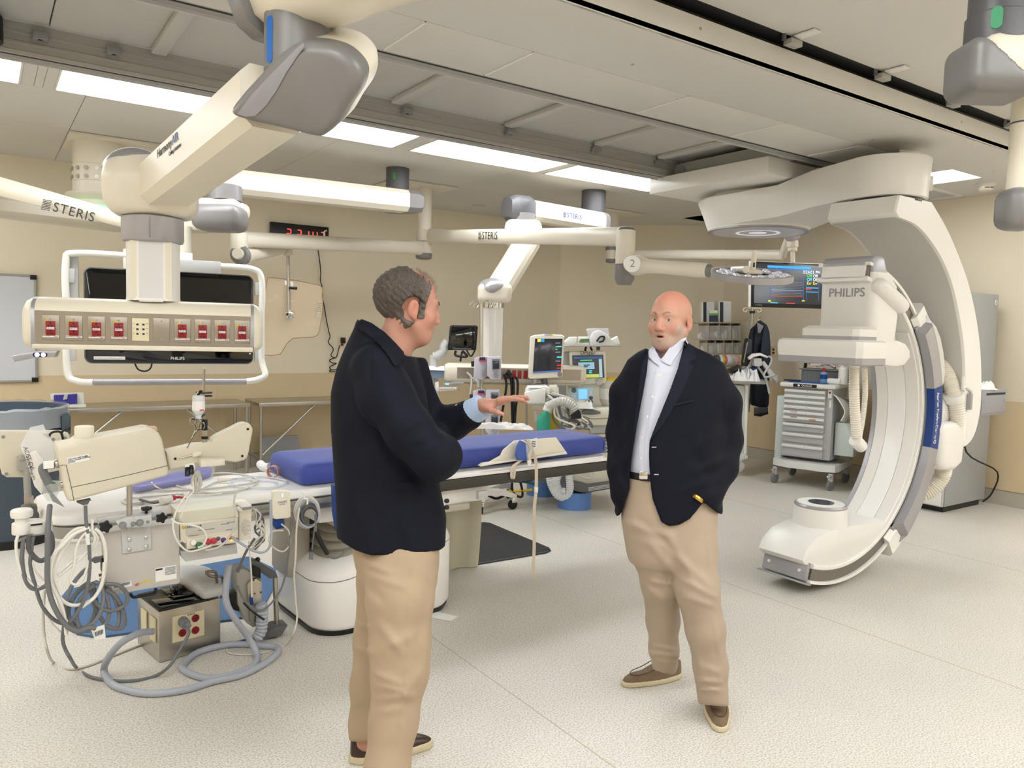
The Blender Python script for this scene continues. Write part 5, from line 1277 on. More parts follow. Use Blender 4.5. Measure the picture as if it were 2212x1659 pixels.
q = [P(x, y, Z=0) for x, y in ((133, 1292), (146, 1276), (540, 1205), (610, 1240), (560, 1330), (500, 1342), (210, 1380), (165, 1372))]
O('floor_mat', G().slab(q, (0, 0, .014), .005), mat_b, None, label='blue anti-fatigue floor mat under the left half of the table', cat='floor mat')
q = [P(x, y, Z=0) for x, y in ((960, 1140), (1045, 1131), (1060, 1133), (1186, 1186), (1190, 1191), (1180, 1194), (1020, 1221), (930, 1225))]
m1 = O('floor_mat', G().slab(q, (0, 0, .016), .008), mat_k, None, label='black anti-fatigue floor mat beyond the right half of the table', cat='floor mat')
q = [P(x, y, Z=.0) for x, y in ((1190, 1191), (1180, 1196), (1020, 1223), (1018, 1215), (1176, 1186))]
O('bevelled_edge', G().slab(q, (0, 0, .012), .003), mat('mat_edge', '3c3b40', .6), m1)
AM = thing('recording_amplifier', 'cream ECG amplifier box with coloured sockets, hung on the table rail at a tilt', 'amplifier', P(470, 1150, Y=3.62))
AY = 3.55
q = S1(C2, (65, 240), (145, 350), (700, 275), (840, 270), (855, 190), (690, 150), (480, 160), (90, 220))
slabA = lambda n_, pts, Y, th, m, bev=.004, par=None: O(n_, G().slab(outl(S1(C2, *pts), Y), (0, th, 0), bev), m, par or AM, ang=40)
slabA('case', [(90, 345), (700, 285), (710, 500), (140, 560), (100, 530)], AY, .2, cream, .008)
slabA('case_top', [(70, 225), (690, 150), (720, 280), (145, 350), (85, 330)], AY+.005, .18, mat('amp_cream', 'd9d6c4', .45), .01)
slabA('speaker_panel', [(716, 215), (850, 200), (838, 515), (716, 530)], AY+.03, .1, cream, .005)
for i in range(13):
 for j in range(6):
  if abs(j-2.5)*20+abs(i-6)*12 < 95:
   x, y = 370+(742+j*16+(i % 2)*8)/4.879, 1060+(300+i*14-j*1)/4.879
   if (i+j) % 1 == 0:
    O('speaker_hole', G().cyl(P(x, y, Y=AY+.0285), P(x, y, Y=AY+.031), .0016, n=5), black, AM)
slabA('front_strip', [(160, 510), (680, 440), (685, 550), (165, 620)], AY-.01, .06, cream, .003)
slabA('shelf', [(95, 640), (130, 640), (690, 560), (700, 660), (150, 750), (100, 690)], AY+.02, .16, lgrey, .003)
lb = slabA('label_plate', [(150, 370), (700, 290), (705, 415), (155, 480)], AY-.002, .004, mat('amp_label', 'cfccc2', .5), 0)
exa = (P(510, 1120, Y=AY)-P(402, 1134, Y=AY)).normalized()
text('CARDIOLAB', .013, P(417, 1137.5, Y=AY-.003), exa, uz, ink, lb); text('CardioLab', .01, P(417, 1157, Y=AY-.003), exa, uz, gink, lb)
for k, (x, y) in enumerate(((437, 1144), (486, 1131), (497, 1143), (455, 1142), (499, 1127))):
 O('print', G().slab([P(x+a, y+b, Y=AY-.003) for a, b in ((-9, 1.2), (9, -1.2), (9, .6), (-9, 3))], (0, .001, 0)), gink, lb)
for x, y, m_, r_ in ((418, 1172, white, .016), (430, 1178, mat('sock_green', '1f7a58', .4), .016), (450, 1170, mat('sock_red', 'c03048', .4), .015), (462, 1168, mat('sock_red', 'c03048', .4), .015), (471, 1163, dgrey, .011), (482, 1166, mat('sock_violet', '5b3a7c', .4), .014), (499, 1162, mat('sock_orange', 'd8582a', .4), .011)):
 O('socket', G().cyl(P(x, y, Y=AY-.005), P(x, y, Y=AY-.035 if r_ > .0145 else AY-.014), r_, r_*.75, n=16, bev=.002), m_, AM)
O('status_light', G().sph(P(500, 1167, Y=AY-.014), .004), mat('led_yellow', (1, .8, .1), .4, emit=2), AM)
slabA('yellow_sign', [(112, 375), (138, 370), (138, 410), (112, 400)], AY-.001, .004, yel, 0)
pm = slabA('pulse_module', [(675, 130), (720, 105), (800, 105), (855, 150), (850, 205), (765, 218), (745, 190)], AY-.02, .06, white, .012)
slabA('socket_face', [(750, 178), (845, 165), (843, 195), (755, 207)], AY-.022, .004, mgrey, .001)
for lab, pts, r, m in (('white cable looping from the amplifier front round to the injector side', [(0, 290), (60, 340), (200, 360), (320, 400), (370, 480), (340, 570), (280, 600)], .0045, whc),
  ('white cable in a wide loop round the left end of the amplifier', [(190, 10), (80, 160), (20, 330), (40, 480), (110, 590), (200, 640), (330, 610), (420, 580)], .0045, whc),
  ('pale cable running down the front of the amplifier', [(690, 0), (660, 120), (690, 280), (650, 420), (560, 550), (460, 610), (360, 625)], .0045, lgc),
  ('clear grey hose from the amplifier corner looping below the white radio box', [(640, 490), (740, 560), (860, 630), (960, 650), (1030, 600), (1055, 480), (1050, 250), (1045, 100)], .006, bluegrey),
  ('thin grey cable from the amplifier to the floor', [(820, 530), (830, 700), (845, 900), (850, 1120)], .004, lgc),
  ('dark cable sloping from the amplifier down to the lift motor', [(880, 500), (800, 620), (740, 750), (700, 860)], .006, dgrey)):
 cab('cable', lab, S1(C2, *pts), r, m, AY-.05)
cc = thing('lead_wire_bundle', 'tangle of thin beige lead wires hanging beside the perforated end of the amplifier', 'cable bundle', P(560, 1130, Y=3.6))
rnd = random.Random(5)
for k in range(12):
 x0 = 860+rnd.random()*30; pts = [(x0, 180+rnd.random()*20)]
 for y in (260, 340, 420, 500):
  pts.append((880+rnd.random()*110, y+rnd.random()*30))
 pts.append((840+rnd.random()*60, 560+rnd.random()*90))
 cab('wire', '', S1(C2, *pts), .0035, lgc if k % 3 else dgrey, 3.6+.02*rnd.random(), parent=cc, n=5)
RX = thing('radio_box', 'flat white radio box with a small blue light, clipped to the table rail', 'radio box', P(608, 1090, Y=3.62))
q = S1(C2, (1075, 15), (1100, 2), (1230, -2), (1258, 12), (1262, 275), (1240, 290), (1110, 305), (1082, 295), (1065, 250))
O('case', G().slab(outl(q, 3.6), (0, .04, 0), .007), cream, RX, ang=40)
text('PHILIPS', .014, P(610, 1084.5, Y=3.598), (1, 0, .02), uz, gink, RX); text('FM-FXR', .009, P(610, 1089.5, Y=3.598), (1, 0, .02), uz, gink, RX)
O('blue_light', G().slab([P(x, y, Y=3.6) for x, y in ((609, 1066), (611.5, 1066), (611.5, 1073), (609, 1073))], (0, -.001, 0)), mat('led_blue', (.2, .4, 1), .4, emit=2.5), RX)
O('mount', G().slab(outl(S1(C2, (1100, 305), (1190, 295), (1200, 390), (1110, 410), (1085, 370)), 3.62), (0, .04, 0), .004), navyp, RX)
cl = thing('cable_coil', 'round coil of pale grey cables on white hooks below the blue pad', 'cable coil', P(665, 1105, Y=3.6))
for k in range(7):
 rx, ry = 130-9*k, 165-12*k; cx_, cy_ = 1430+6*k, 225+8*k
 cab('cable', '', S1(C2, *[(cx_+rx*math.cos(a), cy_+ry*math.sin(a)) for a in [2*math.pi*i/12 for i in range(13)]]), .006 if k < 4 else .005, [lgc, lgc, bluegrey, lgc, greyc, dgrey, dgrey][k], 3.63-.012*(k % 3), parent=cl)
for a, b in ((1400, 50), (1432, 110)):
 g = G(); g.tube([P(x, y, Y=3.58) for x, y in S1(C2, (a-30, b-25), (a, b-25), (a+5, b), (a, b+35))], .0045, 6); O('hook', g, white, cl)
cab('cable', 'pale cable dropping from the hook coil to the floor and curling there', S1(C2, (1350, 180), (1320, 400), (1310, 700), (1295, 900), (1310, 1150), (1325, 1350), (1280, 1520))+[(618, 1392, 'f'), (560, 1412, 'f'), (500, 1412, 'f'), (490, 1402, 'f')], .005, lgc, 3.58)
cab('cable', 'grey cable beside the pedestal hanging from the hook coil to the floor', S1(C2, (1270, 300), (1250, 500), (1220, 800), (1150, 1050), (1010, 1230), (900, 1260), (760, 1140), (700, 1000)), .005, greyc, 3.6)
cab('cable', 'thin grey cable looping in front of the pedestal bellows', S1(C2, (1160, 350), (1240, 430), (1250, 560), (1180, 640), (1080, 600), (1030, 520), (1070, 430), (1180, 420)), .004, lgc, 3.6)
cab('patient_cable', 'grey cable with a black moulded grip hanging before the bellows', S1(C2, (1520, 250), (1525, 420), (1560, 520), (1640, 660), (1700, 710), (1780, 690), (1840, 620)), .0055, greyc, 3.6)
O('cable_grip', G().tube(outl(S1(C2, (1527, 430), (1580, 550), (1645, 665)), 3.6), .012, 10), black, None, label='black moulded grip on the grey cable in front of the pedestal', cat='cable grip')
cab('cable', 'thin cable ending in a small grey plug in front of the bellows', S1(C2, (1520, 330), (1500, 480), (1485, 620)), .0035, greyc, 3.6)
O('plug', G().slab(outl(S1(C2, (1465, 650), (1490, 645), (1498, 730), (1455, 725)), 3.59), (0, .012, 0), .003), greyc, None, label='small grey plug hanging on a thin cable before the bellows', cat='plug')
O('rail_pouch', G().slab(outl([(722, 1050), (735, 1046), (760, 1070), (760, 1130), (731, 1150), (724, 1110)], 3.64), (0, .05, 0), .004), navyp, None, label='dark blue holder on the table rail, half hidden by the man at left', cat='holder')
LM = thing('lift_motor', 'small steel motor unit with a ribbed grey hose on a post beside the pedestal', 'motor', P(570, 1330, Y=3.95))
MY = 3.88
def sm_(n_, pts, Y, th, m, bev=.004):
 return O(n_, G().slab(outl(S1(C2, *pts), Y), (0, th, 0), bev), m, LM, ang=40)
sm_('motor_body', [(680, 860), (740, 825), (800, 830), (960, 950), (960, 1300), (870, 1450), (800, 1400), (700, 1200)], MY+.02, .12, alu, .01)
sm_('oval_plate', [(800, 1000), (830, 950), (900, 925), (955, 960), (965, 1250), (940, 1400), (880, 1440), (830, 1380)], MY-.002, .025, steel, .008)
for x, y in S1(C2, (870, 945), (945, 1070), (880, 1085), (890, 1330), (880, 1365)):
 O('screw', G().cyl(P(x, y, Y=MY-.006), P(x, y, Y=MY), .004, n=8), black, LM)
sm_('bracket', [(845, 745), (900, 740), (1110, 870), (1125, 920), (1040, 930), (860, 800)], MY+.02, .06, dgrey, .004)
sm_('switch_box', [(862, 790), (945, 830), (945, 930), (862, 900)], MY+.0, .05, black, .004)
O('knob', G().sph(P(370+908/4.879, 1060+728/4.879, Y=MY+.04), .014), black, LM)
O('post', G().cyl(P(598, 1370, Y=MY+.05), P(594, 1245, Y=MY+.05), .013, n=14), steel, LM)
sm_('foot_plate', [(980, 1500), (1100, 1440), (1230, 1420), (1160, 1530), (1000, 1560)], MY, .1, dgrey, .003)
sm_('side_block', [(620, 1110), (710, 1060), (720, 1280), (640, 1250)], MY+.03, .08, black, .004)
ribbed('hose', [P(370+x/4.879, 1060+y/4.879, Y=MY-.03) for x, y in ((945, 1195), (960, 1260), (955, 1380), (945, 1480), (900, 1560))], .031, LM, bluegrey, .018)
O('clip', G().slab(outl(S1(C2, (830, 1130), (860, 1120), (870, 1200), (840, 1215)), MY-.04), (0, .02, 0), .003), navyp, LM)
g = G(); g.tube(outl(S1(C2, (480, 1050), (475, 920), (410, 900), (365, 855), (460, 855), (480, 900), (540, 920), (550, 1100), (520, 1120)), 4.0), .007, 8, 3); O('wire_handle', g, mat('bronze', '8a7a66', .35, .7), None, label='bent wire handle standing behind the steel socket box', cat='handle')
cab('cable', 'dark blue cable on the floor running under the grey conduit', [(420, 1412, 'f'), (480, 1395, 'f'), (540, 1380, 'f'), (590, 1368, 'f')], .006, navyp)
cab('cable', 'thin black cable in front of the oval motor plate', S1(C2, (760, 1180), (850, 1270), (980, 1360)), .005, blkc, MY-.06)
O('paper_strip', G().slab([P(x, y, Z=0.001) for x, y in ((925, 1318), (990, 1332), (974, 1342), (930, 1334))], (0, 0, .0015)), paper, None, label='torn strip of white paper lying on the floor behind the man at left', cat='paper')
PK = thing('blue_gel_pad', 'purple blue pad in clear wrapping lying on the left part of the table top', 'pad', P(380, 1035, Z=.8))
q = [P(x, y, Z=.803) for x, y in ((285, 1063), (290, 1050), (395, 1027), (440, 1016), (458, 1020), (455, 1032), (400, 1046), (300, 1064))]
O('pad', G().slab(q, (0, 0, .03), .012), mat('gel_blue', '5a5bb0', .35), PK); q = [P(x, y, Z=.802) for x, y in ((272, 1066), (290, 1046), (440, 1010), (466, 1018), (460, 1036), (330, 1068))]
O('wrapping', G().slab(q, (0, 0, .037), .012), mat('wrap_film', 'ffffff', .1, alpha=.16, spec=.8), PK)
for k, (lab, pts, r, m) in enumerate((('pale cable coiled loosely on the table top, large ring', [(330, 1060, 't'), (420, 1058, 't'), (500, 1050, 't'), (555, 1040, 't'), (540, 1028, 't'), (480, 1022, 't'), (420, 1030, 't'), (380, 1048, 't'), (470, 1066, 't'), (540, 1052, 't')], .005, lgc),
  ('second pale cable looped on the table top nearer the pad', [(300, 1075, 't'), (380, 1068, 't'), (470, 1064, 't'), (530, 1056, 't'), (556, 1042, 't'), (520, 1034, 't'), (470, 1040, 't'), (440, 1055, 't')], .004, lgc),
  ('thin white cable from under the injector lying across the table', [(328, 1042, 3.5), (345, 1055, 't'), (400, 1068, 't'), (440, 1070, 't'), (480, 1066, 't')], .004, whc),
  ('small coil of thin beige wire at the near edge of the table top', [(262, 1083, 't'), (280, 1090, 't'), (310, 1086, 't'), (300, 1076, 't'), (270, 1078, 't'), (275, 1088, 't'), (320, 1084, 't'), (345, 1080, 't')], .004, lgc),
  ('clear tubing coil on the table top beside the blue pad', [(500, 1035, 't'), (560, 1030, 't'), (610, 1036, 't'), (618, 1044, 't'), (580, 1054, 't'), (520, 1052, 't'), (495, 1044, 't'), (520, 1037, 't'), (590, 1040, 't'), (600, 1050, 't')], .005, mat('clear_tube', 'dfe3ee', .2, alpha=.6)))):
 cab('cable', lab, pts, r, m)
cn = thing('cable_connector', 'white cable connector with a red end lying on the table top', 'connector', P(370, 1080, Z=.81))
O('body', G().cyl(P(348, 1083, Z=.82), P(368, 1077, Z=.82), .018, n=12, bev=.003), white, cn); O('red_sleeve', G().cyl(P(368, 1077, Z=.82), P(377, 1075, Z=.82), .012, n=12), mat('sleeve_red', 'b0283c', .5), cn)
O('tail', G().tube([P(x, y, Z=.815) for x, y in ((377, 1075), (388, 1074), (400, 1076))], .006, 7), mat('sleeve_red', 'b0283c', .5), cn); O('tip', G().tube([P(x, y, Z=.815) for x, y in ((348, 1083), (330, 1086), (303, 1079))], .006, 7), dgrey, cn)
kn = thing('key_connector', 'beige flat cable plug lying on the far side of the table top', 'plug', P(485, 1037, Z=.81))
O('body', G().cyl(P(470, 1037, Z=.815), P(500, 1035, Z=.815), .013, .007, n=10), cream, kn)
PB = thing('bottle_stand', 'thin steel rod with black clamp and white bottle above the injector arm', 'bottle stand', P(441, 960, Y=IY+.08))
QY = IY+.08
O('rod', G().cyl(P(438, 905, Y=QY), P(441, 796, Y=QY), .006, n=10), steel, PB); O('rod_tip', G().sph(P(441, 795, Y=QY), .007), cream, PB)
O('tube', G().cyl(P(442, 960, Y=QY), P(442, 926, Y=QY), .012, n=14), steel, PB); O('grip', G().cyl(P(442, 930, Y=QY), P(442, 905, Y=QY), .013, n=14, bev=.004), black, PB); O('ring', G().cyl(P(442, 948, Y=QY), P(442, 942, Y=QY), .0145, n=14), black, PB)
for y in (848, 855):
 O('clamp_jaw', G().slab(outl([(434, y), (459, y-1), (459, y+2), (434, y+3)], QY-.01), (0, .03, 0), .002), black, PB)
g = G(); g.tube(outl([(440, 846), (432, 845), (430, 852), (426, 852), (425, 846)], QY), .004, 6); O('hook', g, black, PB)
c0b = P(429, 875, Y=QY-.02)
O('bottle', G().lathe([(.0, -.062), (.013, -.06), (.013, -.045), (.024, -.03), (.026, -.024), (.026, .035), (.024, .042), (.0, .043)], c0b, n=24), mat('bottle_white', 'e6e8ea', .3, alpha=.85), PB)
O('bottle_label', G().lathe([(.0265, -.022), (.0265, .018)], c0b, n=24, cap=False), paper, PB)
O('red_print', G().slab(outl([(431.5, 885), (440, 884), (440, 887), (431.5, 888)], QY-.047), (0, .001, 0)), mat('label_red', 'd8556a', .6), PB)
O('cap', G().slab(outl([(415, 903), (424, 905), (444, 894), (443, 898), (425, 908), (414, 907)], QY-.03), (0, .02, 0), .003), mat('clip_navy', '2c3550', .4), PB)
g = G(); g.tube(outl([(422, 862), (424, 852), (428, 846)], QY-.02), .002, 5); O('strap', g, white, PB)
fc = thing('forceps', 'pair of steel scissors-handled forceps clipped on the bottle stand', 'forceps', P(428, 910, Y=QY-.03))
for a, b in (((417, 909), (422, 930)), ((436, 920), (424, 932))):
 c = P(*a, Y=QY-.04); g = G(); g.tube([c+V((math.cos(t)*.012, 0, math.sin(t)*.015)) for t in [2*math.pi*k/12 for k in range(12)]], .0022, 6, 2, True); g.tube(outl([(a[0]+2, a[1]+7), b, (404, 968)], QY-.04), .0028, 6); O('half', g, chrome, fc)
vl = thing('valve_set', 'black and white valve assembly under the injector arm with a bunch of thin cables', 'valve', P(412, 1020, Y=IY+.05))
O('body', G().cyl(P(400, 1012, Y=IY+.05), P(420, 1007, Y=IY+.05), .02, n=18, bev=.003), white, vl)
for x, y in ((405, 1024), (413, 1020)):
 O('knob', G().cyl(P(x, y+4, Y=IY+.02), P(x, y-14, Y=IY+.04), .011, n=14, bev=.002), black, vl)
rnd = random.Random(9)
for k in range(9):
 x0, w_ = 422+rnd.random()*8, 5+rnd.random()*7
 cab('wire', '', [(x0, 1018), (x0-w_, 1030), (x0-w_*.9, 1048), (x0, 1060), (x0+w_*.8, 1048), (x0+w_*.7, 1030), (x0+1, 1017)], .003, lgc, IY+.03+.01*rnd.random(), parent=vl, n=5)
cab('cable', 'thin pale cable hanging from the valve set down to the amplifier', [(416, 1040), (418, 1060), (412, 1068), (404, 1080), (390, 1120)], .003, whc, IY)
BN = thing('waste_bin', 'big blue grey waste bin with a clear liner, cut off at the left edge', 'waste bin', (.1, 6.6, 0))
g = G(); g.lathe([(.3, .0), (.31, .03), (.37, .93), (.4, .94), (.4, .98), (.36, .98), (.35, .9)], (.13, 6.65, 0), n=36); O('bin', g, mat('bin_blue_grey', '46525e', .5), BN)
O('base_ring', G().cyl((.13, 6.65, 0), (.13, 6.65, .06), .315, n=36), black, BN)
g = G(); rings = []
rnd = random.Random(4)
for r_, z in ((.395, .99), (.41, .975), (.405, .9), (.41, .84)):
 rings.append([V((.13+(r_+.008*rnd.random())*math.cos(2*math.pi*k/48), 6.65+(r_+.008*rnd.random())*math.sin(2*math.pi*k/48), z+.012*rnd.random())) for k in range(48)])
g.loft(rings, False); O('liner', g, mat('bin_liner', 'e4ebf0', .12, alpha=.4, spec=.8), BN)
O('handle', G().box((.5, 6.5, .86), (.06, .2, .14), None, .01), mat('bin_blue_grey', '46525e', .5), BN)
def wtable(x0, x1, label):
 t = thing('work_table', label, 'table', ((x0+x1)/2, 8.45, 0), 'stainless work tables along the back wall')
 O('table_top', G().bb((x0, 8.2, .745), (x1, 8.74, .785), .004), steel, t)
 for x in (x0+.03, x1-.03):
  for y in (8.23, 8.68):
   O('leg', G().cyl((x, y, 0), (x, y, .75), .018, n=14), steel, t)
  O('cross_bar', G().cyl((x, 8.23, .18), (x, 8.68, .18), .014, n=12), steel, t)
 return t
t = wtable(.45, 2.33, 'stainless work table against the back wall, behind the bin and injector')
O('brace', G().cyl((1.12, 8.24, .745), (.5, 8.24, .2), .015, n=12), steel, t); O('brace', G().cyl((1.7, 8.24, .745), (2.3, 8.24, .2), .015, n=12), steel, t)
t = wtable(2.42, 4.4, 'second stainless work table at the back wall, left end beside the man at left')
O('brace', G().cyl((3.05, 8.24, .745), (2.45, 8.24, .2), .015, n=12), steel, t)
q = [P(x, y, Y=8.6) for x, y in ((562, 945), (643, 940), (652, 990), (570, 1010))]
O('leaning_board', G().slab(q, (0, .02, 0)), mat('panel_grey', '8f8f8d', .6), None, label='plain grey board leaning on the wall under the second work table', cat='board')
tr = thing('glove_tray', 'white tray with a folded purple cloth standing at the left end of the work table', 'tray', P(150, 882, Y=8.45))
q = [P(x, y, Y=8.5) for x, y in ((109, 850), (180, 848), (182, 876), (111, 878))]
O('back', G().slab(q, (0, .02, 0), .002), white, tr); O('shelf', G().slab([P(x, y, Y=8.35) for x, y in ((113, 877), (186, 874), (186, 879), (113, 882))], (0, .15, 0), .002), white, tr)
O('cloth', G().slab([P(x, y, Y=8.44) for x, y in ((117, 854), (145, 853), (167, 851), (167, 873), (117, 875))], (0, .05, 0), .012), mat('cloth_purple', '3d3791', .7), tr); O('strap', G().slab([P(x, y, Y=8.43) for x, y in ((139, 852), (147, 851), (145, 862), (136, 864))], (0, .01, 0), .002), lgrey, tr)
WB = thing('whiteboard', 'whiteboard with black corner caps cut off at the left edge of the back wall', 'whiteboard', (-.3, 8.78, 1.5))
O('board', G().bb((-1.4, 8.775, 1.0), (.44, 8.79, 2.03)), mat('whiteboard_surface', 'd5d8df', .2), WB)
for a in ((-1.4, 1.0, .45, 1.02), (-1.4, 2.015, .45, 2.035), (.43, 1.0, .45, 2.035)):
 O('frame', G().bb((a[0], 8.765, a[1]), (a[2], 8.795, a[3]), .003), alu, WB)
for z in (1.0, 1.99):
 O('corner_cap', G().bb((.4, 8.762, z), (.455, 8.79, z+.045), .004), black, WB)
text('K', .07, (.03, 8.774, 1.07), (1, 0, 0), uz, ink, WB); text('/', .07, (-.04, 8.774, 1.06), (1, 0, 0), uz, mat('marker_red', 'b03040', .6), WB)
CK_ = thing('wall_clock', 'black digital wall clock with red figures reading 3:21:47', 'clock', (3.04, 8.77, 2.65))
O('case', G().bb((2.7, 8.74, 2.52), (3.38, 8.79, 2.77), .004), black, CK_)
ledr = mat('led_red', (1, .06, .04), .4, emit=2.2)
def seg7(d, x, z, h_, par):
 w_ = h_*.5; t = h_*.1
 S7 = {'3': 'abgcd', '2': 'abged', '1': 'bc', '4': 'fgbc', '7': 'abc'}[d]
 pos = dict(a=(0, h_/2, 1), g=(0, 0, 1), d=(0, -h_/2, 1), b=(w_/2, h_/4, 0), c=(w_/2, -h_/4, 0), f=(-w_/2, h_/4, 0), e=(-w_/2, -h_/4, 0))
 g = G()
 for s in S7:
  a, b, hz = pos[s]; g.box((x+a+b*.15, 8.738, z+b), (w_*.8 if hz else t, .003, t if hz else h_*.42))
 O('digit', g, ledr, par)
for d, x in zip('32147', (2.9, 3.02, 3.11, 3.21, 3.3)):
 seg7(d, x, 2.655, .1, CK_)
cr = G(); cr.strap([(3.345+.025*math.cos(a), 8.737, 2.69+.04*math.sin(a)) for a in [math.radians(k) for k in range(70, 300, 20)]], .018, .002, (1, 0, .3), 1); O('logo', cr, white, CK_)
cab('clock_cable', 'thin dark cord from the digital clock down to the plugged adapter', [(686, 535), (690, 560), (693, 590), (692, 605), (697, 625), (696, 640), (700, 660), (705, 690), (710, 715), (713, 727), (710, 740), (720, 754), (715, 768), (726, 772), (732, 752), (735, 745)], .006, blkc, 8.765, 'cord')
cab('clock_cable', 'spare cord bundle hanging below the wall outlet behind the man at left', [(726, 772), (712, 778), (718, 784), (727, 785), (713, 792), (716, 799), (728, 798), (714, 800), (713, 803), (724, 802)], .006, blkc, 8.765, 'cord')
def outlet(c, ex, n, label, plug=False):
 t = thing('wall_outlet', label, 'outlet', c); c = V(c); ex = V(ex); n = V(n); R = Matrix((ex, -n, uz)).transposed()
 O('plate', G().box(c+n*.004, (.075, .008, .12), R, .002), mat('almond_plate', 'e0d6b4', .45), t)
 for z in (-.022, .022):
  r_ = O('socket', G().prism(rrect(.034, .03, .012), c+n*.008+uz*z, ex, uz, .003), red, t)
  g = G(); g.box(c+n*.012+uz*(z+.003)-ex*.006, (.0025, .001, .008), R); g.box(c+n*.012+uz*(z+.003)+ex*.006, (.0025, .001, .008), R); O('slots', g, black, r_)
 if plug:
  O('adapter', G().box(c+n*.035+uz*.03, (.05, .05, .07), R, .005), black, t)
 return t
outlet((3.58, 8.794, 1.42), (1, 0, 0), (0, -1, 0), 'wall outlet with a black adapter plugged in, beside the left man', True)
outlet((8.49, 4.5, 1.535), (0, -1, 0), (-1, 0, 0), 'cream wall outlet with two red sockets at right, beside the tall grey cabinet')
outlet((8.49, 6.3, 1.45), (0, -1, 0), (-1, 0, 0), 'cream wall outlet with red sockets half hidden behind the hanging dark apron')
rm = thing('remote_control', 'slim white remote control with grey buttons fixed on the wall under the clock', 'remote control', P(689, 668, Y=8.77))
ru = (P(692, 650, Y=8.77)-P(686, 688, Y=8.77)); rl = ru.length; ru.normalize(); rs = V((0, -1, 0)).cross(ru).normalized()*-1
O('body', G().prism(rrect(.062, rl*1.02, .028, 5), P(689, 669, Y=8.79), (1, 0, 0), ru, .03, .004), white, rm)
for i in range(5):
 for j in range(3 if i not in (1, 2) else 1):
  c = P(689, 669, Y=8.757)+ru*(rl*(.36-.11*i))+V((1, 0, 0))*((j-1)*.016 if i not in (1, 2) else 0)
  O('button', G().box(c, (.01 if i not in (1, 2) else .034, .004, .01), None, .001), mgrey, rm)
TVS = thing('ceiling_screen', 'very large black flat screen inside a white tube bumper frame, hung behind the service boom', 'screen', P(365, 690, D=5.7))
c4 = [P(182, 785, D=5.45), P(547, 785, D=5.95), P(547, 598, D=5.95), P(182, 573, D=5.45)]
xe = (c4[1]-c4[0]).normalized(); xe.z = 0; xe.normalize(); W_ = (c4[1]-c4[0]).length; H_ = (c4[2].z-c4[1].z+c4[3].z-c4[0].z)/2; o_ = c4[0]; nn_ = xe.cross(uz); RS = Matrix((xe, -nn_, uz)).transposed()
def W(a, b, d=0):
 return o_+xe*a*W_+uz*(b*H_)+nn_*d
O('casing', G().prism([(p[0]+W_/2, p[1]+H_/2) for p in rrect(W_, H_, .05, 5)], W(0, 0, -.06), xe, uz, .07, .006), mat('tv_grey', '6e6f72', .5), TVS)
O('bezel', G().prism([(p[0]+W_/2, p[1]+H_/2) for p in rrect(W_*.985, H_*.975, .045, 5)], W(0, 0, .008), xe, uz, .01, .003), gloss, TVS)
O('screen', G().box(W(.5, .54, .0185), (W_*.93, .002, H_*.8), RS), mat('screen_off', '05070d', .12), TVS)
text('PHILIPS', .03, W(.53, .06, .0185), xe, uz, wink, TVS); lb = O('sticker', G().box(W(.14, .06, .019), (.2, .002, .022), RS), paper, TVS)
text('Do not press or clean with the screen switched on', .009, W(.14, .06, .021), xe, uz, ink, lb)
O('power_light', G().box(W(.977, .12, .019), (.006, .002, .008), RS), mat('led_white', (.9, .95, 1), .4, emit=1.5), TVS)
fa, fb, fc_, fd = -.09, 1.05, -.19, 1.13
fr = [W(.35, fd, .02), W(fa+.06, fd, .02), W(fa, fd-.1, .02), W(fa, .5, .02), W(fa, fc_+.12, .02), W(fa+.05, fc_+.01, .04), W(fa+.14, fc_, .06)]
O('bumper_tube', G().tube(fr, .024, 12, 5), white, TVS, ang=60)
fr = [W(.78, fd-.05, .02), W(fb-.06, fd-.06, .02), W(fb, fd-.18, .02), W(fb, .5, .02), W(fb, .06, .02)]
O('bumper_tube', G().tube(fr, .024, 12, 5), white, TVS, ang=60)
O('bumper_tube', G().tube([W(fb, .06, .02), W(fb+.01, -.02, .03), W(fb+.02, -.12, .06), W(fb-.03, fc_+.02, .06), W(fb-.1, fc_, .06)], .024, 12, 5), white, TVS, ang=60)
O('lower_bar', G().cyl(W(fa+.14, fc_, .06), W(fb-.1, fc_, .06), .024, n=14), silver, TVS)
for a, b in ((-.07, .9), (1.035, .85), (-.07, .1), (1.035, .1)):
 O('mount', G().box(W(a, b, 0), (.06, .05, .1), RS, .004), lgrey, TVS)
O('hanger', G().box(W(.42, 1.1, 0), (W_*.4, .08, .14), RS, .005), white, TVS); O('hanger', G().box(W(.62, 1.06, .03), (W_*.34, .08, .09), RS, .005), lgrey, TVS)
O('side_plate', G().box(W(-.055, .75, -.02), (.07, .04, .5), RS, .01), lgrey, TVS)
O('cord', G().tube([W(.28, .01, 0), W(.3, -.06, .01), W(.34, -.08, .01), W(.37, -.05, .01), W(.38, .01, 0)], .006, 6), black, TVS)
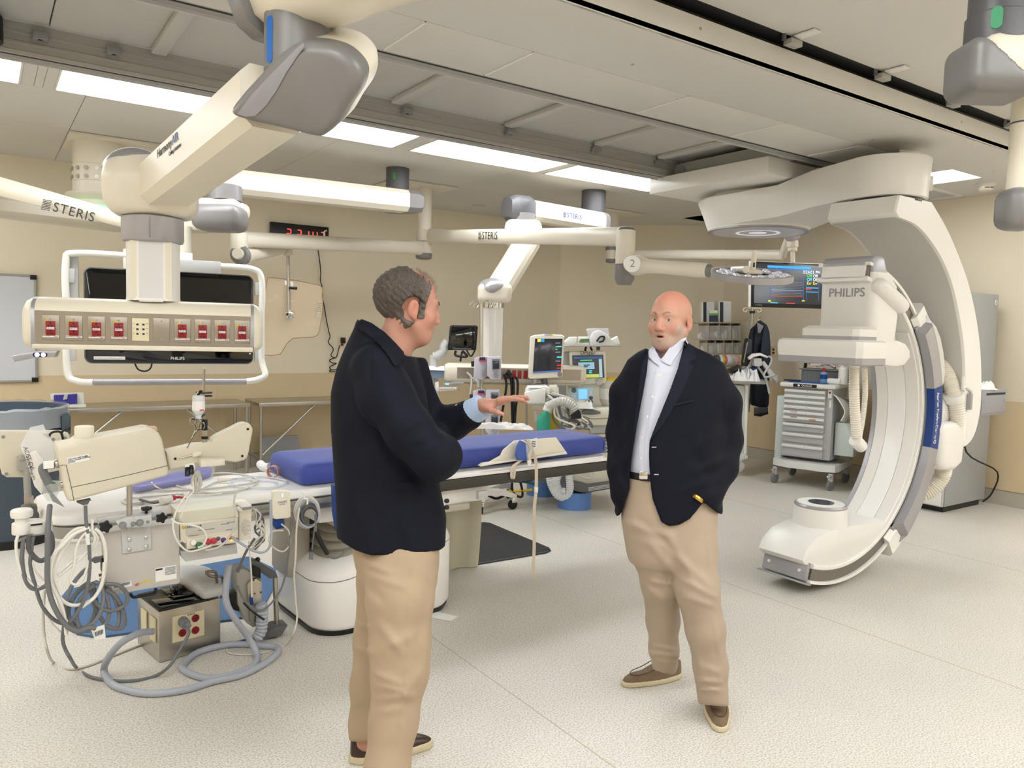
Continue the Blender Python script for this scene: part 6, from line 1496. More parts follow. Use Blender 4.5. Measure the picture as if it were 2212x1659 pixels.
# ================================================================ PEOPLE
def attr_mat(name, rough, bump=.15, bscale=300, sss=0.):
 mt = mat(name, (.5, .5, .5), rough, bump=bump, bscale=bscale); nt = mt.node_tree; b = nt.nodes['Principled BSDF']
 a = nt.nodes.new('ShaderNodeVertexColor'); a.layer_name = 'tint'; nt.links.new(a.outputs['Color'], b.inputs['Base Color'])
 if sss:
  b.inputs['Subsurface Weight'].default_value = sss; b.inputs['Subsurface Scale'].default_value = .006
 return mt
skin_m = attr_mat('skin', .48, .12, 260, .12); hair_m = attr_mat('hair', .6, .8, 420)
navy = mat('navy_wool', '090c1a', .75, bump=.1, bscale=500, spec=.25); khaki = mat('khaki_cotton', 'a8937a', .8, noise=.04, nscale=9, bump=.1, bscale=400); khaki2 = mat('sand_cotton', 'ab9986', .7, noise=.03, nscale=9, bump=.1, bscale=400)
shirt_m = mat('white_shirt', 'cfd1e0', .7, bump=.1, bscale=300); shirt_b = mat('blue_shirt', 'a9bcd8', .75, bump=.15, bscale=500); suede = mat('suede', '7a6650', .85, noise=.12, nscale=30, bump=.2, bscale=300); leather = mat('brown_leather', '3c2a22', .35, noise=.1, nscale=20); solem = mat('cream_sole', 'cdbf9f', .6)
def tint(o, fn):
 me = o.data; n = len(me.vertices); co = np.empty(n*3, np.float32); me.vertices.foreach_get('co', co); c = fn(co.reshape(-1, 3))
 a = me.color_attributes.new('tint', 'FLOAT_COLOR', 'POINT'); a.data.foreach_set('color', np.c_[c, np.ones(n)].astype(np.float32).ravel())
nCC, nFW, nCR, nCU = [np.array(v, np.float32) for v in (CC, FW, CR, CU)]
def proj(p):
 v = p-nCC; z = v@nFW
 return CW/2+CF*(v@nCR)/z, CH/2-CF*(v@nCU)/z, z
def polyd(x, y, pts):
 """signed pixel distance to a polygon, negative inside"""
 d = np.full(x.shape, 1e9, np.float32); ins = np.zeros(x.shape, bool); n = len(pts)
 for i in range(n):
  (ax, ay), (bx, by) = pts[i], pts[(i+1) % n]; ex, ey = bx-ax, by-ay; wx, wy = x-ax, y-ay
  t = np.clip((wx*ex+wy*ey)/max(ex*ex+ey*ey, 1e-9), 0, 1); d = np.minimum(d, (wx-ex*t)**2+(wy-ey*t)**2)
  c = ((ay <= y) & (by > y)) | ((by <= y) & (ay > y))
  if ey:
   ins ^= c & (x < ax+(y-ay)/ey*ex)
 return np.where(ins, -1, 1)*np.sqrt(d)
def folds(x, y, lst):
 o = np.zeros(x.shape, np.float32)
 for ax, ay, bx, by, w_, am in lst:
  ex, ey = bx-ax, by-ay; t = np.clip(((x-ax)*ex+(y-ay)*ey)/max(ex*ex+ey*ey, 1e-9), 0, 1)
  d2 = (x-ax-ex*t)**2+(y-ay-ey*t)**2; o += am*np.exp(-d2/(w_*w_))*np.sin(np.clip(t*.9+.05, 0, 1)*math.pi)**.5
 return o
def stack(p, rows, D0):
 """elliptic sections read row by row: (py, x_left, x_right, depth radius, depth offset)"""
 q = []
 for py, a, b, ry, dy in rows:
  l, r = P(a, py, D=D0+dy), P(b, py, D=D0+dy); c = (l+r)/2; q.append((c.z, c.dot(rgt), c.dot(fwd), (r-l).length/2, ry))
 q = np.array(sorted(q), np.float32); z = p[..., 2]
 it = [np.interp(z, q[:, 0], q[:, k]) for k in range(1, 5)]
 u = (p@np.array(rgt, np.float32)-it[0])/it[2]; v = (p@np.array(fwd, np.float32)-it[1])/it[3]
 n = (np.abs(u)**2.3+np.abs(v)**2.3)**(1/2.3)
 return np.maximum((n-1)*np.minimum(it[2], it[3]), np.maximum(q[0, 0]-z, z-q[-1, 0]))
def limb(p, pts, k=.02):
 d = None
 for (a, ra), (b, rb) in zip(pts, pts[1:]):
  e = s_cone(p, a, b, ra, rb); d = e if d is None else smin(d, e, k)
 return d
def pose(D0):
 return lambda x, y, dy=0: np.array(P(x, y, D=D0+dy), np.float32)
def bounds(pts, m=.05):
 a = np.array(pts); return a.min(0)-m, a.max(0)+m
def head_sdf(c, f, sc=1., open_mouth=0., pitch=0.):
 """head with face; c centre at eye level, f facing direction; returns sdf and to-local map"""
 f = np.array(f, np.float32); f /= np.linalg.norm(f); zz = np.array((0, 0, 1), np.float32); f2 = f*math.cos(pitch)+zz*math.sin(pitch); zz = zz*math.cos(pitch)-f*math.sin(pitch); rt = np.cross(f2, zz)
 c = np.array(c, np.float32); B_ = np.stack([rt, f2, zz], 1)
 def loc(p):
  return ((p-c)@B_)/sc
 def sd(p):
  l = loc(p); ax = np.abs(l[..., 0]); s = np.stack([ax, l[..., 1], l[..., 2]], -1)
  d = s_ell(l, (0, -.012, .035), (.0765, .1, .088))
  d = smin(d, s_ell(l, (0, .028, -.028), (.062, .066, .085)), .03)
  d = smin(d, s_ell(l, (0, .045, -.09), (.034, .034, .03)), .035)         # chin
  d = smin(d, s_cone(s, (.057, -.005, -.05), (.025, .05, -.092), .02, .018), .03)     # jaw
  d = smin(d, s_ell(s, (.045, .052, -.03), (.024, .024, .024)), .025)         # cheek
  d = smin(d, s_cone(s, (.012, .083, .024), (.045, .066, .022), .0105, .009), .015)   # brow
  d = smax(d, -s_ell(s, (.031, .1, .003), (.02, .02, .0125)), .014)          # socket
  e = s_ell(s, (.0315, .0715, .002), (.0165, .0145, .0135))                 # lids
  d = smin(d, smax(e, -s_ell(s, (.0315, .09, .0015), (.0145, .02, .0056)), .002), .004)
  d = smin(d, s_cone(l, (0, .083, .014), (0, .107, -.03), .0085, .0125), .011)  # nose
  d = smin(d, s_ell(s, (.0135, .096, -.036), (.009, .011, .0085)), .007)
  d = smax(d, -s_ell(s, (.0065, .104, -.0455), (.0042, .006, .005)), .003)
  d = smin(d, s_cone(s, (0, .0905, -.0565), (.02, .081, -.061), .0062, .004), .007)
  d = smin(d, s_cone(s, (0, .0875, -.073-open_mouth), (.019, .079, -.067-open_mouth*.5), .0068, .004), .007)
  d = smax(d, -s_ell(l, (0, .094, -.0645-open_mouth*.5), (.02, .018, .0025+open_mouth*.62)), .003)
  er = s_ell(s, (.081, -.012, -.008), (.0085, .0195, .0315)); er = smax(er, -s_ell(s, (.0905, -.006, -.004), (.008, .0105, .0185)), .004)
  er = smin(er, s_ell(s, (.079, -.004, -.035), (.006, .008, .009)), .006)
  d = smin(d, er, .006)
  return d*sc
 return sd, loc, B_
def skin_tint(base, loc, fn=None):
 def f(p):
  l = loc(p); x, y, z = np.abs(l[:, 0]), l[:, 1], l[:, 2]; c = np.tile(np.array(rgb(base), np.float32), (len(p), 1))
  lip = np.exp(-((x/.022)**2+((z+.064)/.011)**2))*(y > .07); nose_ = np.exp(-((x/.02)**2+((z+.03)/.02)**2+((y-.1)/.03)**2)); ear = np.exp(-(((x-.083)/.015)**2+((y+.01)/.03)**2+((z+.008)/.04)**2)); ck = np.exp(-(((x-.045)/.025)**2+((z+.03)/.03)**2+((y-.06)/.03)**2))
  r = np.clip(lip*.8+nose_*.55+ear*.55+ck*.4, 0, 1)[:, None]; c = c*(1-r)+c*np.array((1.02, .66, .62))*r
  inn = ((np.hypot(x/.019, (z+.067)/.007) < 1) & (y > .06) & (y < .083))[:, None]; c = np.where(inn, c*.25, c)
  return fn(c, l) if fn else c
 return f
def eyes(parent, c, B_, sc, look, iris='6f7d86'):
 for s in (-1, 1):
  o = np.array(c)+(B_@np.array((s*.0315, .0712, .0015)))*sc; e = O('eye', G().sph(o, .0122*sc, n=20), mat('eye_white', 'dcd6d0', .15), parent, ang=80)
  d = V(B_@np.array((look[0], 1, look[1]))).normalized(); q = V(o)+d*.0112*sc
  O('iris', G().cyl(q, q+d*.0014*sc, .0058*sc, .005*sc, n=16), mat('iris', iris, .1), e); O('pupil', G().cyl(q+d*.001*sc, q+d*.0017*sc, .0026*sc, n=12), black, e)
def brows(parent, sd, c, B_, sc, m, amp=0):
 for s in (-1, 1):
  pts = []
  for t in np.linspace(0, 1, 9):
   l = np.array((s*(.013+.038*t), .12, .0225+.009*math.sin(t*2.2)-.002*t+amp)); q = np.array(c)+(B_@l)*sc; st = -(B_@np.array((s*.25*t, 1, 0)))
   for _ in range(40):
    q = q+st*max(sd(q[None].astype(np.float32))[0], 0)*.8
   pts.append(V(q))
  g = G(); z = V(B_[:, 2])
  g.loft([[p+z*.0045*sc*w_, p-V(st)*.0028*sc, p-z*.0045*sc*w_] for p, w_ in zip(pts, (.7, 1, 1, 1, .9, .8, .7, .5, .2))], False); O('eyebrow', g, m, parent, ang=80)
M2 = thing('person', 'bald man in open navy blazer, white shirt and khakis, hands in pockets', 'person', P(1480, 1530, Z=0))
D2 = 3.27; J = pose(D2)
jrows = [(734, 1428, 1478, .055, .0), (748, 1405, 1500, .07, .0), (764, 1376, 1536, .09, .0), (780, 1356, 1560, .105, .0), (805, 1347, 1568, .122, .0), (850, 1347, 1563, .138, -.0), (920, 1342, 1562, .145, -.005), (980, 1340, 1558, .15, -.01), (1040, 1338, 1556, .155, -.01), (1090, 1331, 1558, .158, -.01), (1150, 1322, 1562, .16, -.01)]
rarm = [(J(1378, 812, .02), .062), (J(1352, 850, .03), .066), (J(1342, 935, .05), .062), (J(1342, 1010, .0), .056), (J(1346, 1068, -.03), .054)]
larm = [(J(1532, 818, .0), .075), (J(1560, 870, .0), .078), (J(1567, 950, .03), .07), (J(1558, 1010, -.02), .066), (J(1525, 1075, -.1), .06)]
openp = [(1400, 757), (1440, 700), (1484, 730), (1478, 748), (1462, 800), (1440, 860), (1413, 925), (1402, 955), (1402, 1000), (1405, 1050), (1412, 1096), (1428, 1128), (1442, 1139), (1448, 1165), (1320, 1165), (1334, 1116), (1350, 1092), (1360, 1060), (1361, 1020), (1365, 985), (1376, 920), (1389, 850), (1397, 800)]
hem = [(1290, 700), (1640, 700), (1640, 1000), (1575, 1070), (1560, 1112), (1548, 1107), (1520, 1085), (1490, 1122), (1468, 1134), (1446, 1138), (1428, 1128), (1380, 1000), (1340, 1112), (1332, 1116), (1327, 1105), (1290, 1000)]
lap = [(1480, 734), (1497, 762), (1500, 776), (1490, 783), (1498, 792), (1472, 850), (1435, 915), (1403, 953), (1414, 925), (1441, 860), (1463, 800)]
lap2 = [(1401, 756), (1386, 790), (1378, 850), (1368, 930), (1364, 985), (1376, 920), (1389, 850), (1398, 800)]
notch = [(1487, 777), (1503, 774), (1503, 781), (1490, 785)]
jf = [(1555, 930, 1480, 985, 9, .006), (1575, 985, 1500, 1020, 10, .008), (1560, 1030, 1470, 1062, 10, .006), (1590, 900, 1560, 960, 10, .007), (1340, 930, 1325, 985, 8, .006), (1350, 990, 1325, 1010, 7, .006), (1335, 1030, 1350, 1060, 6, .005), (1545, 1060, 1500, 1085, 8, .006), (1480, 960, 1540, 1040, 16, -.006), (1570, 830, 1540, 900, 12, .005), (1350, 820, 1345, 900, 8, .004)]
zc2 = float(J(1450, 900)@nFW)
def jk2(p, cut=True):
 x, y, z = proj(p)
 t = stack(p, jrows, D2); d = smin(t, limb(p, rarm, .03), .022); d = smin(d, limb(p, larm, .03), .022)
 front = z < zc2-.02-nCC@nFW if False else (z < D2-.03)
 d = d-folds(x, y, jf)*1.2
 if not cut:
  return d
 px2m = D2/CF
 sh = np.maximum(d, -(d+.02))
 co = polyd(x, y, openp)*px2m; sh = np.where(front, np.maximum(sh, -co), sh)
 he = polyd(x, y, hem)*px2m; sh = np.maximum(sh, np.where(z < D2+.02, he, np.where(y > 1105, (y-1105)*px2m, he)))
 nk = polyd(x, y, [(1380, 640), (1500, 640), (1488, 742), (1470, 760), (1415, 760), (1395, 752)])*px2m
 sh = np.maximum(sh, -np.where(z < D2+.06, nk, 1))
 return sh
def patch(name, f, poly, off, th, m, par, D0, step=5, dep=.35, smooth=True):
 """a separate piece of cloth lying on the surface f: outline and inner points marched onto it"""
 from mathutils.geometry import delaunay_2d_cdt
 b = []
 for i in range(len(poly)):
  (ax, ay), (bx, by) = poly[i], poly[(i+1) % len(poly)]; n = max(1, int(math.hypot(bx-ax, by-ay)/step)); b += [(ax+(bx-ax)*k/n, ay+(by-ay)*k/n) for k in range(n)]
 xs, ys = [p[0] for p in poly], [p[1] for p in poly]; gx, gy = np.meshgrid(np.arange(min(xs), max(xs), step), np.arange(min(ys), max(ys), step)); gx, gy = gx.ravel().astype(np.float32), gy.ravel().astype(np.float32)
 k = polyd(gx, gy, poly) < -step*.5; pts = b+list(zip(gx[k].tolist(), gy[k].tolist())); r = delaunay_2d_cdt([V(p) for p in pts], [(i, (i+1) % len(b)) for i in range(len(b))], [], 1, 1e-4); v2, fc = r[0], r[2]
 d = np.array([ray(p[0], p[1]) for p in v2], np.float32); q = nCC+d*(D0-dep)
 for _ in range(45):
  q = q+d*np.maximum(f(q)-off, 0)[:, None]*.75
 z = (q-nCC)@nFW; z = np.where(z > D0+.25, np.median(z), z); q = nCC+d*z[:, None]
 n_ = len(q); bk = q+d*th; bd = {}
 for t in fc:
  for i in range(len(t)):
   e = (t[i], t[(i+1) % len(t)]); bd[e] = 1
 fs = [list(t) for t in fc]+[[i+n_ for i in t][::-1] for t in fc]+[[e[1], e[0], e[0]+n_, e[1]+n_] for e in bd if (e[1], e[0]) not in bd]
 g = G(); g.raw([V(p) for p in np.concatenate([q, bk])], fs); return O(name, g, m, par, ang=50)
bp_ = [q for q, r in rarm+larm]+[J(1325, 1140, -.15), J(1570, 1140, .16), J(1440, 720, .1)]
lo, hi = bounds(bp_, .11)
OS('blazer', jk2, lo, hi, .0085, navy, M2, smooth=2)
navy_l = mat('navy_lapel', '0c1022', .7, bump=.1, bscale=500, spec=.3)
for nm_, pl_ in (('lapel', lap), ('lapel', lap2), ('collar', [(1478, 736), (1490, 742), (1503, 764), (1503, 776), (1487, 779), (1476, 760)]), ('pocket_welt', [(1457, 872), (1497, 864), (1498, 868), (1458, 877)])):
 patch(nm_, jk2, pl_, .006, .006, navy_l, M2, D2)
for x, y in ((1413, 966), (1418, 1025)):
 patch('buttonhole', jk2, [(x-5, y-1), (x+5, y-1), (x+5, y+1), (x-5, y+1)], .004, .003, lgrey, M2, D2, 3)
srows = [(730, 1432, 1478, .05, .0), (760, 1400, 1500, .07, .0), (800, 1368, 1540, .1, .0), (850, 1362, 1545, .117, .0), (920, 1358, 1545, .126, -.005), (980, 1356, 1542, .132, -.01), (1028, 1356, 1540, .134, -.01), (1045, 1356, 1540, .134, -.01)]
cl1_ = [(1399, 752), (1402, 772), (1414, 783), (1424, 790), (1420, 775), (1414, 755)]; cl2_ = [(1484, 728), (1472, 752), (1455, 778), (1448, 789), (1436, 784), (1428, 778), (1450, 745), (1468, 718)]
def sh2(p):
 x, y, z = proj(p); d = stack(p, srows, D2); fr = z < D2-.0
 d = smin(d, s_cone(p, J(1450, 772), J(1446, 740, -.005), .075, .062), .02)
 d = d-folds(x, y, [(1424, 790, 1385, 1030, 5, .004), (1395, 900, 1372, 1000, 8, .003), (1418, 860, 1400, 940, 6, .003)])
 return np.maximum(d, -polyd(x, y, [(1416, 700), (1470, 700), (1466, 722), (1448, 750), (1427, 778), (1417, 757)])*D2/CF-np.where(fr, 0, 9))
lo, hi = bounds([J(1345, 1050, -.15), J(1560, 1050, .15), J(1440, 700, 0)], .04)
OS('shirt', sh2, lo, hi, .0075, shirt_m, M2)
patch('collar', sh2, cl1_, .008, .006, shirt_m, M2, D2, 3); patch('collar', sh2, cl2_, .008, .006, shirt_m, M2, D2, 3)
patch('placket', sh2, [(1417, 800), (1428, 797), (1413, 858), (1402, 902), (1392, 948), (1390, 1020), (1379, 1018), (1382, 945), (1394, 895), (1405, 850)], .003, .004, shirt_m, M2, D2, 4)
for x, y in ((1424, 811), (1411, 857), (1400, 900), (1389, 945), (1386, 990)):
 q = J(x, y, -.25); d_ = np.array(ray(x, y), np.float32)
 for _ in range(30):
  q = q+d_*max(sh2(q[None])[0], 0)*.9
 O('button', G().cyl(V(q), V(q)-FW*.003, .0065, n=12), white, M2)
trows = [(1020, 1352, 1545, .135, -.01), (1060, 1346, 1548, .14, -.01), (1110, 1343, 1546, .142, -.01), (1160, 1348, 1540, .14, -.01), (1200, 1356, 1536, .12, -.01), (1215, 1362, 1534, .1, -.01)]
rleg = [(J(1405, 1120, -.01), .105), (J(1415, 1190, .0), .098), (J(1428, 1260, .03), .082), (J(1432, 1340, .12), .07), (J(1434, 1400, .16), .062), (J(1436, 1435, .2), .058)]
lleg = [(J(1485, 1120, -.02), .112), (J(1492, 1190, -.05), .104), (J(1505, 1270, -.09), .088), (J(1524, 1360, -.07), .078), (J(1535, 1440, -.04), .068), (J(1541, 1520, -.02), .064)]
tf = [(1350, 1130, 1450, 1160, 8, .006), (1380, 1120, 1470, 1200, 7, -.005), (1400, 1170, 1450, 1230, 8, .006), (1440, 1150, 1500, 1260, 9, .007), (1460, 1200, 1540, 1270, 8, .008), (1470, 1250, 1545, 1290, 7, .009), (1480, 1290, 1545, 1310, 7, .007), (1395, 1255, 1455, 1262, 6, .009), (1398, 1270, 1440, 1300, 6, .006), (1405, 1395, 1462, 1405, 5, .008), (1405, 1412, 1465, 1418, 5, .009), (1420, 1430, 1460, 1432, 4, .006), (1502, 1470, 1560, 1475, 5, .008), (1510, 1490, 1562, 1492, 5, .009), (1515, 1440, 1560, 1455, 7, .006), (1500, 1400, 1520, 1470, 7, .005), (1530, 1100, 1535, 1250, 4, .004), (1542, 1330, 1560, 1450, 4, .004)]
def tr2(p):
 x, y, z = proj(p); d = smin(stack(p, trows, D2), smin(limb(p, rleg, .03), limb(p, lleg, .03), .012), .03); d = d-1.5*folds(x, y, tf)
 return smax(d, np.where(x < 1478, y-1452-(x-1430)*.25, y-1524-(x-1540)*.1)*D2/CF, .01)
lo, hi = bounds([q for q, r in rleg+lleg]+[J(1350, 1010, -.13), J(1550, 1010, .13)], .12); lo[2] = .03
OS('trousers', tr2, lo, hi, .0085, khaki2, M2)
g = G(); ring = []
for z_ in (0, 1):
 rr_ = []
 for k in range(40):
  a = 2*math.pi*k/40; c_ = (P(1352, 1030+z_*-15, D=D2-.01)+P(1545, 1030+z_*-15, D=D2-.01))/2; rr_.append(c_+rgt*math.copysign(abs(math.cos(a))**.87, math.cos(a))*.193+fwd*math.copysign(abs(math.sin(a))**.87, math.sin(a))*.1385)
 ring.append(rr_)
g.loft(ring, False); O('belt', g, mat('belt_black', '1c1a1b', .4), M2, ang=80); q = P(1390, 1027, D=D2-.155); O('buckle', G().box(q, (.035, .008, .032), Matrix((rgt, fwd, uz)).transposed(), .004), chrome, M2)
def shoe(name, par, heel, toe, w_, m, top=.085, sole=.026):
 h_, t_ = V(heel), V(toe); h_.z = t_.z = 0; f = (t_-h_); L = f.length; f.normalize(); s_ = f.cross(uz); B_ = np.stack([np.array(s_), np.array(f), np.array((0, 0, 1))], 1).astype(np.float32); o = np.array(h_, np.float32)
 def lw(l):
  t = np.clip(l[..., 1]/L, 0, 1); return w_*(.34+.16*np.sin(np.clip(t*1.25-.05, 0, 1)*math.pi)**1.0)*np.sqrt(np.clip(1-np.maximum(0, (t-.78)/.225)**2.6, .02, 1))*np.sqrt(np.clip(1-np.maximum(0, (.13-t)/.14)**2, .05, 1))
 def up(p):
  l = (p-o)@B_; t = np.clip(l[..., 1]/L, -.1, 1.1); hgt = np.interp(t, [0, .1, .28, .45, .62, .85, 1], [top*.95, top, top*1.0, top*.86, top*.62, .052, .034])
  v = (l[..., 2]-sole*.6)/np.maximum(hgt-sole*.6, .01); wd = lw(l)*np.sqrt(np.clip(1-np.clip(v, 0, 1)**2.4*.72, .05, 1)); d = np.abs(l[..., 0])-wd
  return np.maximum(np.maximum(d, np.maximum(l[..., 2]-hgt, sole*.5-l[..., 2])), np.maximum(-l[..., 1], l[..., 1]-L))
 def so(p):
  l = (p-o)@B_; return np.maximum(np.maximum(np.abs(l[..., 0])-lw(l)-.005, np.maximum(l[..., 2]-sole, .001-l[..., 2])), np.maximum(-.006-l[..., 1], l[..., 1]-L-.005))
 lo, hi = bounds([np.array(h_), np.array(t_)], .08); lo[2] = -.015; hi[2] = top+.03
 a = OS(name, up, lo, hi, .006, m, par, smooth=3); OS('sole', so, lo, hi, .006, solem, a, smooth=1); return a, (h_, f, s_, L)
a, (h_, f_2, s_2, L) = shoe('shoe', M2, P(1468, 1459, Z=0), P(1346, 1483, Z=0), .098, suede)
O('seam', G().tube([h_+f_2*L*k+s_2*sx*.098*.36+uz*z for k, sx, z in ((.45, 1, .082), (.62, .95, .064), (.8, .75, .056), (.88, 0, .054), (.8, -.75, .056), (.62, -.95, .064), (.45, -1, .082))], .0022, 5, 4), mat('suede_dark', '56452f', .8), a)
a, (h_, f_2, s_2, L) = shoe('shoe', M2, P(1542, 1512, Z=0), P(1556, 1583, Z=0), .1, suede)
O('seam', G().tube([h_+f_2*L*k+s_2*sx*.1*.36+uz*z for k, sx, z in ((.45, 1, .082), (.62, .95, .064), (.8, .75, .056), (.88, 0, .054), (.8, -.75, .056), (.62, -.95, .064), (.45, -1, .082))], .0022, 5, 4), mat('suede_dark', '56452f', .8), a)
hc2 = J(1448, 693, -.01); A_ = math.radians(38); f2 = -rgt*math.sin(A_)-fwd*math.cos(A_)
hsd, hloc, HB = head_sdf(hc2, f2, 1.03, .004)
def body2(p):
 l = hloc(p); w_ = .0012*np.exp(-((l[..., 2]-.052)/.0035)**2)+.0012*np.exp(-((l[..., 2]-.062-.004*np.cos(l[..., 0]*60))/.0035)**2)+.0012*np.exp(-((l[..., 2]-.072)/.0035)**2)
 d = hsd(p)+w_*(l[..., 1] > .05)*(np.abs(l[..., 0]) < .055)
 return smin(d, s_cone(p, J(1452, 725, .03), J(1452, 790, .03), .06, .07), .03)
lo, hi = bounds([hc2+np.array((0, 0, .14)), J(1450, 775, .03)], .1); lo -= .05*np.array([1, 1, 0]); hi += .05*np.array([1, 1, 0])
def core2(p):
 d = stack(p, [(r[0], r[1]+12, r[2]-12, r[3]*.85, r[4]) for r in srows], D2); d = smin(d, limb(p, [(q, r*.6) for q, r in rarm]), .03); d = smin(d, limb(p, [(q, r*.6) for q, r in larm]), .03)
 return smin(d, smin(limb(p, [(q, r*.7) for q, r in rleg]), limb(p, [(q, r*.7) for q, r in lleg[:-1]]), .02), .03)
def merge(a, b):
 return np.concatenate([a[0], b[0]]), np.concatenate([a[1], b[1]+len(a[0])])
def smooth_q(m_, it=1):
 vs, fs = m_; e = np.concatenate([fs[:, [0, 1]], fs[:, [1, 2]], fs[:, [2, 3]], fs[:, [3, 0]]]); e = np.concatenate([e, e[:, ::-1]])
 for _ in range(it):
  s = np.zeros_like(vs); c = np.zeros(len(vs)); np.add.at(s, e[:, 0], vs[e[:, 1]]); np.add.at(c, e[:, 0], 1); vs = vs*.5+.5*s/c[:, None]
 return vs, fs
hm_ = smooth_q(poly_sdf(body2, lo, hi, .0034)); lo, hi = bounds([q for q, r in rleg+lleg+rarm+larm], .06); cm_ = smooth_q(poly_sdf(core2, lo, hi, .016))
bd2 = O('body', merge(hm_, cm_), skin_m, M2, ang=80)
def t2(c, l):
 x, y, z = np.abs(l[:, 0]), l[:, 1], l[:, 2]; rng = np.random.default_rng(1); n = rng.random(len(x))
 top = np.clip((z-.03)/.06, 0, 1)[:, None]; c = c*(1-top)+c*np.array((1.06, .86, .83))*top
 bz = -.046-.012*np.clip((x-.02)/.03, -1, 1)+np.clip((x-.05)/.02, 0, 1)*.05; beard = np.clip((bz-z)/.008, 0, 1)*np.clip((y-.0)/.02, 0, 1)*np.clip((z+.118)/.012, 0, 1); lipz = np.exp(-((x/.024)**2+((z+.066)/.009)**2)); beard = beard*(1-.9*lipz)*(.35+.5*n); beard = beard[:, None]
 return c*(1-beard*.75)+np.array(rgb('b3aaa2'))*beard*.75
tint(bd2, skin_tint('c2937f', hloc, t2)); eyes(bd2, hc2, HB, 1.03, (-.25, .02)); brows(bd2, hsd, hc2, HB, 1.03, mat('brow_fair', 'a07a66', .8), .002)
O('mouth', G().sph(hc2+(HB@np.array((0, .074, -.068)))*1.03, (.016, .012, .0062), Matrix([list(r) for r in HB])), mat('mouth_dark', '3a1512', .5), bd2)
O('wristwatch', G().lathe([(.026, -.008), (.029, 0), (.026, .008)], V(J(1506, 1076, -.15)), (.5, -.2, .8), 20), mat('gold', 'c89a4a', .25, .9), M2)
M1 = thing('person', 'man seen from behind in navy blazer and tan trousers, gesturing with a flat hand', 'person', P(845, 1659, Z=0))
D1 = 2.68; K = pose(D1)
krows = [(688, 775, 868, .055, .02), (705, 768, 872, .07, .02), (730, 757, 880, .095, .02), (765, 742, 895, .125, .02), (800, 729, 905, .145, .02), (850, 718, 920, .155, .02), (920, 718, 930, .155, .02), (980, 722, 938, .155, .02), (1050, 727, 950, .155, .02), (1120, 731, 964, .175, .02), (1215, 733, 968, .2, .02)]
narm = [(K(812, 800, -.09), .088), (K(835, 860, -.13), .09), (K(880, 930, -.16), .083), (K(935, 990, -.17), .074), (K(950, 985, -.12), .07), (K(930, 950, .1), .06)]
farm = [(K(880, 800, .14), .08), (K(905, 880, .2), .074), (K(940, 925, .2), .066), (K(975, 914, .18), .062), (K(1012, 897, .145), .057)]
kf = [(800, 770, 800, 900, 8, -.006), (805, 900, 850, 990, 9, -.008), (850, 990, 930, 1060, 12, -.007), (830, 850, 860, 930, 14, .004), (870, 930, 915, 900, 8, .005), (890, 960, 940, 935, 7, .006), (905, 985, 960, 950, 7, .006), (850, 930, 890, 990, 9, .005), (755, 900, 790, 930, 12, .005), (745, 960, 800, 960, 14, -.004), (760, 1040, 800, 1190, 14, .004), (870, 1080, 855, 1200, 14, -.004), (830, 1060, 905, 1190, 16, .005), (845, 1045, 890, 1043, 4, .004)]
khem = [(650, 690), (770, 689), (800, 700), (840, 728), (876, 768), (905, 772), (1100, 775), (1100, 1010), (985, 1020), (966, 1060), (962, 1180), (950, 1189), (880, 1199), (800, 1200), (770, 1190), (740, 1172), (734, 1164), (728, 1165), (720, 1155), (700, 900)]
kcol = [(770, 690), (800, 700), (840, 728), (868, 760), (873, 775), (860, 790), (850, 785), (830, 755), (800, 728), (775, 712), (768, 706)]
def jk1(p):
 x, y, z = proj(p); t = stack(p, krows, D1); d = smin(t, limb(p, narm, .03), .014); d = smin(d, limb(p, farm, .03), .03); d = d-folds(x, y, kf)*1.3
 px = D1/CF; d = d-.007*np.clip(.5-polyd(x, y, kcol)/3, 0, 1)
 d = d+.004*np.exp(-((x-(806-(y-1050)*.03))/3)**2)*((y > 1040) & (y < 1205))
 sh = np.maximum(d, -(d+.025)); sh = np.maximum(sh, polyd(x, y, khem)*px)
 return np.maximum(sh, -s_cone(p, K(860, 690, .015), K(850, 745, .01), .062, .064))
lo, hi = bounds([q for q, r in narm+farm]+[K(720, 1215, -.12), K(965, 1215, .18), K(790, 680, 0)], .12)
OS('blazer', jk1, lo, hi, .0085, navy, M1, smooth=2)
def nk1(p):
 return np.minimum(jk1(p), s_cone(p, K(868, 660, .015), K(846, 765, .01), .06, .07))
patch('collar', nk1, [(774, 694), (781, 689), (802, 697), (832, 718), (856, 742), (872, 760), (876, 775), (866, 788), (852, 790), (842, 772), (820, 744), (795, 722), (771, 708)], .006, .01, navy, M1, D1, 5, .4)
patch('pocket_flap', jk1, [(845, 1043), (905, 1041), (905, 1060), (846, 1062)], .004, .004, navy, M1, D1, 6)
for k in range(2):
 O('button', G().cyl(V(K(964, 1082+k*14, -.06)), V(K(966, 1082+k*14, -.07)), .008, n=10), black, M1)
O('cuff', G().tube([V(K(1004, 899, .15)), V(K(1024, 888, .13)), V(K(1043, 877, .115))], (.052, .044), 24, 4), shirt_b, M1, ang=80)
nl = [(K(872, 1120, -.0), .1), (K(868, 1215, -.055), .115), (K(864, 1290, -.1), .11), (K(864, 1390, -.12), .098), (K(864, 1450, -.13), .092), (K(850, 1560, -.16), .077), (K(836, 1660, -.2), .07), (K(834, 1760, -.22), .066)]
fl1 = [(K(845, 1150, .1), .115), (K(832, 1250, .13), .098), (K(815, 1380, .16), .083), (K(804, 1480, .18), .077), (K(797, 1560, .19), .07), (K(792, 1600, .19), .066)]
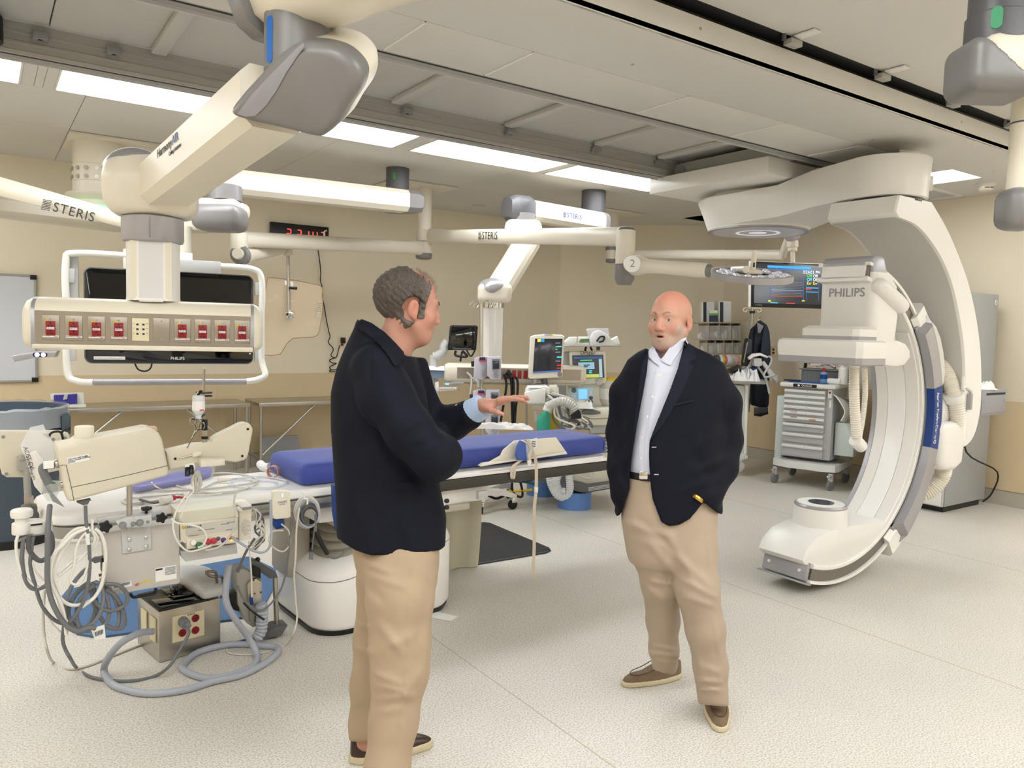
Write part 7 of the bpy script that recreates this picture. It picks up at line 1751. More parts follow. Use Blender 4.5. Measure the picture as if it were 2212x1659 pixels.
gf = [(785, 1215, 850, 1240, 7, .008), (790, 1240, 880, 1270, 8, .007), (800, 1270, 830, 1300, 8, -.006), (895, 1225, 940, 1260, 10, .005), (818, 1350, 870, 1410, 9, .008), (830, 1400, 900, 1370, 9, .006), (808, 1455, 870, 1480, 7, .008), (810, 1480, 890, 1500, 7, .008), (820, 1510, 895, 1505, 7, .007), (815, 1540, 870, 1530, 8, .006), (770, 1350, 800, 1355, 6, .006), (772, 1400, 805, 1410, 6, .006), (925, 1260, 905, 1380, 10, -.006), (915, 1440, 880, 1490, 8, .007), (895, 1200, 880, 1440, 2.5, .004), (880, 1440, 858, 1659, 2.5, .004)]
def tr1(p):
 x, y, z = proj(p); d = smin(stack(p, [(1080, 750, 945, .12, .01), (1150, 757, 948, .13, .01), (1210, 768, 947, .14, .01), (1250, 777, 944, .12, .01)], D1), smin(limb(p, nl, .03), limb(p, fl1, .03), .012), .03); d = d-1.5*folds(x, y, gf)
 return smax(d, np.where(z > D1+.02, (y-1602)*D1/CF, .02-p[..., 2]), .008)
lo, hi = bounds([q for q, r in nl+fl1], .14); lo[2] = .02; hi[2] = float(K(850, 1070)[2])
OS('trousers', tr1, lo, hi, .0085, khaki, M1)
a, (h_, f_2, s_2, L) = shoe('shoe', M1, P(757, 1646, Z=0), P(931, 1610, Z=0), .1, leather, .1, .03)
O('sock', G().cyl(h_+f_2*.075+uz*.05, h_+f_2*.085+uz*.16, .045, n=18), mat('sock_blue', '3a4a5e', .8), M1)
hb_ = P(838, 1790, Z=0); shoe('shoe', M1, hb_-rgt*.06-fwd*.02, hb_+rgt*.22+fwd*.03, .1, leather, .1, .03)
hc1 = K(884, 664, .02); b1 = math.radians(64); f1 = rgt*math.sin(b1)+fwd*math.cos(b1)
hs1, hl1, HB1 = head_sdf(hc1, f1, 1.07, 0, -.12)
hx_, hy_ = P(1040, 873, D=D1+.11), P(1088, 858, D=D1+.06)
hd_ = (P(1172, 852, D=D1+.03)-hx_).normalized(); hn = V((0, 0, 1)); hs_ = hd_.cross(hn).normalized(); hn = hs_.cross(hd_)     # hs_ points to the thumb side (toward the viewer)
def HP(u, v, w_):
 return np.array(hx_+hd_*u+hs_*v+hn*w_, np.float32)
def hand(p):
 d = s_cone(p, HP(-.09, -.005, -.016), HP(.01, 0, -.006), .033, .027)
 d = smin(d, s_box(p, HP(.052, -.004, -.002), (.046, .04, .0135), .013, np.stack([np.array(hd_), np.array(hs_), np.array(hn)], 1)), .02)
 d = smin(d, s_ell(p, HP(.03, .028, -.014), (.032, .018, .018), np.stack([np.array(hd_), np.array(hs_), np.array(hn)], 1)), .015)
 for k, (v, L_, dr_) in enumerate(((.03, .086, -.002), (.009, .094, .003), (-.012, .088, -.002), (-.032, .07, -.01))):
  s = .14-.09*k; a = HP(.088-.006*abs(k-1), v, .002); b = HP(.088+L_*.45, v+s*L_*.3, .004+dr_*.5); c = HP(.088+L_*.76, v+s*L_*.5, .0+dr_); e = HP(.088+L_, v+s*L_*.65, -.006+dr_*1.5)
  f = smin(s_cone(p, a, b, .0098, .0088), smin(s_cone(p, b, c, .0088, .0078), s_cone(p, c, e, .0078, .0062), .003), .003); f = smin(f, s_cone(p, HP(.086-.006*abs(k-1), v, .008), HP(.09, v, .008), .008, .008), .006); d = smin(d, f, .007)
 t = smin(s_cone(p, HP(.02, .03, -.014), HP(.055, .055, -.026), .0145, .0115), smin(s_cone(p, HP(.055, .055, -.026), HP(.082, .062, -.037), .0112, .0095), s_cone(p, HP(.082, .062, -.037), HP(.098, .063, -.044), .0095, .007), .003), .004)
 return smin(d, t, .01)
def body1(p):
 d = hs1(p); return smin(d, s_cone(p, K(872, 700, .02), K(845, 765, .02), .062, .068), .03)
lo, hi = bounds([hc1+np.array((0, 0, .14)), K(860, 740, .02)], .11); hm_ = smooth_q(poly_sdf(body1, lo, hi, .0038)); lo, hi = bounds([HP(-.08, 0, 0), HP(.19, .03, 0), HP(.1, .08, -.05)], .045); hh_ = smooth_q(poly_sdf(hand, lo, hi, .0026))
def core1(p):
 d = stack(p, [(min(r[0], 1140), r[1]+20, r[2]-20, r[3]*.7, r[4]) for r in krows], D1); d = smin(d, limb(p, [(q, r*.6) for q, r in narm]), .03); d = smin(d, limb(p, [(q, r*.45) for q, r in farm]), .03)
 return smin(d, smin(limb(p, [(q, r*.7) for q, r in nl]), limb(p, [(q, r*.6) for q, r in fl1]), .02), .03)
lo, hi = bounds([q for q, r in nl+fl1+narm+farm], .06); lo[2] = max(lo[2], .05); cm_ = smooth_q(poly_sdf(core1, lo, hi, .016))
bd1 = O('body', merge(merge(hm_, hh_), cm_), skin_m, M1, ang=80)
def t1(c, l):
 top = np.clip((l[:, 2]-.05)/.06, 0, 1)[:, None]*.8; return c*(1-top)+c*np.array((1.05, .68, .66))*top
tint(bd1, skin_tint('b98774', hl1, t1)); eyes(bd1, hc1, HB1, 1.07, (.1, -.1)); brows(bd1, hs1, hc1, HB1, 1.07, mat('brow_brown', '5a4436', .8))
for k, v in enumerate((.03, .009, -.012, -.032)):
 s = .14-.09*k; L_ = (.086, .094, .088, .07)[k]; q = V(HP(.088+L_*.95, v+s*L_*.62, -.001-.004*(k == 3))); O('nail', G().sph(q, (.0058, .0045, .0016), Matrix((hd_, hs_, hn)).transposed(), 10), mat('nail', 'd6a08c', .3), bd1)
def hair1(p):
 l = hl1(p); x, y, z = np.abs(l[..., 0]), l[..., 1], l[..., 2]; d = hs1(p)/1.07
 nz = .0016*np.sin(l[..., 0]*310+5*np.sin(z*60)+y*90)+.0014*np.sin(z*280+l[..., 0]*120+y*150)+.001*np.sin(y*420+z*200)
 th = np.interp(z, [-.09, -.06, 0, .05, .12], [.003, .008, .012, .013, .009])+nz
 h = d-th
 line = np.where(z > .0, .025+.3*(z-.0), .025-.55*(0-z))          # front limit of the hair at the side
 front = y-np.minimum(line, .062); bald = .058-np.sqrt((l[..., 0]/1.0)**2+((y-.035)/1.1)**2+np.maximum(0, .07-z)**2)
 burn = np.maximum(np.maximum(np.abs(y-.018)-.013, x*-1+.05), np.abs(z+.005)-.03)
 earc = .034-np.sqrt((y+.012)**2+((z+.008)/1.15)**2); ear = np.where(x > .06, earc, -1)
 low = -.078-z+np.maximum(0, y+.02)*.9
 reg = np.maximum(np.maximum(front, bald), np.maximum(ear, low))
 return np.maximum(np.minimum(smax(h, reg, .008), np.maximum(h+.006, burn)), -(d+.006))*1.07
lo, hi = bounds([hc1+np.array((0, 0, .15)), hc1-np.array((0, 0, .1))], .135); ho = OS('hair', hair1, lo, hi, .0038, hair_m, M1, smooth=1)
def ht(p):
 l = hl1(p); rng = np.random.default_rng(3); n = rng.random(len(p)); st = .5+.5*np.sin(l[:, 2]*700+l[:, 1]*500+l[:, 0]*900); g_ = np.clip(.25+.5*n*st+np.clip((-l[:, 2]-.0)/.1, 0, .5)+np.clip((l[:, 1])/.1, 0, .3), 0, 1)[:, None]
 return np.array(rgb('231b17'))*(1-g_)+np.array(rgb('6f655d'))*g_
tint(ho, ht)
g = G(); rnd = random.Random(8)
for k in range(420):
 a = rnd.uniform(-1.4, 1.4); y0 = rnd.uniform(-.02, .05); l = np.array((.05*math.sin(a), y0*1.1+.02, .16)); q = hc1+(HB1@l)*1.07; dn = -HB1[:, 2]
 for _ in range(12):
  q = q+dn*max(hs1(q[None].astype(np.float32))[0], 0)*.85
 q = V(q); e = q+V(HB1@np.array((rnd.uniform(-.01, .01), rnd.uniform(.0, .02), rnd.uniform(.008, .02)))); m_ = (q+e)/2+V(HB1[:, 2])*.003; s = V(HB1[:, 0])*.0006; g.raw([q-s, q+s, m_+s, m_-s, e], [(0, 1, 2, 3), (3, 2, 4)])
ho2 = O('fine_hair', g, mat('thin_hair', '6a564a', .7), M1); ho2['kind'] = 'stuff'
# ================================================================ EQUIPMENT IN THE MIDDLE AND ALONG THE RIGHT WALL
def Q(name, pts, D, th, m, par, bev=.004, seg=2, ang=40, **k):
 return O(name, G().slab([P(x, y, D=D) for x, y in pts], fwd*th, bev, seg), m, par, ang=ang, **k)
def R4(x0, y0, x1, y1):
 return [(x0, y1), (x1, y1), (x1, y0), (x0, y0)]
def K1(s, ox, oy, *pts):
 return [(ox+a/s, oy+b/s) for a, b in pts]
E1 = lambda *p: K1(3.66, 900, 680, *p)
E2 = lambda *p: K1(3.967, 1120, 690, *p)
E3 = lambda *p: K1(3.967, 1120, 880, *p)
E4 = lambda *p: K1(4.1375, 1010, 900, *p)
E5 = lambda *p: K1(3.66, 1490, 640, *p)
E6 = lambda *p: K1(3.283, 1630, 770, *p)
lav = mat('pump_lavender', 'c5c2cf', .4); amw = mat('anaesthesia_cream', 'e6e3d4', .4); scr = mat('screen_dark', '2b2d33', .15, emit=.35)
def cb(pts, D, r, m, par, sm=5, n=7, nm='cable'):
 return O(nm, G().tube([P(x, y, D=D) for x, y in pts], r, n, sm), m, par, ang=80)
WS = thing('workstation_cart', 'white computer cart with a black screen on a grey arm, behind the gesturing hand', 'computer cart', P(950, 900, D=7.6))
D = 7.5
Q('screen_casing', E1((262, 90), (278, 82), (470, 84), (484, 95), (470, 275), (460, 280), (250, 280), (245, 270)), D, .04, black, WS); Q('screen', E1((276, 96), (470, 98), (458, 258), (262, 258)), D-.004, .006, gloss, WS, .001)
text('QuantumSense', .03, P(998, 753, D=D-.006), rgt, uz, gink, WS)
cb(E1((245, 215), (215, 250), (210, 290), (160, 325), (130, 330)), D+.06, .045, lgrey, WS); cb(E1((130, 320), (133, 430)), D+.06, .04, lgrey, WS)
cb(E1((310, 283), (306, 318), (345, 330), (400, 328), (360, 285)), D, .012, black, WS, nm='wire_handle'); cb(E1((360, 290), (345, 370)), D, .01, blkc, WS); cb(E1((395, 280), (430, 328), (465, 270)), D+.02, .008, blkc, WS)
Q('work_top', E1((32, 445), (240, 440), (245, 500), (100, 505), (40, 490)), D-.1, .4, mat('cart_blue', '8fa5c4', .5), WS, .01); O('papers', pile(P(938, 798, D=D), .5, .3, .03, 6), paper, WS)
for x in (112, 150):
 cb(E1((x, 505), (x+18, 700)), D+.05, .05 if x < 130 else .02, white, WS, 1)
Q('bracket', E1((145, 535), (175, 528), (175, 575), (315, 578), (315, 600), (160, 606), (148, 590)), D-.12, .1, white, WS)
text('QuantumSense', .035, P(969, 841, D=D-.125), rgt, uz, gink, WS); cb(E1((112, 690), (112, 1000)), D+.05, .03, white, WS, 1)
for i, (y0, lab) in enumerate(((0, 'grey infusion pump with keypad screen high on the steel pole, pink tag'), (263, 'second infusion pump on the steel pole, partly behind the gesturing hand'), (440, 'lowest infusion pump on the steel pole just above the blue pad'))):
 t = thing('infusion_pump', lab, 'infusion pump', P(1052, 800+y0/3.66, D=6.8), 'infusion pumps on the steel pole'); f = lambda *p: E1(*[(a-(10 if i else 0), b+y0*(1 if i < 2 else 1)) for a, b in p])
 if i < 2:
  Q('pump_body', f((455, 345), (485, 335), (550, 335), (556, 370), (556, 490), (520, 515), (450, 505)), 6.72, .14, lav, t, .008)
  Q('pink_tag', f((490, 352), (550, 352), (552, 368), (492, 368)), 6.7, .02, mat('tag_pink', 'e0557e', .5), t, .001); Q('top_panel', f((495, 335), (542, 335), (545, 355), (497, 356)), 6.69, .02, mat('pump_dark', '2c2c48', .3), t, .001)
  Q('door', f((518, 440), (555, 385), (578, 385), (580, 470), (560, 490), (520, 490)), 6.69, .04, mgrey, t, .002); Q('syringe_slot', f((552, 395), (578, 380), (570, 460), (555, 470)), 6.68, .03, black, t, .002); Q('clamp', f((430, 370), (455, 365), (455, 410), (432, 412)), 6.75, .06, black, t)
 Q('keypad_housing', f((555, 335), (665, 333), (668, 505), (660, 515), (590, 512), (556, 480)), 6.66, .12, lav, t, .006); Q('display', f((595, 350), (655, 350), (655, 430), (598, 432)), 6.65, .012, mat('pump_panel', '77797f', .4), t, .001); Q('screen', f((603, 365), (650, 365), (650, 425), (604, 426)), 6.645, .008, scr, t, .0005)
 for r_ in range(5):
  for c_ in range(4):
   a, b = f((606+c_*13, 442+r_*13))[0]; O('key', G().box(P(a, b, D=6.65), (.007, .01, .006), rr2), lgrey if (r_+c_) % 3 else mgrey, t)
IVP = thing('pump_pole', 'steel pump pole on a white five-legged wheeled base beyond the operating table', 'pole', P(1062, 1090, D=6.85))
zc_ = P(1045, 845, D=6.85); bc = P(1058, 1058, D=6.85)
O('pole', G().cyl(V((zc_.x, zc_.y, .2)), zc_+uz*.02, .022, n=14), steel, IVP); O('hub', G().cyl(V((zc_.x, zc_.y, .14)), V((zc_.x, zc_.y, .22)), .06, n=20, bev=.01), white, IVP)
hb = V((zc_.x, zc_.y, 0))
for px, py in ((1040, 1110), (1107, 1100), (1098, 1076), (1030, 1084), (1000, 1098)):
 w = P(px, py, Z=0); d = (w-hb); L = d.length; d.normalize(); sd = d.cross(uz)
 O('leg', G().loft([[hb+d*s+sd*a*w_+uz*(z+b*h_) for a, b in ((-1, -1), (1, -1), (1, 1), (-1, 1))] for s, w_, h_, z in ((0, .05, .03, .18), (L*.6, .04, .025, .165), (L, .03, .02, .13), (L+.03, .025, .012, .125))]), white, IVP, ang=40)
 O('caster', G().cyl(w-sd*.012+uz*.045, w+sd*.012+uz*.045, .045, n=18, bev=.006), blackm, IVP); O('caster_fork', G().box(w+uz*.085+d*.01, (.05, .045, .05), Matrix((d, -sd, uz)).transposed(), .01), chrome, IVP)
for k, (c_, m_) in enumerate((([(1045, 1020), (1050, 1048), (1062, 1055), (1090, 1062), (1150, 1058)], yel), ([(1050, 1018), (1062, 1040), (1080, 1055)], mat('cable_maroon', '6a2a40', .5)), ([(1078, 1005), (1060, 1030), (1054, 1048)], blkc), ([(1110, 1005), (1106, 1050), (1112, 1068), (1128, 1072), (1125, 1045), (1110, 1010)], blkc), ([(1112, 1010), (1150, 1014), (1180, 1000)], mat('cable_blue', '24408a', .5)), ([(1075, 1045), (1095, 1040), (1130, 1041), (1155, 1046)], mat('cable_teal', '2a5a5c', .5)), ([(1054, 1070), (1072, 1077), (1090, 1070)], blkc), ([(1128, 1040), (1150, 1035), (1158, 1020)], blkc))):
 cb(c_, 7.2, .012, m_, None, nm='floor_cable')
 o = bpy.context.scene.objects[-1] if False else S.collection.objects[-1]; o['label'] = ('yellow hose', 'maroon cable', 'short black cable', 'long black looped cable', 'blue cable', 'teal cable', 'coiled black cable end', 'black cable end')[k]+' hanging under the blue pad behind the wheeled pole'; o['category'] = 'cable'
sk = thing('black_cable_set', 'three black power cables hanging from the sockets between pump and patient monitor', 'cable', P(1105, 850, D=6.95))
for q in (((690, 470), (710, 540), (700, 640), (675, 780), (660, 880)), ((740, 490), (750, 560), (752, 700), (760, 900)), ((760, 490), (768, 560), (768, 700), (778, 900)), ((785, 490), (800, 540), (795, 650), (782, 760), (775, 890))):
 cb(E1(*q), 6.95, .011, blkc, sk)
O('plug', G().cyl(P(1094, 804, D=6.93), P(1105, 812, D=6.93), .035, .02, n=12), black, sk)
wcs = thing('grey_cable_set', 'grey charging cable plugged in left of the top pump', 'cable', P(1015, 830, D=6.9))
cb(E1((395, 455), (430, 490), (435, 540), (425, 630)), 6.9, .01, lgc, wcs); cb(E1((440, 500), (480, 530), (490, 570)), 6.9, .012, lgrey, wcs)
PM = thing('patient_monitor', 'cream bedside patient monitor, dark screen with yellow and blue notes', 'monitor', P(1178, 770, D=6.9))
D = 6.95
Q('casing', E2((100, 150), (130, 135), (230, 127), (370, 132), (395, 145), (378, 490), (360, 497), (100, 512), (82, 500)), D, .09, amw, PM, .012, 3)
MQ = lambda n_, *p, m=None, z=.004, par=None: Q(n_, E2(*p), D-z, .006, m, par or PM, .0005)
sc = MQ('screen', (142, 165), (378, 165), (362, 448), (122, 462), m=scr)
MQ('yellow_note', (163, 168), (192, 168), (190, 193), (163, 194), m=em('note_y', 'e8e05a', .6), z=.008, par=sc); MQ('blue_note', (195, 168), (222, 168), (222, 193), (194, 193), m=em('note_b', '2f8df0', .7), z=.008, par=sc)
MQ('menu_bar', (122, 448), (358, 435), (357, 449), (122, 461), m=em('bar_blue', '4a5f96', .7), z=.008, par=sc)
for y, m_ in ((232, eg), (255, eg), (230, ec), (318, ec), (322, ec), (390, er), (415, er), (200, ew), (278, ew), (355, ew)):
 x0 = 318 if m_ in (eg, ew) else 330; MQ('readout', (x0, y), (x0+(40 if m_ is not eg else 14), y-1), (x0+(40 if m_ is not eg else 14), y+5), (x0, y+6), m=m_, z=.008, par=sc)
MQ('top_tag', (222, 128), (262, 126), (262, 138), (225, 140), m=mat('tag_blue', 'b0b8e8', .5), z=.002); MQ('top_tag', (255, 126), (295, 128), (285, 140), (262, 138), m=mat('tag_yellow2', 'e8d860', .5), z=.002)
O('knob', G().lathe([(.022, 0), (.018, -.02)], P(1209.5, 809, D=D), fwd, 18), mgrey, PM)
cb(E2((140, 515), (138, 550)), D+.05, .02, lgrey, PM, 1); cb(E2((220, 510), (225, 560)), D+.05, .03, dgrey, PM, 1)
MB_ = thing('monitor_module', 'white rounded monitoring module under the patient monitor, cables on its right side', 'module', P(1155, 855, D=6.8))
Q('body', E2((60, 600), (80, 575), (240, 570), (270, 590), (275, 700), (235, 738), (60, 725), (45, 700)), 6.75, .2, white, MB_, .02, 3); Q('front_cover', E2((50, 625), (215, 590), (232, 600), (230, 720), (60, 722), (44, 690)), 6.72, .03, white2, MB_, .01); Q('side_block', E2((265, 570), (330, 565), (345, 590), (350, 690), (275, 690)), 6.85, .15, amw, MB_, .01)
for x in range(90, 225, 8):
 Q('vent', E2((x, 588), (x+4, 588), (x+4, 596), (x, 596)), 6.74, .01, mgrey, MB_, 0)
for y in (630, 655, 680):
 Q('connector', E2((240, y), (262, y-2), (262, y+14), (240, y+15)), 6.73, .03, dgrey if y == 655 else lgrey, MB_, .002)
Q('water_trap', E2((110, 735), (225, 735), (220, 775), (120, 775)), 6.8, .1, clearp, MB_); Q('mount', E2((135, 770), (165, 770), (165, 880), (135, 880)), 6.85, .05, lgrey, MB_)
BCt = thing('breathing_circuit', 'green breathing bag with pale corrugated hoses below the monitoring module', 'breathing bag', P(1174, 905, D=6.6))
gb = mat('bag_green', '2f9c84', .45); c0_ = P(1174, 880, D=6.6)
O('bag', G().loft([[P(1120+cx/3.967, 690+y/3.967, D=6.6)+rgt*math.cos(a)*w_*6.6/1660/3.967+fwd*math.sin(a)*.05 for a in [2*math.pi*k/18 for k in range(18)]] for cx, y, w_ in ((238, 780, 12), (232, 795, 30), (222, 830, 48), (216, 870, 58), (214, 910, 60), (214, 950, 56), (216, 985, 30))]), gb, BCt, ang=80)
O('bag_neck', G().cyl(P(1179, 888, D=6.6), P(1184, 878, D=6.6), .03, .035, n=14), white, BCt)
ribbed('hose', [P(x, y, D=6.6) for x, y in E2((240, 750), (280, 730), (340, 705), (400, 705), (460, 740), (490, 790), (495, 830))], .04, BCt, mat('hose_pale', 'c9c9c4', .4), .02, 12)
O('black_sleeve', G().tube([P(x, y, D=6.58) for x, y in E2((478, 795), (492, 815), (495, 850))], .045, 12), blackm, BCt)
q = thing('hanging_hose', 'pale translucent hoses hanging in a loop under the end of the blue pad', 'hose', P(1215, 1020, D=6.7))
for p in (((420, 410), (330, 560), (310, 660), (340, 740), (400, 760), (440, 700), (430, 560), (415, 420)), ((260, 470), (262, 560), (280, 660), (330, 750), (390, 775)), ((410, 420), (350, 560), (325, 640), (350, 710), (400, 720))):
 ribbed('hose', [P(x, y, D=6.7) for x, y in E3(*p)], .035, q, mat('hose_clear', 'cfd2d4', .3), .018, 10)
wr = thing('monitor_cable_bundle', 'tangle of grey patient cables hanging between the green bag and the anaesthesia machine', 'cable bundle', P(1240, 890, D=6.7)); rnd = random.Random(2)
for k in range(18):
 x0 = 300+rnd.random()*180; cb(E2((250+rnd.random()*40, 630+rnd.random()*40), (x0, 690+rnd.random()*60), (x0+rnd.random()*80-20, 800+rnd.random()*40), (340+rnd.random()*260, 880+rnd.random()*50), (400+rnd.random()*240, 940)), 6.6+.25*rnd.random(), .009, [lgc, greyc, whc][k % 3], wr, n=6)
for k in range(4):
 cb(E2(*[(560+(75-9*k)*math.cos(a), 930+(75-9*k)*math.sin(a)) for a in [math.pi+i*math.pi/8 for i in range(9)]]), 6.75, .009, greyc, wr, n=6)
AN = thing('anaesthesia_machine', 'cream anaesthesia machine with a lit display, blue lit panel and a loaded top shelf', 'anaesthesia machine', P(1270, 1060, D=7.3))
D = 7.3
Q('back_column', E2((335, 280), (440, 275), (440, 1000), (335, 1000)), D+.15, .3, mat('an_grey', 'a8a8a4', .5), AN, .01)
Q('display_housing', E2((442, 285), (460, 275), (730, 272), (748, 282), (755, 530), (745, 548), (540, 560), (455, 555)), D-.06, .14, amw, AN, .012, 3)
sc = Q('screen', E2((460, 308), (725, 303), (738, 500), (468, 510)), D-.068, .012, em('an_screen', '46484b', .3), AN, .0005)
for p, m_ in ((((475, 322), (715, 318), (716, 336), (476, 340)), em('an_bar', '39508c', .7)), (((512, 370), (648, 366), (652, 424), (516, 428)), em('an_box', '8fb4cc', .7)), (((530, 348), (630, 345), (630, 352), (530, 355)), eg), (((480, 472), (690, 468), (692, 498), (482, 502)), em('an_green', 'b4c464', .7)), (((688, 340), (714, 338), (720, 494), (694, 496)), em('an_pale', 'a8c0c8', .6)), (((605, 437), (630, 436), (630, 444), (606, 445)), ec), (((605, 452), (628, 451), (628, 459), (606, 460)), ec), (((558, 388), (612, 386), (612, 395), (558, 397)), ink), (((558, 402), (595, 400), (595, 409), (558, 411)), ink)):
 Q('readout', E2(*p), D-.072, .003, m_, sc, 0)
text('Dräger', .05, P(1270, 762.5, D=D-.066), rgt, uz, ink, AN); O('knob', G().lathe([(.032, 0), (.028, -.03)], P(1294, 825, D=D-.06), fwd, 20), lgrey, AN)
for x, m_ in ((488, mat('btn_green', '4fae3c', .5)), (517, mat('btn_blue', '3a5a9c', .5)), (714, yel)):
 O('button', G().lathe([(.012, 0), (.01, -.008)], P(1120+x/3.967, 690+520/3.967, D=D-.06), fwd, 12), m_, AN)
Q('neck_panel', E2((420, 565), (560, 545), (720, 555), (725, 760), (415, 760)), D, .4, amw, AN, .015)
sp = Q('lit_panel', E2((447, 590), (640, 580), (642, 720), (620, 735), (455, 725)), D-.012, .02, mat('an_lit', 'a9c6d8', .4, emit=.25), AN, .004); Q('blue_display', E2((515, 600), (588, 597), (590, 680), (516, 684)), D-.018, .008, em('an_blue', '7cc4ff', .9), sp, 0)
for x, y, r_, m_ in ((475, 607, .025, mat('gauge_green', '5a7a6a', .4)), (535, 706, .012, navyp), (567, 706, .014, yel), (598, 703, .013, greyc), (621, 672, .02, dgrey), (621, 706, .02, dgrey)):
 O('gauge', G().lathe([(r_, 0), (r_*.8, -.02)], P(1120+x/3.967, 690+y/3.967, D=D-.012), fwd, 16), m_, sp)
for x in (470, 612):
 Q('flow_tube', E2((x, 605 if x > 500 else 650), (x+16, 605 if x > 500 else 650), (x+16, 660 if x > 500 else 710), (x, 660 if x > 500 else 710)), D-.02, .015, white2, sp, .003)
Q('work_surface', E2((430, 770), (790, 765), (800, 800), (790, 845), (620, 852), (500, 810)), D-.25, .7, amw, AN, .015); Q('drawer', E2((600, 852), (790, 846), (790, 905), (605, 910)), D-.2, .6, amw, AN, .008)
Q('drawer', E3((600, 150), (800, 145), (800, 220), (620, 225)), D-.1, .5, lgrey, AN, .006)
Q('lower_cabinet', E3((690, 235), (850, 225), (860, 420), (640, 440), (600, 400)), D-.15, .6, amw, AN, .01); Q('vent_unit', E3((725, 255), (765, 250), (765, 385), (680, 395), (680, 380), (730, 375)), D-.16, .02, dgrey, AN, .002); text('E-Vent', .07, P(1310.5, 968, D=D-.165), uz, -rgt, wink, AN)
Q('base_drawer', E3((580, 440), (850, 425), (850, 640), (600, 660), (440, 620), (430, 480)), D-.18, .6, amw, AN, .012); Q('base', E3((160, 570), (180, 565), (600, 680), (850, 640), (850, 690), (600, 735), (545, 735), (165, 630)), D-.3, .7, dgrey, AN, .015)
for k in range(3):
 Q('base_groove', E3((600, 690+k*11), (845, 650+k*11), (845, 655+k*11), (600, 696+k*11)), D-.305, .01, lgrey, AN, 0)
Q('side_hook', E3((525, 60), (555, 60), (555, 170), (525, 170)), D-.3, .04, lgrey, AN); cb(E3((440, 440), (470, 520), (560, 545), (620, 500), (640, 420)), 7.0, .009, lgc, AN); cb(E3((445, 470), (500, 570), (600, 610), (640, 560), (655, 420)), 7.0, .009, lgc, AN); cb(E3((440, 430), (480, 480), (560, 480), (610, 420)), 7.0, .009, lgc, AN)
O('oxygen_tank', G().cyl(P(1193, 990, D=7.3), P(1192, 1028, D=7.3), .06, n=18, bev=.02), mat('tank_yellow', 'b9a21c', .4), AN); O('oxygen_tank', G().cyl(P(1194, 893, D=7.3), P(1194, 930, D=7.3), .06, n=18, bev=.02), mat('tank_yellow', 'b9a21c', .4), AN)
Q('side_rail', E3((60, -80), (78, -80), (80, 170), (62, 170)), 7.5, .05, alu, AN); Q('shelf', E2((395, 228), (880, 222), (890, 228), (870, 233), (395, 236)), D-.1, .35, lgrey, AN, .002)
Q('shelf_post', E2((672, 235), (700, 235), (700, 265), (672, 265)), D, .06, dgrey, AN); cb(E2((580, 235), (572, 260), (576, 275)), D, .01, blkc, AN); cb(E2((615, 235), (625, 255), (632, 265)), D, .01, blkc, AN)
can = thing('suction_canister', 'pale canister with a bright yellow lid beside the anaesthesia machine', 'canister', P(1317, 860, D=7.35)); c = P(1317, 872, D=7.35)
O('jar', G().lathe([(.1, 0), (.112, .03), (.115, .22), (.11, .225)], c, n=24), lgc, can); O('lid', G().lathe([(.085, .222), (.085, .245), (.07, .25)], c, n=24), yel, can); O('holder', G().cyl(c-uz*.05, c, .09, n=20), lgrey, can); O('label', G().lathe([(.1165, .05), (.1165, .15)], c, n=24, cap=False), paper, can)
cl2_ = thing('cable_bunch', 'small bunch of grey cable lying on the white work surface of the anaesthesia machine', 'cable', P(1272, 888, D=7.05))
for k in range(5):
 cb(E2((545, 790+k*4), (600, 770+k*6), (660, 785+k*4), (700, 800), (640, 808-k*3), (560, 805)), 7.03, .008, greyc, cl2_, n=6)
O('paper_wipes', pile(P(1245, 880, D=7.1), .3, .2, .06, 12), paper, None, label='crumpled white wipes on the work surface below the blue lit panel', cat='wipes')
for pts, lab, m_ in ((((395, 190), (440, 150), (500, 150), (502, 195), (470, 225), (400, 225)), 'pile of folded white leaflets at the left end of the shelf', paper), (((515, 150), (606, 148), (607, 195), (520, 195)), 'white box with a green stripe on the shelf above the display', paper), (((470, 200), (606, 196), (606, 220), (440, 224)), 'flat white box under the green striped box on the shelf', paper), (((585, 90), (600, 76), (770, 76), (780, 120), (760, 150), (610, 160)), 'clear bag of tubing on the shelf above the anaesthesia display', bagm), (((610, 160), (640, 110), (690, 90), (770, 130), (800, 180), (720, 215), (620, 222)), 'rumpled clear sleeve with a black cable on the shelf', mat('bag_white', 'e4e6e8', .4)), (((690, 205), (720, 185), (800, 170), (850, 145), (872, 210), (720, 222)), 'white and green packets sliding off the right end of the shelf', paper)):
 o = Q('supply_pack', E2(*pts), D-.06-.02*len(pts), .12, m_, None, .01, label=lab, cat='packet')
 if 'green striped' in lab:
  Q('green_stripe', E2((535, 168), (606, 166), (606, 190), (520, 192)), D-.148, .01, mat('stripe_green', '5a8a4a', .6), o, 0)
 if 'black cable' in lab:
  cb(E2((670, 190), (700, 150), (735, 150), (725, 185), (690, 195)), D-.21, .008, blkc, o)
def ring(x, y, lab):
 c = P(x, y, Z=0); t = thing('wheel_guard', lab, 'wheel guard', c); r_ = .155
 O('ring', G().lathe([(r_, .0), (r_, .16), (r_-.015, .16), (r_-.015, 0)], c+fwd*r_*.9, n=40, cap=False), mat('guard_blue', '5f86c6', .5), t)
 O('wheel', G().cyl(c+fwd*r_*.9-rgt*.02+uz*.1, c+fwd*r_*.9+rgt*.02-fwd*.02+uz*.1, .095, n=24, bev=.015), dgrey, t); O('fork', G().box(c+fwd*r_+rgt*.06+uz*.22, (.07, .06, .1), rr2, .01), white, t)
ring(1243, 1103, 'blue round wheel guard on the floor in front of the anaesthesia machine'); ring(1172, 1074, 'blue round wheel guard farther back under the hanging hoses')
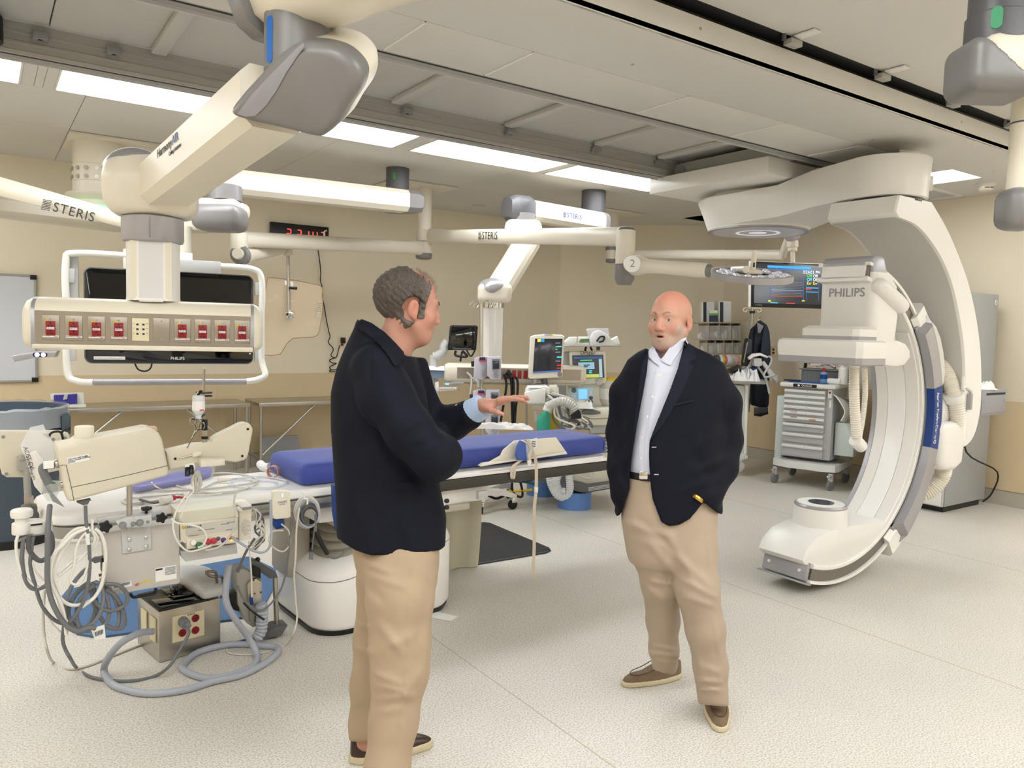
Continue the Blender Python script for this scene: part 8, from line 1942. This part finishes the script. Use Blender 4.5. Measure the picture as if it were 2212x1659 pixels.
ca_, cn_ = V((.305, -.952, 0)), V((-.952, -.305, 0)); CO = V((7.44, 5.06, 0)); RC = Matrix((ca_, -cn_, uz)).transposed()
def C_(a, d, z):
 return CO+ca_*a-cn_*d+uz*z
DC_ = thing('drawer_cart', 'white wheeled supply cart with many shallow drawers by the right wall', 'cart', CO)
cwh = mat('cart_white', 'e3e3e2', .35); cgr = mat('cart_grey', 'b6b7b8', .4); cw_ = .265
O('body', G().box(C_(0, .32, .7), (cw_*2, .56, .78), RC, .012), cgr, DC_); O('top', G().box(C_(0, .3, 1.115), (.6, .66, .05), RC, .02), cwh, DC_)
zs = [(1.045, .05), (.985, .05), (.925, .05), (.865, .05), (.805, .05), (.745, .05), (.67, .085), (.56, .1), (.43, .13)]
for z, h_ in zs:
 d = O('drawer', G().box(C_(-.03, .035, z-h_*.3), (.44, .03, h_*1.0), RC, .003), cgr, DC_); O('handle', G().box(C_(-.03, .01, z+.005), (.44, .035, .032), RC, .008), cwh, d); O('keyhole', G().cyl(C_(.0, -.009, z+.01), C_(.0, -.006, z+.01), .004, n=8), dgrey, d)
lp = O('name_plate', G().box(C_(-.02, -.035, 1.115), (.25, .006, .035), RC, .001), black, DC_); text('Omnicell', .03, C_(.0, -.039, 1.115), ca_, uz, wink, lp); O('round_logo', G().lathe([(.012, 0), (.005, -.001)], C_(-.085, -.039, 1.115), -cn_, 14), wink, lp)
O('lock_panel', G().box(C_(.235, .02, 1.04), (.04, .03, .09), RC, .003), cwh, DC_); O('red_button', G().lathe([(.012, 0), (.009, .008)], C_(.235, .004, 1.055), cn_, 14), red, DC_); O('lock', G().lathe([(.008, 0), (.006, .005)], C_(.235, .035, .45), cn_, 12), chrome, DC_); O('side_label', G().box(C_(.235, .038, .93), (.02, .002, .08), RC), paper, DC_)
for a, z, m_ in ((.07, .752, mat('tape_orange', 'e07a28', .6)), (-.13, .765, mgrey), (-.13, .822, mat('tape_pink', 'd8a8b0', .6))):
 O('tape', G().box(C_(a, -.0095, z-.005), (.07, .002, .012), RC), m_, DC_)
g = G(); g.loft([[C_(a, d, z) for a, d in [(-.34+x, .02+y) for x, y in ((0, 0), (.05, -.05), (.2, -.1), (.4, -.08), (.55, -.1), (.68, -.04), (.7, .05), (.68, .68), (.0, .68))]] for z in (.2, .21, .265, .275)]); O('base', g, cwh, DC_, ang=40)
for a, d in ((-.3, -.02), (.3, -.02), (-.3, .6), (.3, .6)):
 w = C_(a, d, .06); sd = ca_*.9+cn_*.3; sd.normalize(); O('caster', G().cyl(w-sd*.016, w+sd*.016, .06, n=22, bev=.01), mat('tyre_grey', '7c7c80', .5), DC_); O('caster_fork', G().box(w+uz*.08, (.05, .06, .09), RC, .01), cgr, DC_); O('brake', G().box(w+uz*.1+cn_*.06, (.04, .08, .015), RC, .004), chrome, DC_)
O('side_bin', G().box(C_(.38, .3, .55), (.2, .36, .36), RC, .006), mat('bin_pale', 'cfd8d4', .4), DC_); O('bin_flap', G().strap([C_(.36, .12, .74), C_(.4, .14, .86), C_(.33, .16, .98), C_(.29, .2, 1.0)], .3, .01, -cn_, 4), white, DC_); O('side_tray', G().box(C_(-.32, .3, .6), (.08, .4, .75), RC, .006), mat('bin_pale', 'cfd8d4', .4, alpha=.8), DC_)
zt = 1.142
bn = thing('grey_tote', 'ribbed grey plastic tote of packaged supplies on top of the drawer cart', 'tote', C_(.05, .35, zt))
for a, d, sx_1, sy_1 in ((-.2, .25, .4, .01), (-.2, .5, .4, .01)):
 O('side', G().box(C_(.06, d+.06, zt+.07), (.44, .012, .14), RC, .003), mat('tote_grey', '77797c', .5), bn)
for a in (-.16, .28):
 O('end', G().box(C_(a, .43, zt+.07), (.012, .26, .14), RC, .003), mat('tote_grey', '77797c', .5), bn)
O('rim', G().box(C_(.06, .43, zt+.142), (.5, .31, .012), RC, .004), mat('tote_grey', '77797c', .5), bn)
for k in range(14):
 O('rib', G().box(C_(-.13+k*.03, .303, zt+.06), (.008, .006, .11), RC), mat('tote_grey', '77797c', .5), bn)
rnd = random.Random(6)
for k in range(7):
 O('supply_pack', G().box(C_(-.08+k*.05, .38+rnd.random()*.1, zt+.17+rnd.random()*.05), (.12, .1, .02), RC @ Matrix.Rotation(rnd.uniform(-.8, .8), 3, 'Y') @ Matrix.Rotation(rnd.uniform(-.6, .6), 3, 'X'), .006), [paper, mat('pack_pink', 'e8d0cc', .6), bagm][k % 3], None, label='white packet sticking out of the grey tote, number %s from the left' % 'one two three four five six seven'.split()[k], cat='packet', group='packets in the grey tote')
bt = thing('sanitizer_bottle', 'clear blue hand sanitizer bottle with a red cap standing before the grey tote', 'bottle', C_(.12, .15, zt)); O('bottle', G().lathe([(.035, 0), (.038, .01), (.038, .11), (.03, .125), (.015, .13)], C_(.12, .15, zt), n=18), mat('bottle_blue', '7fb4dc', .15, alpha=.8), bt); O('cap', G().cyl(C_(.12, .15, zt+.13), C_(.12, .15, zt+.17), .018, n=14), mat('cap_red', 'b02848', .4), bt); O('label', G().lathe([(.0385, .05), (.0385, .1)], C_(.12, .15, zt), n=18, cap=False), navyp, bt)
O('wipes_pack', G().box(C_(.23, .17, zt+.03), (.14, .08, .06), RC, .015), paper, None, label='soft white wipes packet lying on the cart beside the sanitizer', cat='packet')
O('wipes_tub', G().cyl(C_(.31, .2, zt), C_(.31, .2, zt+.19), .05, n=20, bev=.006), white, None, label='tall white wipes tub on the right corner of the drawer cart', cat='tub')
O('blue_cloth', G().box(C_(-.02, .12, zt+.004), (.4, .2, .008), RC, .003), mat('cloth_blue', '3f5f9c', .8), None, label='blue cloth spread on top of the drawer cart', cat='cloth'); O('notebook', G().box(C_(-.2, .1, zt+.017), (.16, .1, .016), RC, .002), mat('book_navy', '1c2440', .5), None, label='dark notebook lying at the left front corner of the cart top', cat='notebook')
O('pole_handle', G().cyl(C_(-.2, .5, zt), C_(-.17, .5, zt+.4), .018, n=12), black, None, label='black upright rod at the back left of the drawer cart top', cat='rod')
CB = thing('equipment_cabinet', 'tall plain grey equipment cabinet behind the imaging arm near the right wall', 'cabinet', (7.95, 3.95, 0)); cg_ = mat('cabinet_grey', 'a2a3a3', .45); cx0_, cx1_, cy0_, cy1_ = 7.53, 8.36, 3.59, 4.3
O('body', G().bb((cx0_+.02, cy0_, .06), (cx1_, cy1_, 2.12), .01), cg_, CB); O('plinth', G().bb((cx0_+.06, cy0_+.03, 0), (cx1_-.05, cy1_-.03, .06)), black, CB)
O('front_frame', G().bb((cx0_-.01, cy0_+.01, .06), (cx0_+.02, cy1_, 2.11), .004), lgrey, CB); O('kick_panel', G().bb((cx0_-.02, cy0_+.02, .07), (cx0_-.005, cy1_-.02, .2), .004), white, CB)
for z in (.3, .75, 1.2, 1.65):
 O('front_panel', G().bb((cx0_-.016, cy0_+.12, z), (cx0_-.006, cy1_-.05, z+.36), .003), white, CB); O('dark_window', G().bb((cx0_-.02, cy0_+.2, z+.04), (cx0_-.015, cy1_-.1, z+.2)), gloss, CB)
O('badge', G().cyl((8.29, 3.588, 2.04), (8.29, 3.58, 2.04), .025, n=16), white, CB); text('D', .04, (8.29, 3.579, 2.04), (1, 0, 0), uz, ink, CB)
bx0 = P(2100, 868, Y=3.28); GB = thing('wall_box', 'grey locked metal box on the cabinet side with a slot and three screws', 'box', (8.1, 3.45, 1.0)); xa, xb, za, zb_ = 7.62, 8.12, 1.0, 1.26
xa, xb = P(2105, 880, Y=3.3).x, P(2172, 880, Y=3.3).x; za, zb_ = P(2140, 897, Y=3.3).z, P(2140, 842, Y=3.3).z
O('body', G().bb((xa, 3.3, za), (xb, 3.585, zb_), .004), mat('box_grey', '9a9aa0', .45), GB); w_ = xb-xa
O('slot', G().bb((xa+.25*w_+.06, 3.297, zb_-.05), (xb-.03, 3.301, zb_-.03)), black, GB); O('door', G().bb((xa+.12, 3.294, za+.02), (xb-.02, 3.3, za+.62*(zb_-za)), .002), mat('box_grey', '9a9aa0', .45), GB); O('door', G().bb((xa+.01, 3.294, za+.02), (xa+.11, 3.3, za+.6*(zb_-za)), .002), mat('box_light', 'acacb2', .45), GB)
for x in (xa+.04, xa+.15, xb-.05):
 O('lock', G().cyl((x, 3.296, za+.55*(zb_-za)), (x, 3.288, za+.55*(zb_-za)), .009, n=12), chrome, GB)
O('glove_pack', pile(((xa+xb)/2-.02, 3.44, zb_), .3, .2, .07, 21), paper, None, label='white soft glove packet lying on top of the grey metal box', cat='packet')
O('power_cord', G().tube([((xa+xb)/2-.03, 3.5, za), ((xa+xb)/2, 3.48, .6), (8.38, 3.5, .35), (8.42, 3.55, .12), (8.4, 3.62, .02)], .008, 7), blkc, GB)
SBn = thing('storage_bins', 'beige wall bin rack of two rows of clear compartments in the far corner', 'bin rack', P(1560, 735, D=10)); D = 9.9; bg = mat('rack_beige', 'b9ad98', .55)
Q('back_panel', E5((72, 210), (402, 207), (408, 460), (80, 450)), D+.2, .02, bg, SBn); Q('side_panel', E5((402, 207), (465, 207), (465, 460), (408, 462)), D+.1, .02, bg, SBn)
for y in (208, 342, 456):
 Q('shelf', E5((70, y), (404, y), (404, y+6), (72, y+6)), D-.05, .3, bg, SBn, .002)
rnd = random.Random(3); n_ = 0; names = ['first', 'second', 'third', 'fourth', 'fifth']
for r_, (y0, y1, xs) in enumerate(((214, 340, (72, 152, 238, 325, 402)), (350, 454, (80, 140, 205, 275, 342, 405)))):
 for k in range(len(xs)-1):
  x0, x1 = xs[k]+3, xs[k+1]-3; b_ = Q('bin_front', E5((x0, y0+18), (x1, y0+18), (x1, y1), (x0, y1)), D-.03, .01, mat('bin_clear', 'dcd8d0', .15, alpha=.25), SBn, .002); Q('divider', E5((x1+1, y0), (x1+4, y0), (x1+4, y1), (x1+1, y1)), D-.03, .25, bg, SBn, .001)
  for q in range(3):
   cx_, cy_ = x0+(x1-x0)*(.25+.25*q), y1-18-rnd.random()*20; h_ = 18+rnd.random()*28*(1 if k > 1 or r_ else .4)
   if r_ == 0 and k < 2:
    p = P(1490+cx_/3.66, 640+cy_/3.66, D=D+.06); O('tape_roll', G().lathe([(.022, -.02), (.05, -.02), (.05, .02), (.022, .02)], p, (rnd.uniform(-.5, .5), -.6, rnd.uniform(-.3, .8)), 16, cap=False), [paper, mat('roll_tan', 'b08a68', .7), mat('roll_blue', '8f98c8', .6)][(q+k) % 3], None, label='%s, %s top-row compartment, %s from its left' % (['white tape roll', 'tan tape roll', 'pale blue tape roll'][(q+k) % 3], names[k], names[q]), cat='tape roll', group='rolls in the top bin row')
   else:
    p = Q('supply_pack', E5((cx_-9, cy_-h_), (cx_+5+4*q, cy_-h_-6), (cx_+10, y1-4), (cx_-7, y1-4)), D+.03+.04*q, .02, [paper, mat('pack_pink', 'e8d0cc', .6), lgc][(q+k+r_) % 3], None, .004, label='thin packet standing in the %s compartment of the %s row, %s there' % (names[k], ('top', 'lower')[r_], names[q]), cat='packet', group='packets in the bin rack')
for k, x in enumerate((215, 245, 262, 278, 300, 330, 370, 400)):
 O('tape_roll', G().lathe([(.03, -.03), (.065, -.03), (.065, .03), (.03, .03)], P(1490+x/3.66, 640+502/3.66, D=9.8), (.9, -.3, .1), 18, cap=False), [mat('roll_dark', '5a5a5c', .6), paper, mat('roll_yellow', 'd8c040', .6), mat('roll_pink', 'd8787c', .6), paper, lgc, mat('roll_rose', 'e0b0b8', .6), mat('roll_lemon', 'e0d860', .6)][k], None, label='%s tape roll in the row below the bin rack, number %s' % (['dark grey', 'first white', 'mustard yellow', 'red pink', 'second white', 'wide beige', 'pale rose', 'lemon yellow'][k], 'one two three four five six seven eight'.split()[k]), cat='tape roll', group='tape rolls below the bin rack')
Q('counter', E5((200, 520), (420, 520), (420, 560), (210, 560)), 9.9, .4, lgrey, None, .01, label='pale grey counter box under the bin rack, behind the bald man', cat='counter')
for pts, sp_, lab in ((((95, 45), (190, 45), (190, 203), (92, 203)), (108, 132), 'left white ring binder with dark spine on the bin rack'), (((228, 38), (328, 40), (328, 204), (226, 203)), (240, 265), 'right taller white ring binder with dark spine on the bin rack')):
 b_ = thing('ring_binder', lab, 'binder', P(1530, 690, D=D), 'binders on the bin rack'); Q('cover', E5(*pts), D, .2, white, b_, .004); Q('spine', E5((sp_[0], 46), (sp_[1], 46), (sp_[1], 203), (sp_[0], 203)), D-.006, .01, mat('spine_navy', '1c2a38', .4), b_, .001); Q('front_sleeve', E5((sp_[1]+6, 55), (pts[1][0]-4, 55), (pts[1][0]-4, 195), (sp_[1]+6, 195)), D-.005, .006, mat('sleeve_pale', 'd9dbdd', .3), b_, .001)
b_ = thing('medicine_box', 'small white and navy carton with a green stripe between the two binders', 'carton', P(1541, 685, D=D-.08)); Q('carton', E5((156, 112), (222, 112), (222, 203), (154, 203)), D-.08, .08, white, b_, .002); Q('green_band', E5((156, 135), (222, 132), (222, 150), (155, 152)), D-.083, .006, mat('band_green', '6aaa3c', .5), b_, 0); Q('navy_band', E5((155, 152), (222, 150), (222, 203), (154, 203)), D-.083, .006, mat('band_navy', '26304c', .5), b_, 0)
AP = thing('apron_stand', 'thin steel drip stand with two hooks in the far corner', 'stand', P(1625, 950, D=9.6)); D = 9.6
O('pole', G().cyl(P(1625.5, 663, D=D), P(1617, 890, D=D), .014, n=12), steel, AP); O('lower_pole', G().cyl(P(1624, 700, D=D), P(1619, 860, D=D), .024, n=12), lgrey, AP); O('collar', G().cyl(P(1625, 672, D=D), P(1625, 677, D=D), .034, n=14), black, AP)
for sg in (-1, 1):
 g = G(); c = P(1625, 666, D=D); g.tube([c, c+rgt*sg*.1, c+rgt*sg*.11-uz*.03, c+rgt*sg*.08-uz*.045, c+rgt*sg*.06-uz*.02], .006, 6); O('hook', g, chrome, AP)
ld = thing('lead_apron', 'dark navy protective apron hanging on a hanger beside the far corner', 'apron', P(1648, 780, D=9.4)); lm = mat('apron_navy', '141a26', .6, noise=.2, nscale=5); lm2 = mat('apron_blue', '22303f', .6)
def apf(p):
 x, y, z = proj(p); q = E5((535, 195), (560, 190), (612, 225), (632, 290), (640, 420), (635, 560), (628, 700), (625, 870), (590, 885), (560, 880), (475, 860), (478, 700), (490, 560), (480, 420), (462, 330), (478, 260), (520, 225))
 d = polyd(x, y, q)*9.4/CF; th = .07+.02*np.sin(x*.55)+.012*np.sin(x*.3+y*.05); return np.maximum(d, np.abs((p-np.array(P(1640, 780, D=9.45), np.float32))@np.array(fwd, np.float32))-th)
a_, b__ = P(1610, 885, D=9.3), P(1670, 690, D=9.6); lo = np.minimum(np.array(a_), np.array(b__))-.2; hi = np.maximum(np.array(a_), np.array(b__))+.2; OS('apron', apf, lo, hi, .025, lm, ld)
Q('front_flap', E5((585, 240), (612, 230), (632, 290), (640, 430), (632, 540), (600, 520), (560, 470), (575, 330)), 9.32, .03, lm2, ld, .01); Q('collar', E5((540, 200), (560, 188), (612, 225), (610, 245), (590, 240)), 9.33, .04, lm2, ld, .01); Q('lining', E5((510, 880), (620, 875), (622, 930), (560, 950), (510, 940)), 9.4, .03, dgrey, ld, .01); Q('hem', E5((512, 936), (622, 920), (622, 930), (560, 952), (512, 945)), 9.38, .03, blackm, ld, .002)
O('hanger', G().tube([P(x, y, D=9.4) for x, y in E5((552, 190), (545, 180), (565, 160), (565, 130), (555, 118))], .006, 6), chrome, ld); Q('grey_neck', E5((535, 205), (585, 235), (560, 290), (540, 290)), 9.31, .02, mgrey, ld, .004)
RS_ = thing('rolling_stand', 'pale rolling desk stand with a tilted black screen, towels and a jointed grey arm', 'cart', P(1600, 1000, D=9.1)); D = 9.0; lt = mat('stand_pale', 'c9ccc8', .45)
Q('desk_top', E5((335, 655), (350, 690), (630, 698), (638, 670), (560, 665)), D-.1, .5, lt, RS_, .01); Q('body', E5((350, 700), (470, 712), (455, 1250), (390, 1240)), D, .3, lt, RS_, .008); Q('shelf', E5((370, 1245), (430, 1240), (462, 1262), (460, 1285), (380, 1310)), D-.05, .4, lt, RS_, .01); Q('side_post', E5((440, 700), (462, 712), (448, 1250), (430, 1250)), D-.02, .05, white, RS_)
c = P(1594, 1010, D=9.0); O('caster', G().cyl(c-fwd*.02+uz*.02, c+fwd*.02+uz*.02, .075, n=22, bev=.01), lgrey, RS_); O('screen_casing', G().slab([P(x, y, D=8.9) for x, y in E5((440, 340), (455, 330), (492, 345), (495, 480), (460, 555), (415, 550), (412, 520))], fwd*.05, .008), black, RS_); Q('screen', E5((452, 365), (462, 360), (430, 525), (424, 520)), 8.89, .01, mgrey, RS_, .001)
Q('laptop_base', E5((320, 580), (400, 545), (420, 590), (330, 612)), 8.85, .15, black, RS_, .004); Q('screen_mount', E5((340, 620), (430, 590), (465, 540), (485, 548), (450, 600), (345, 632)), 8.9, .06, lgrey, RS_, .006); Q('arm_handle', E5((465, 485), (500, 455), (560, 448), (620, 475), (618, 490), (560, 470), (510, 480), (475, 503)), 8.75, .06, white, RS_, .01); Q('arm_body', E5((505, 490), (570, 490), (575, 545), (545, 560), (510, 550)), 8.78, .1, lgrey, RS_, .01)
Q('arm_strut', E5((565, 520), (590, 510), (680, 625), (695, 660), (680, 670), (640, 640)), 8.8, .05, lgrey, RS_, .008); cb(E5((620, 475), (645, 490), (635, 540), (590, 610), (600, 640), (675, 620)), 8.8, .012, lgrey, RS_, nm='cable'); cb(E5((540, 560), (600, 650), (630, 770)), 8.85, .014, lgrey, RS_, nm='stay'); Q('clamp', E5((660, 625), (698, 625), (698, 665), (690, 690), (665, 660)), 8.82, .06, lgrey, RS_)
O('towel_stack', pile(P(1608, 822, D=8.85), .28, .25, .12, 17), mat('towel', 'e9e7e8', .9, bump=.3), None, label='heap of folded white towels on the rolling desk stand', cat='towels'); O('blue_towel', G().slab([P(x, y, D=8.95) for x, y in E5((420, 580), (470, 560), (530, 570), (540, 585), (430, 592))], fwd*.1, .01), mat('cloth_blue', '3f5f9c', .8), None, label='blue folded towel on top of the white towel heap', cat='towel')
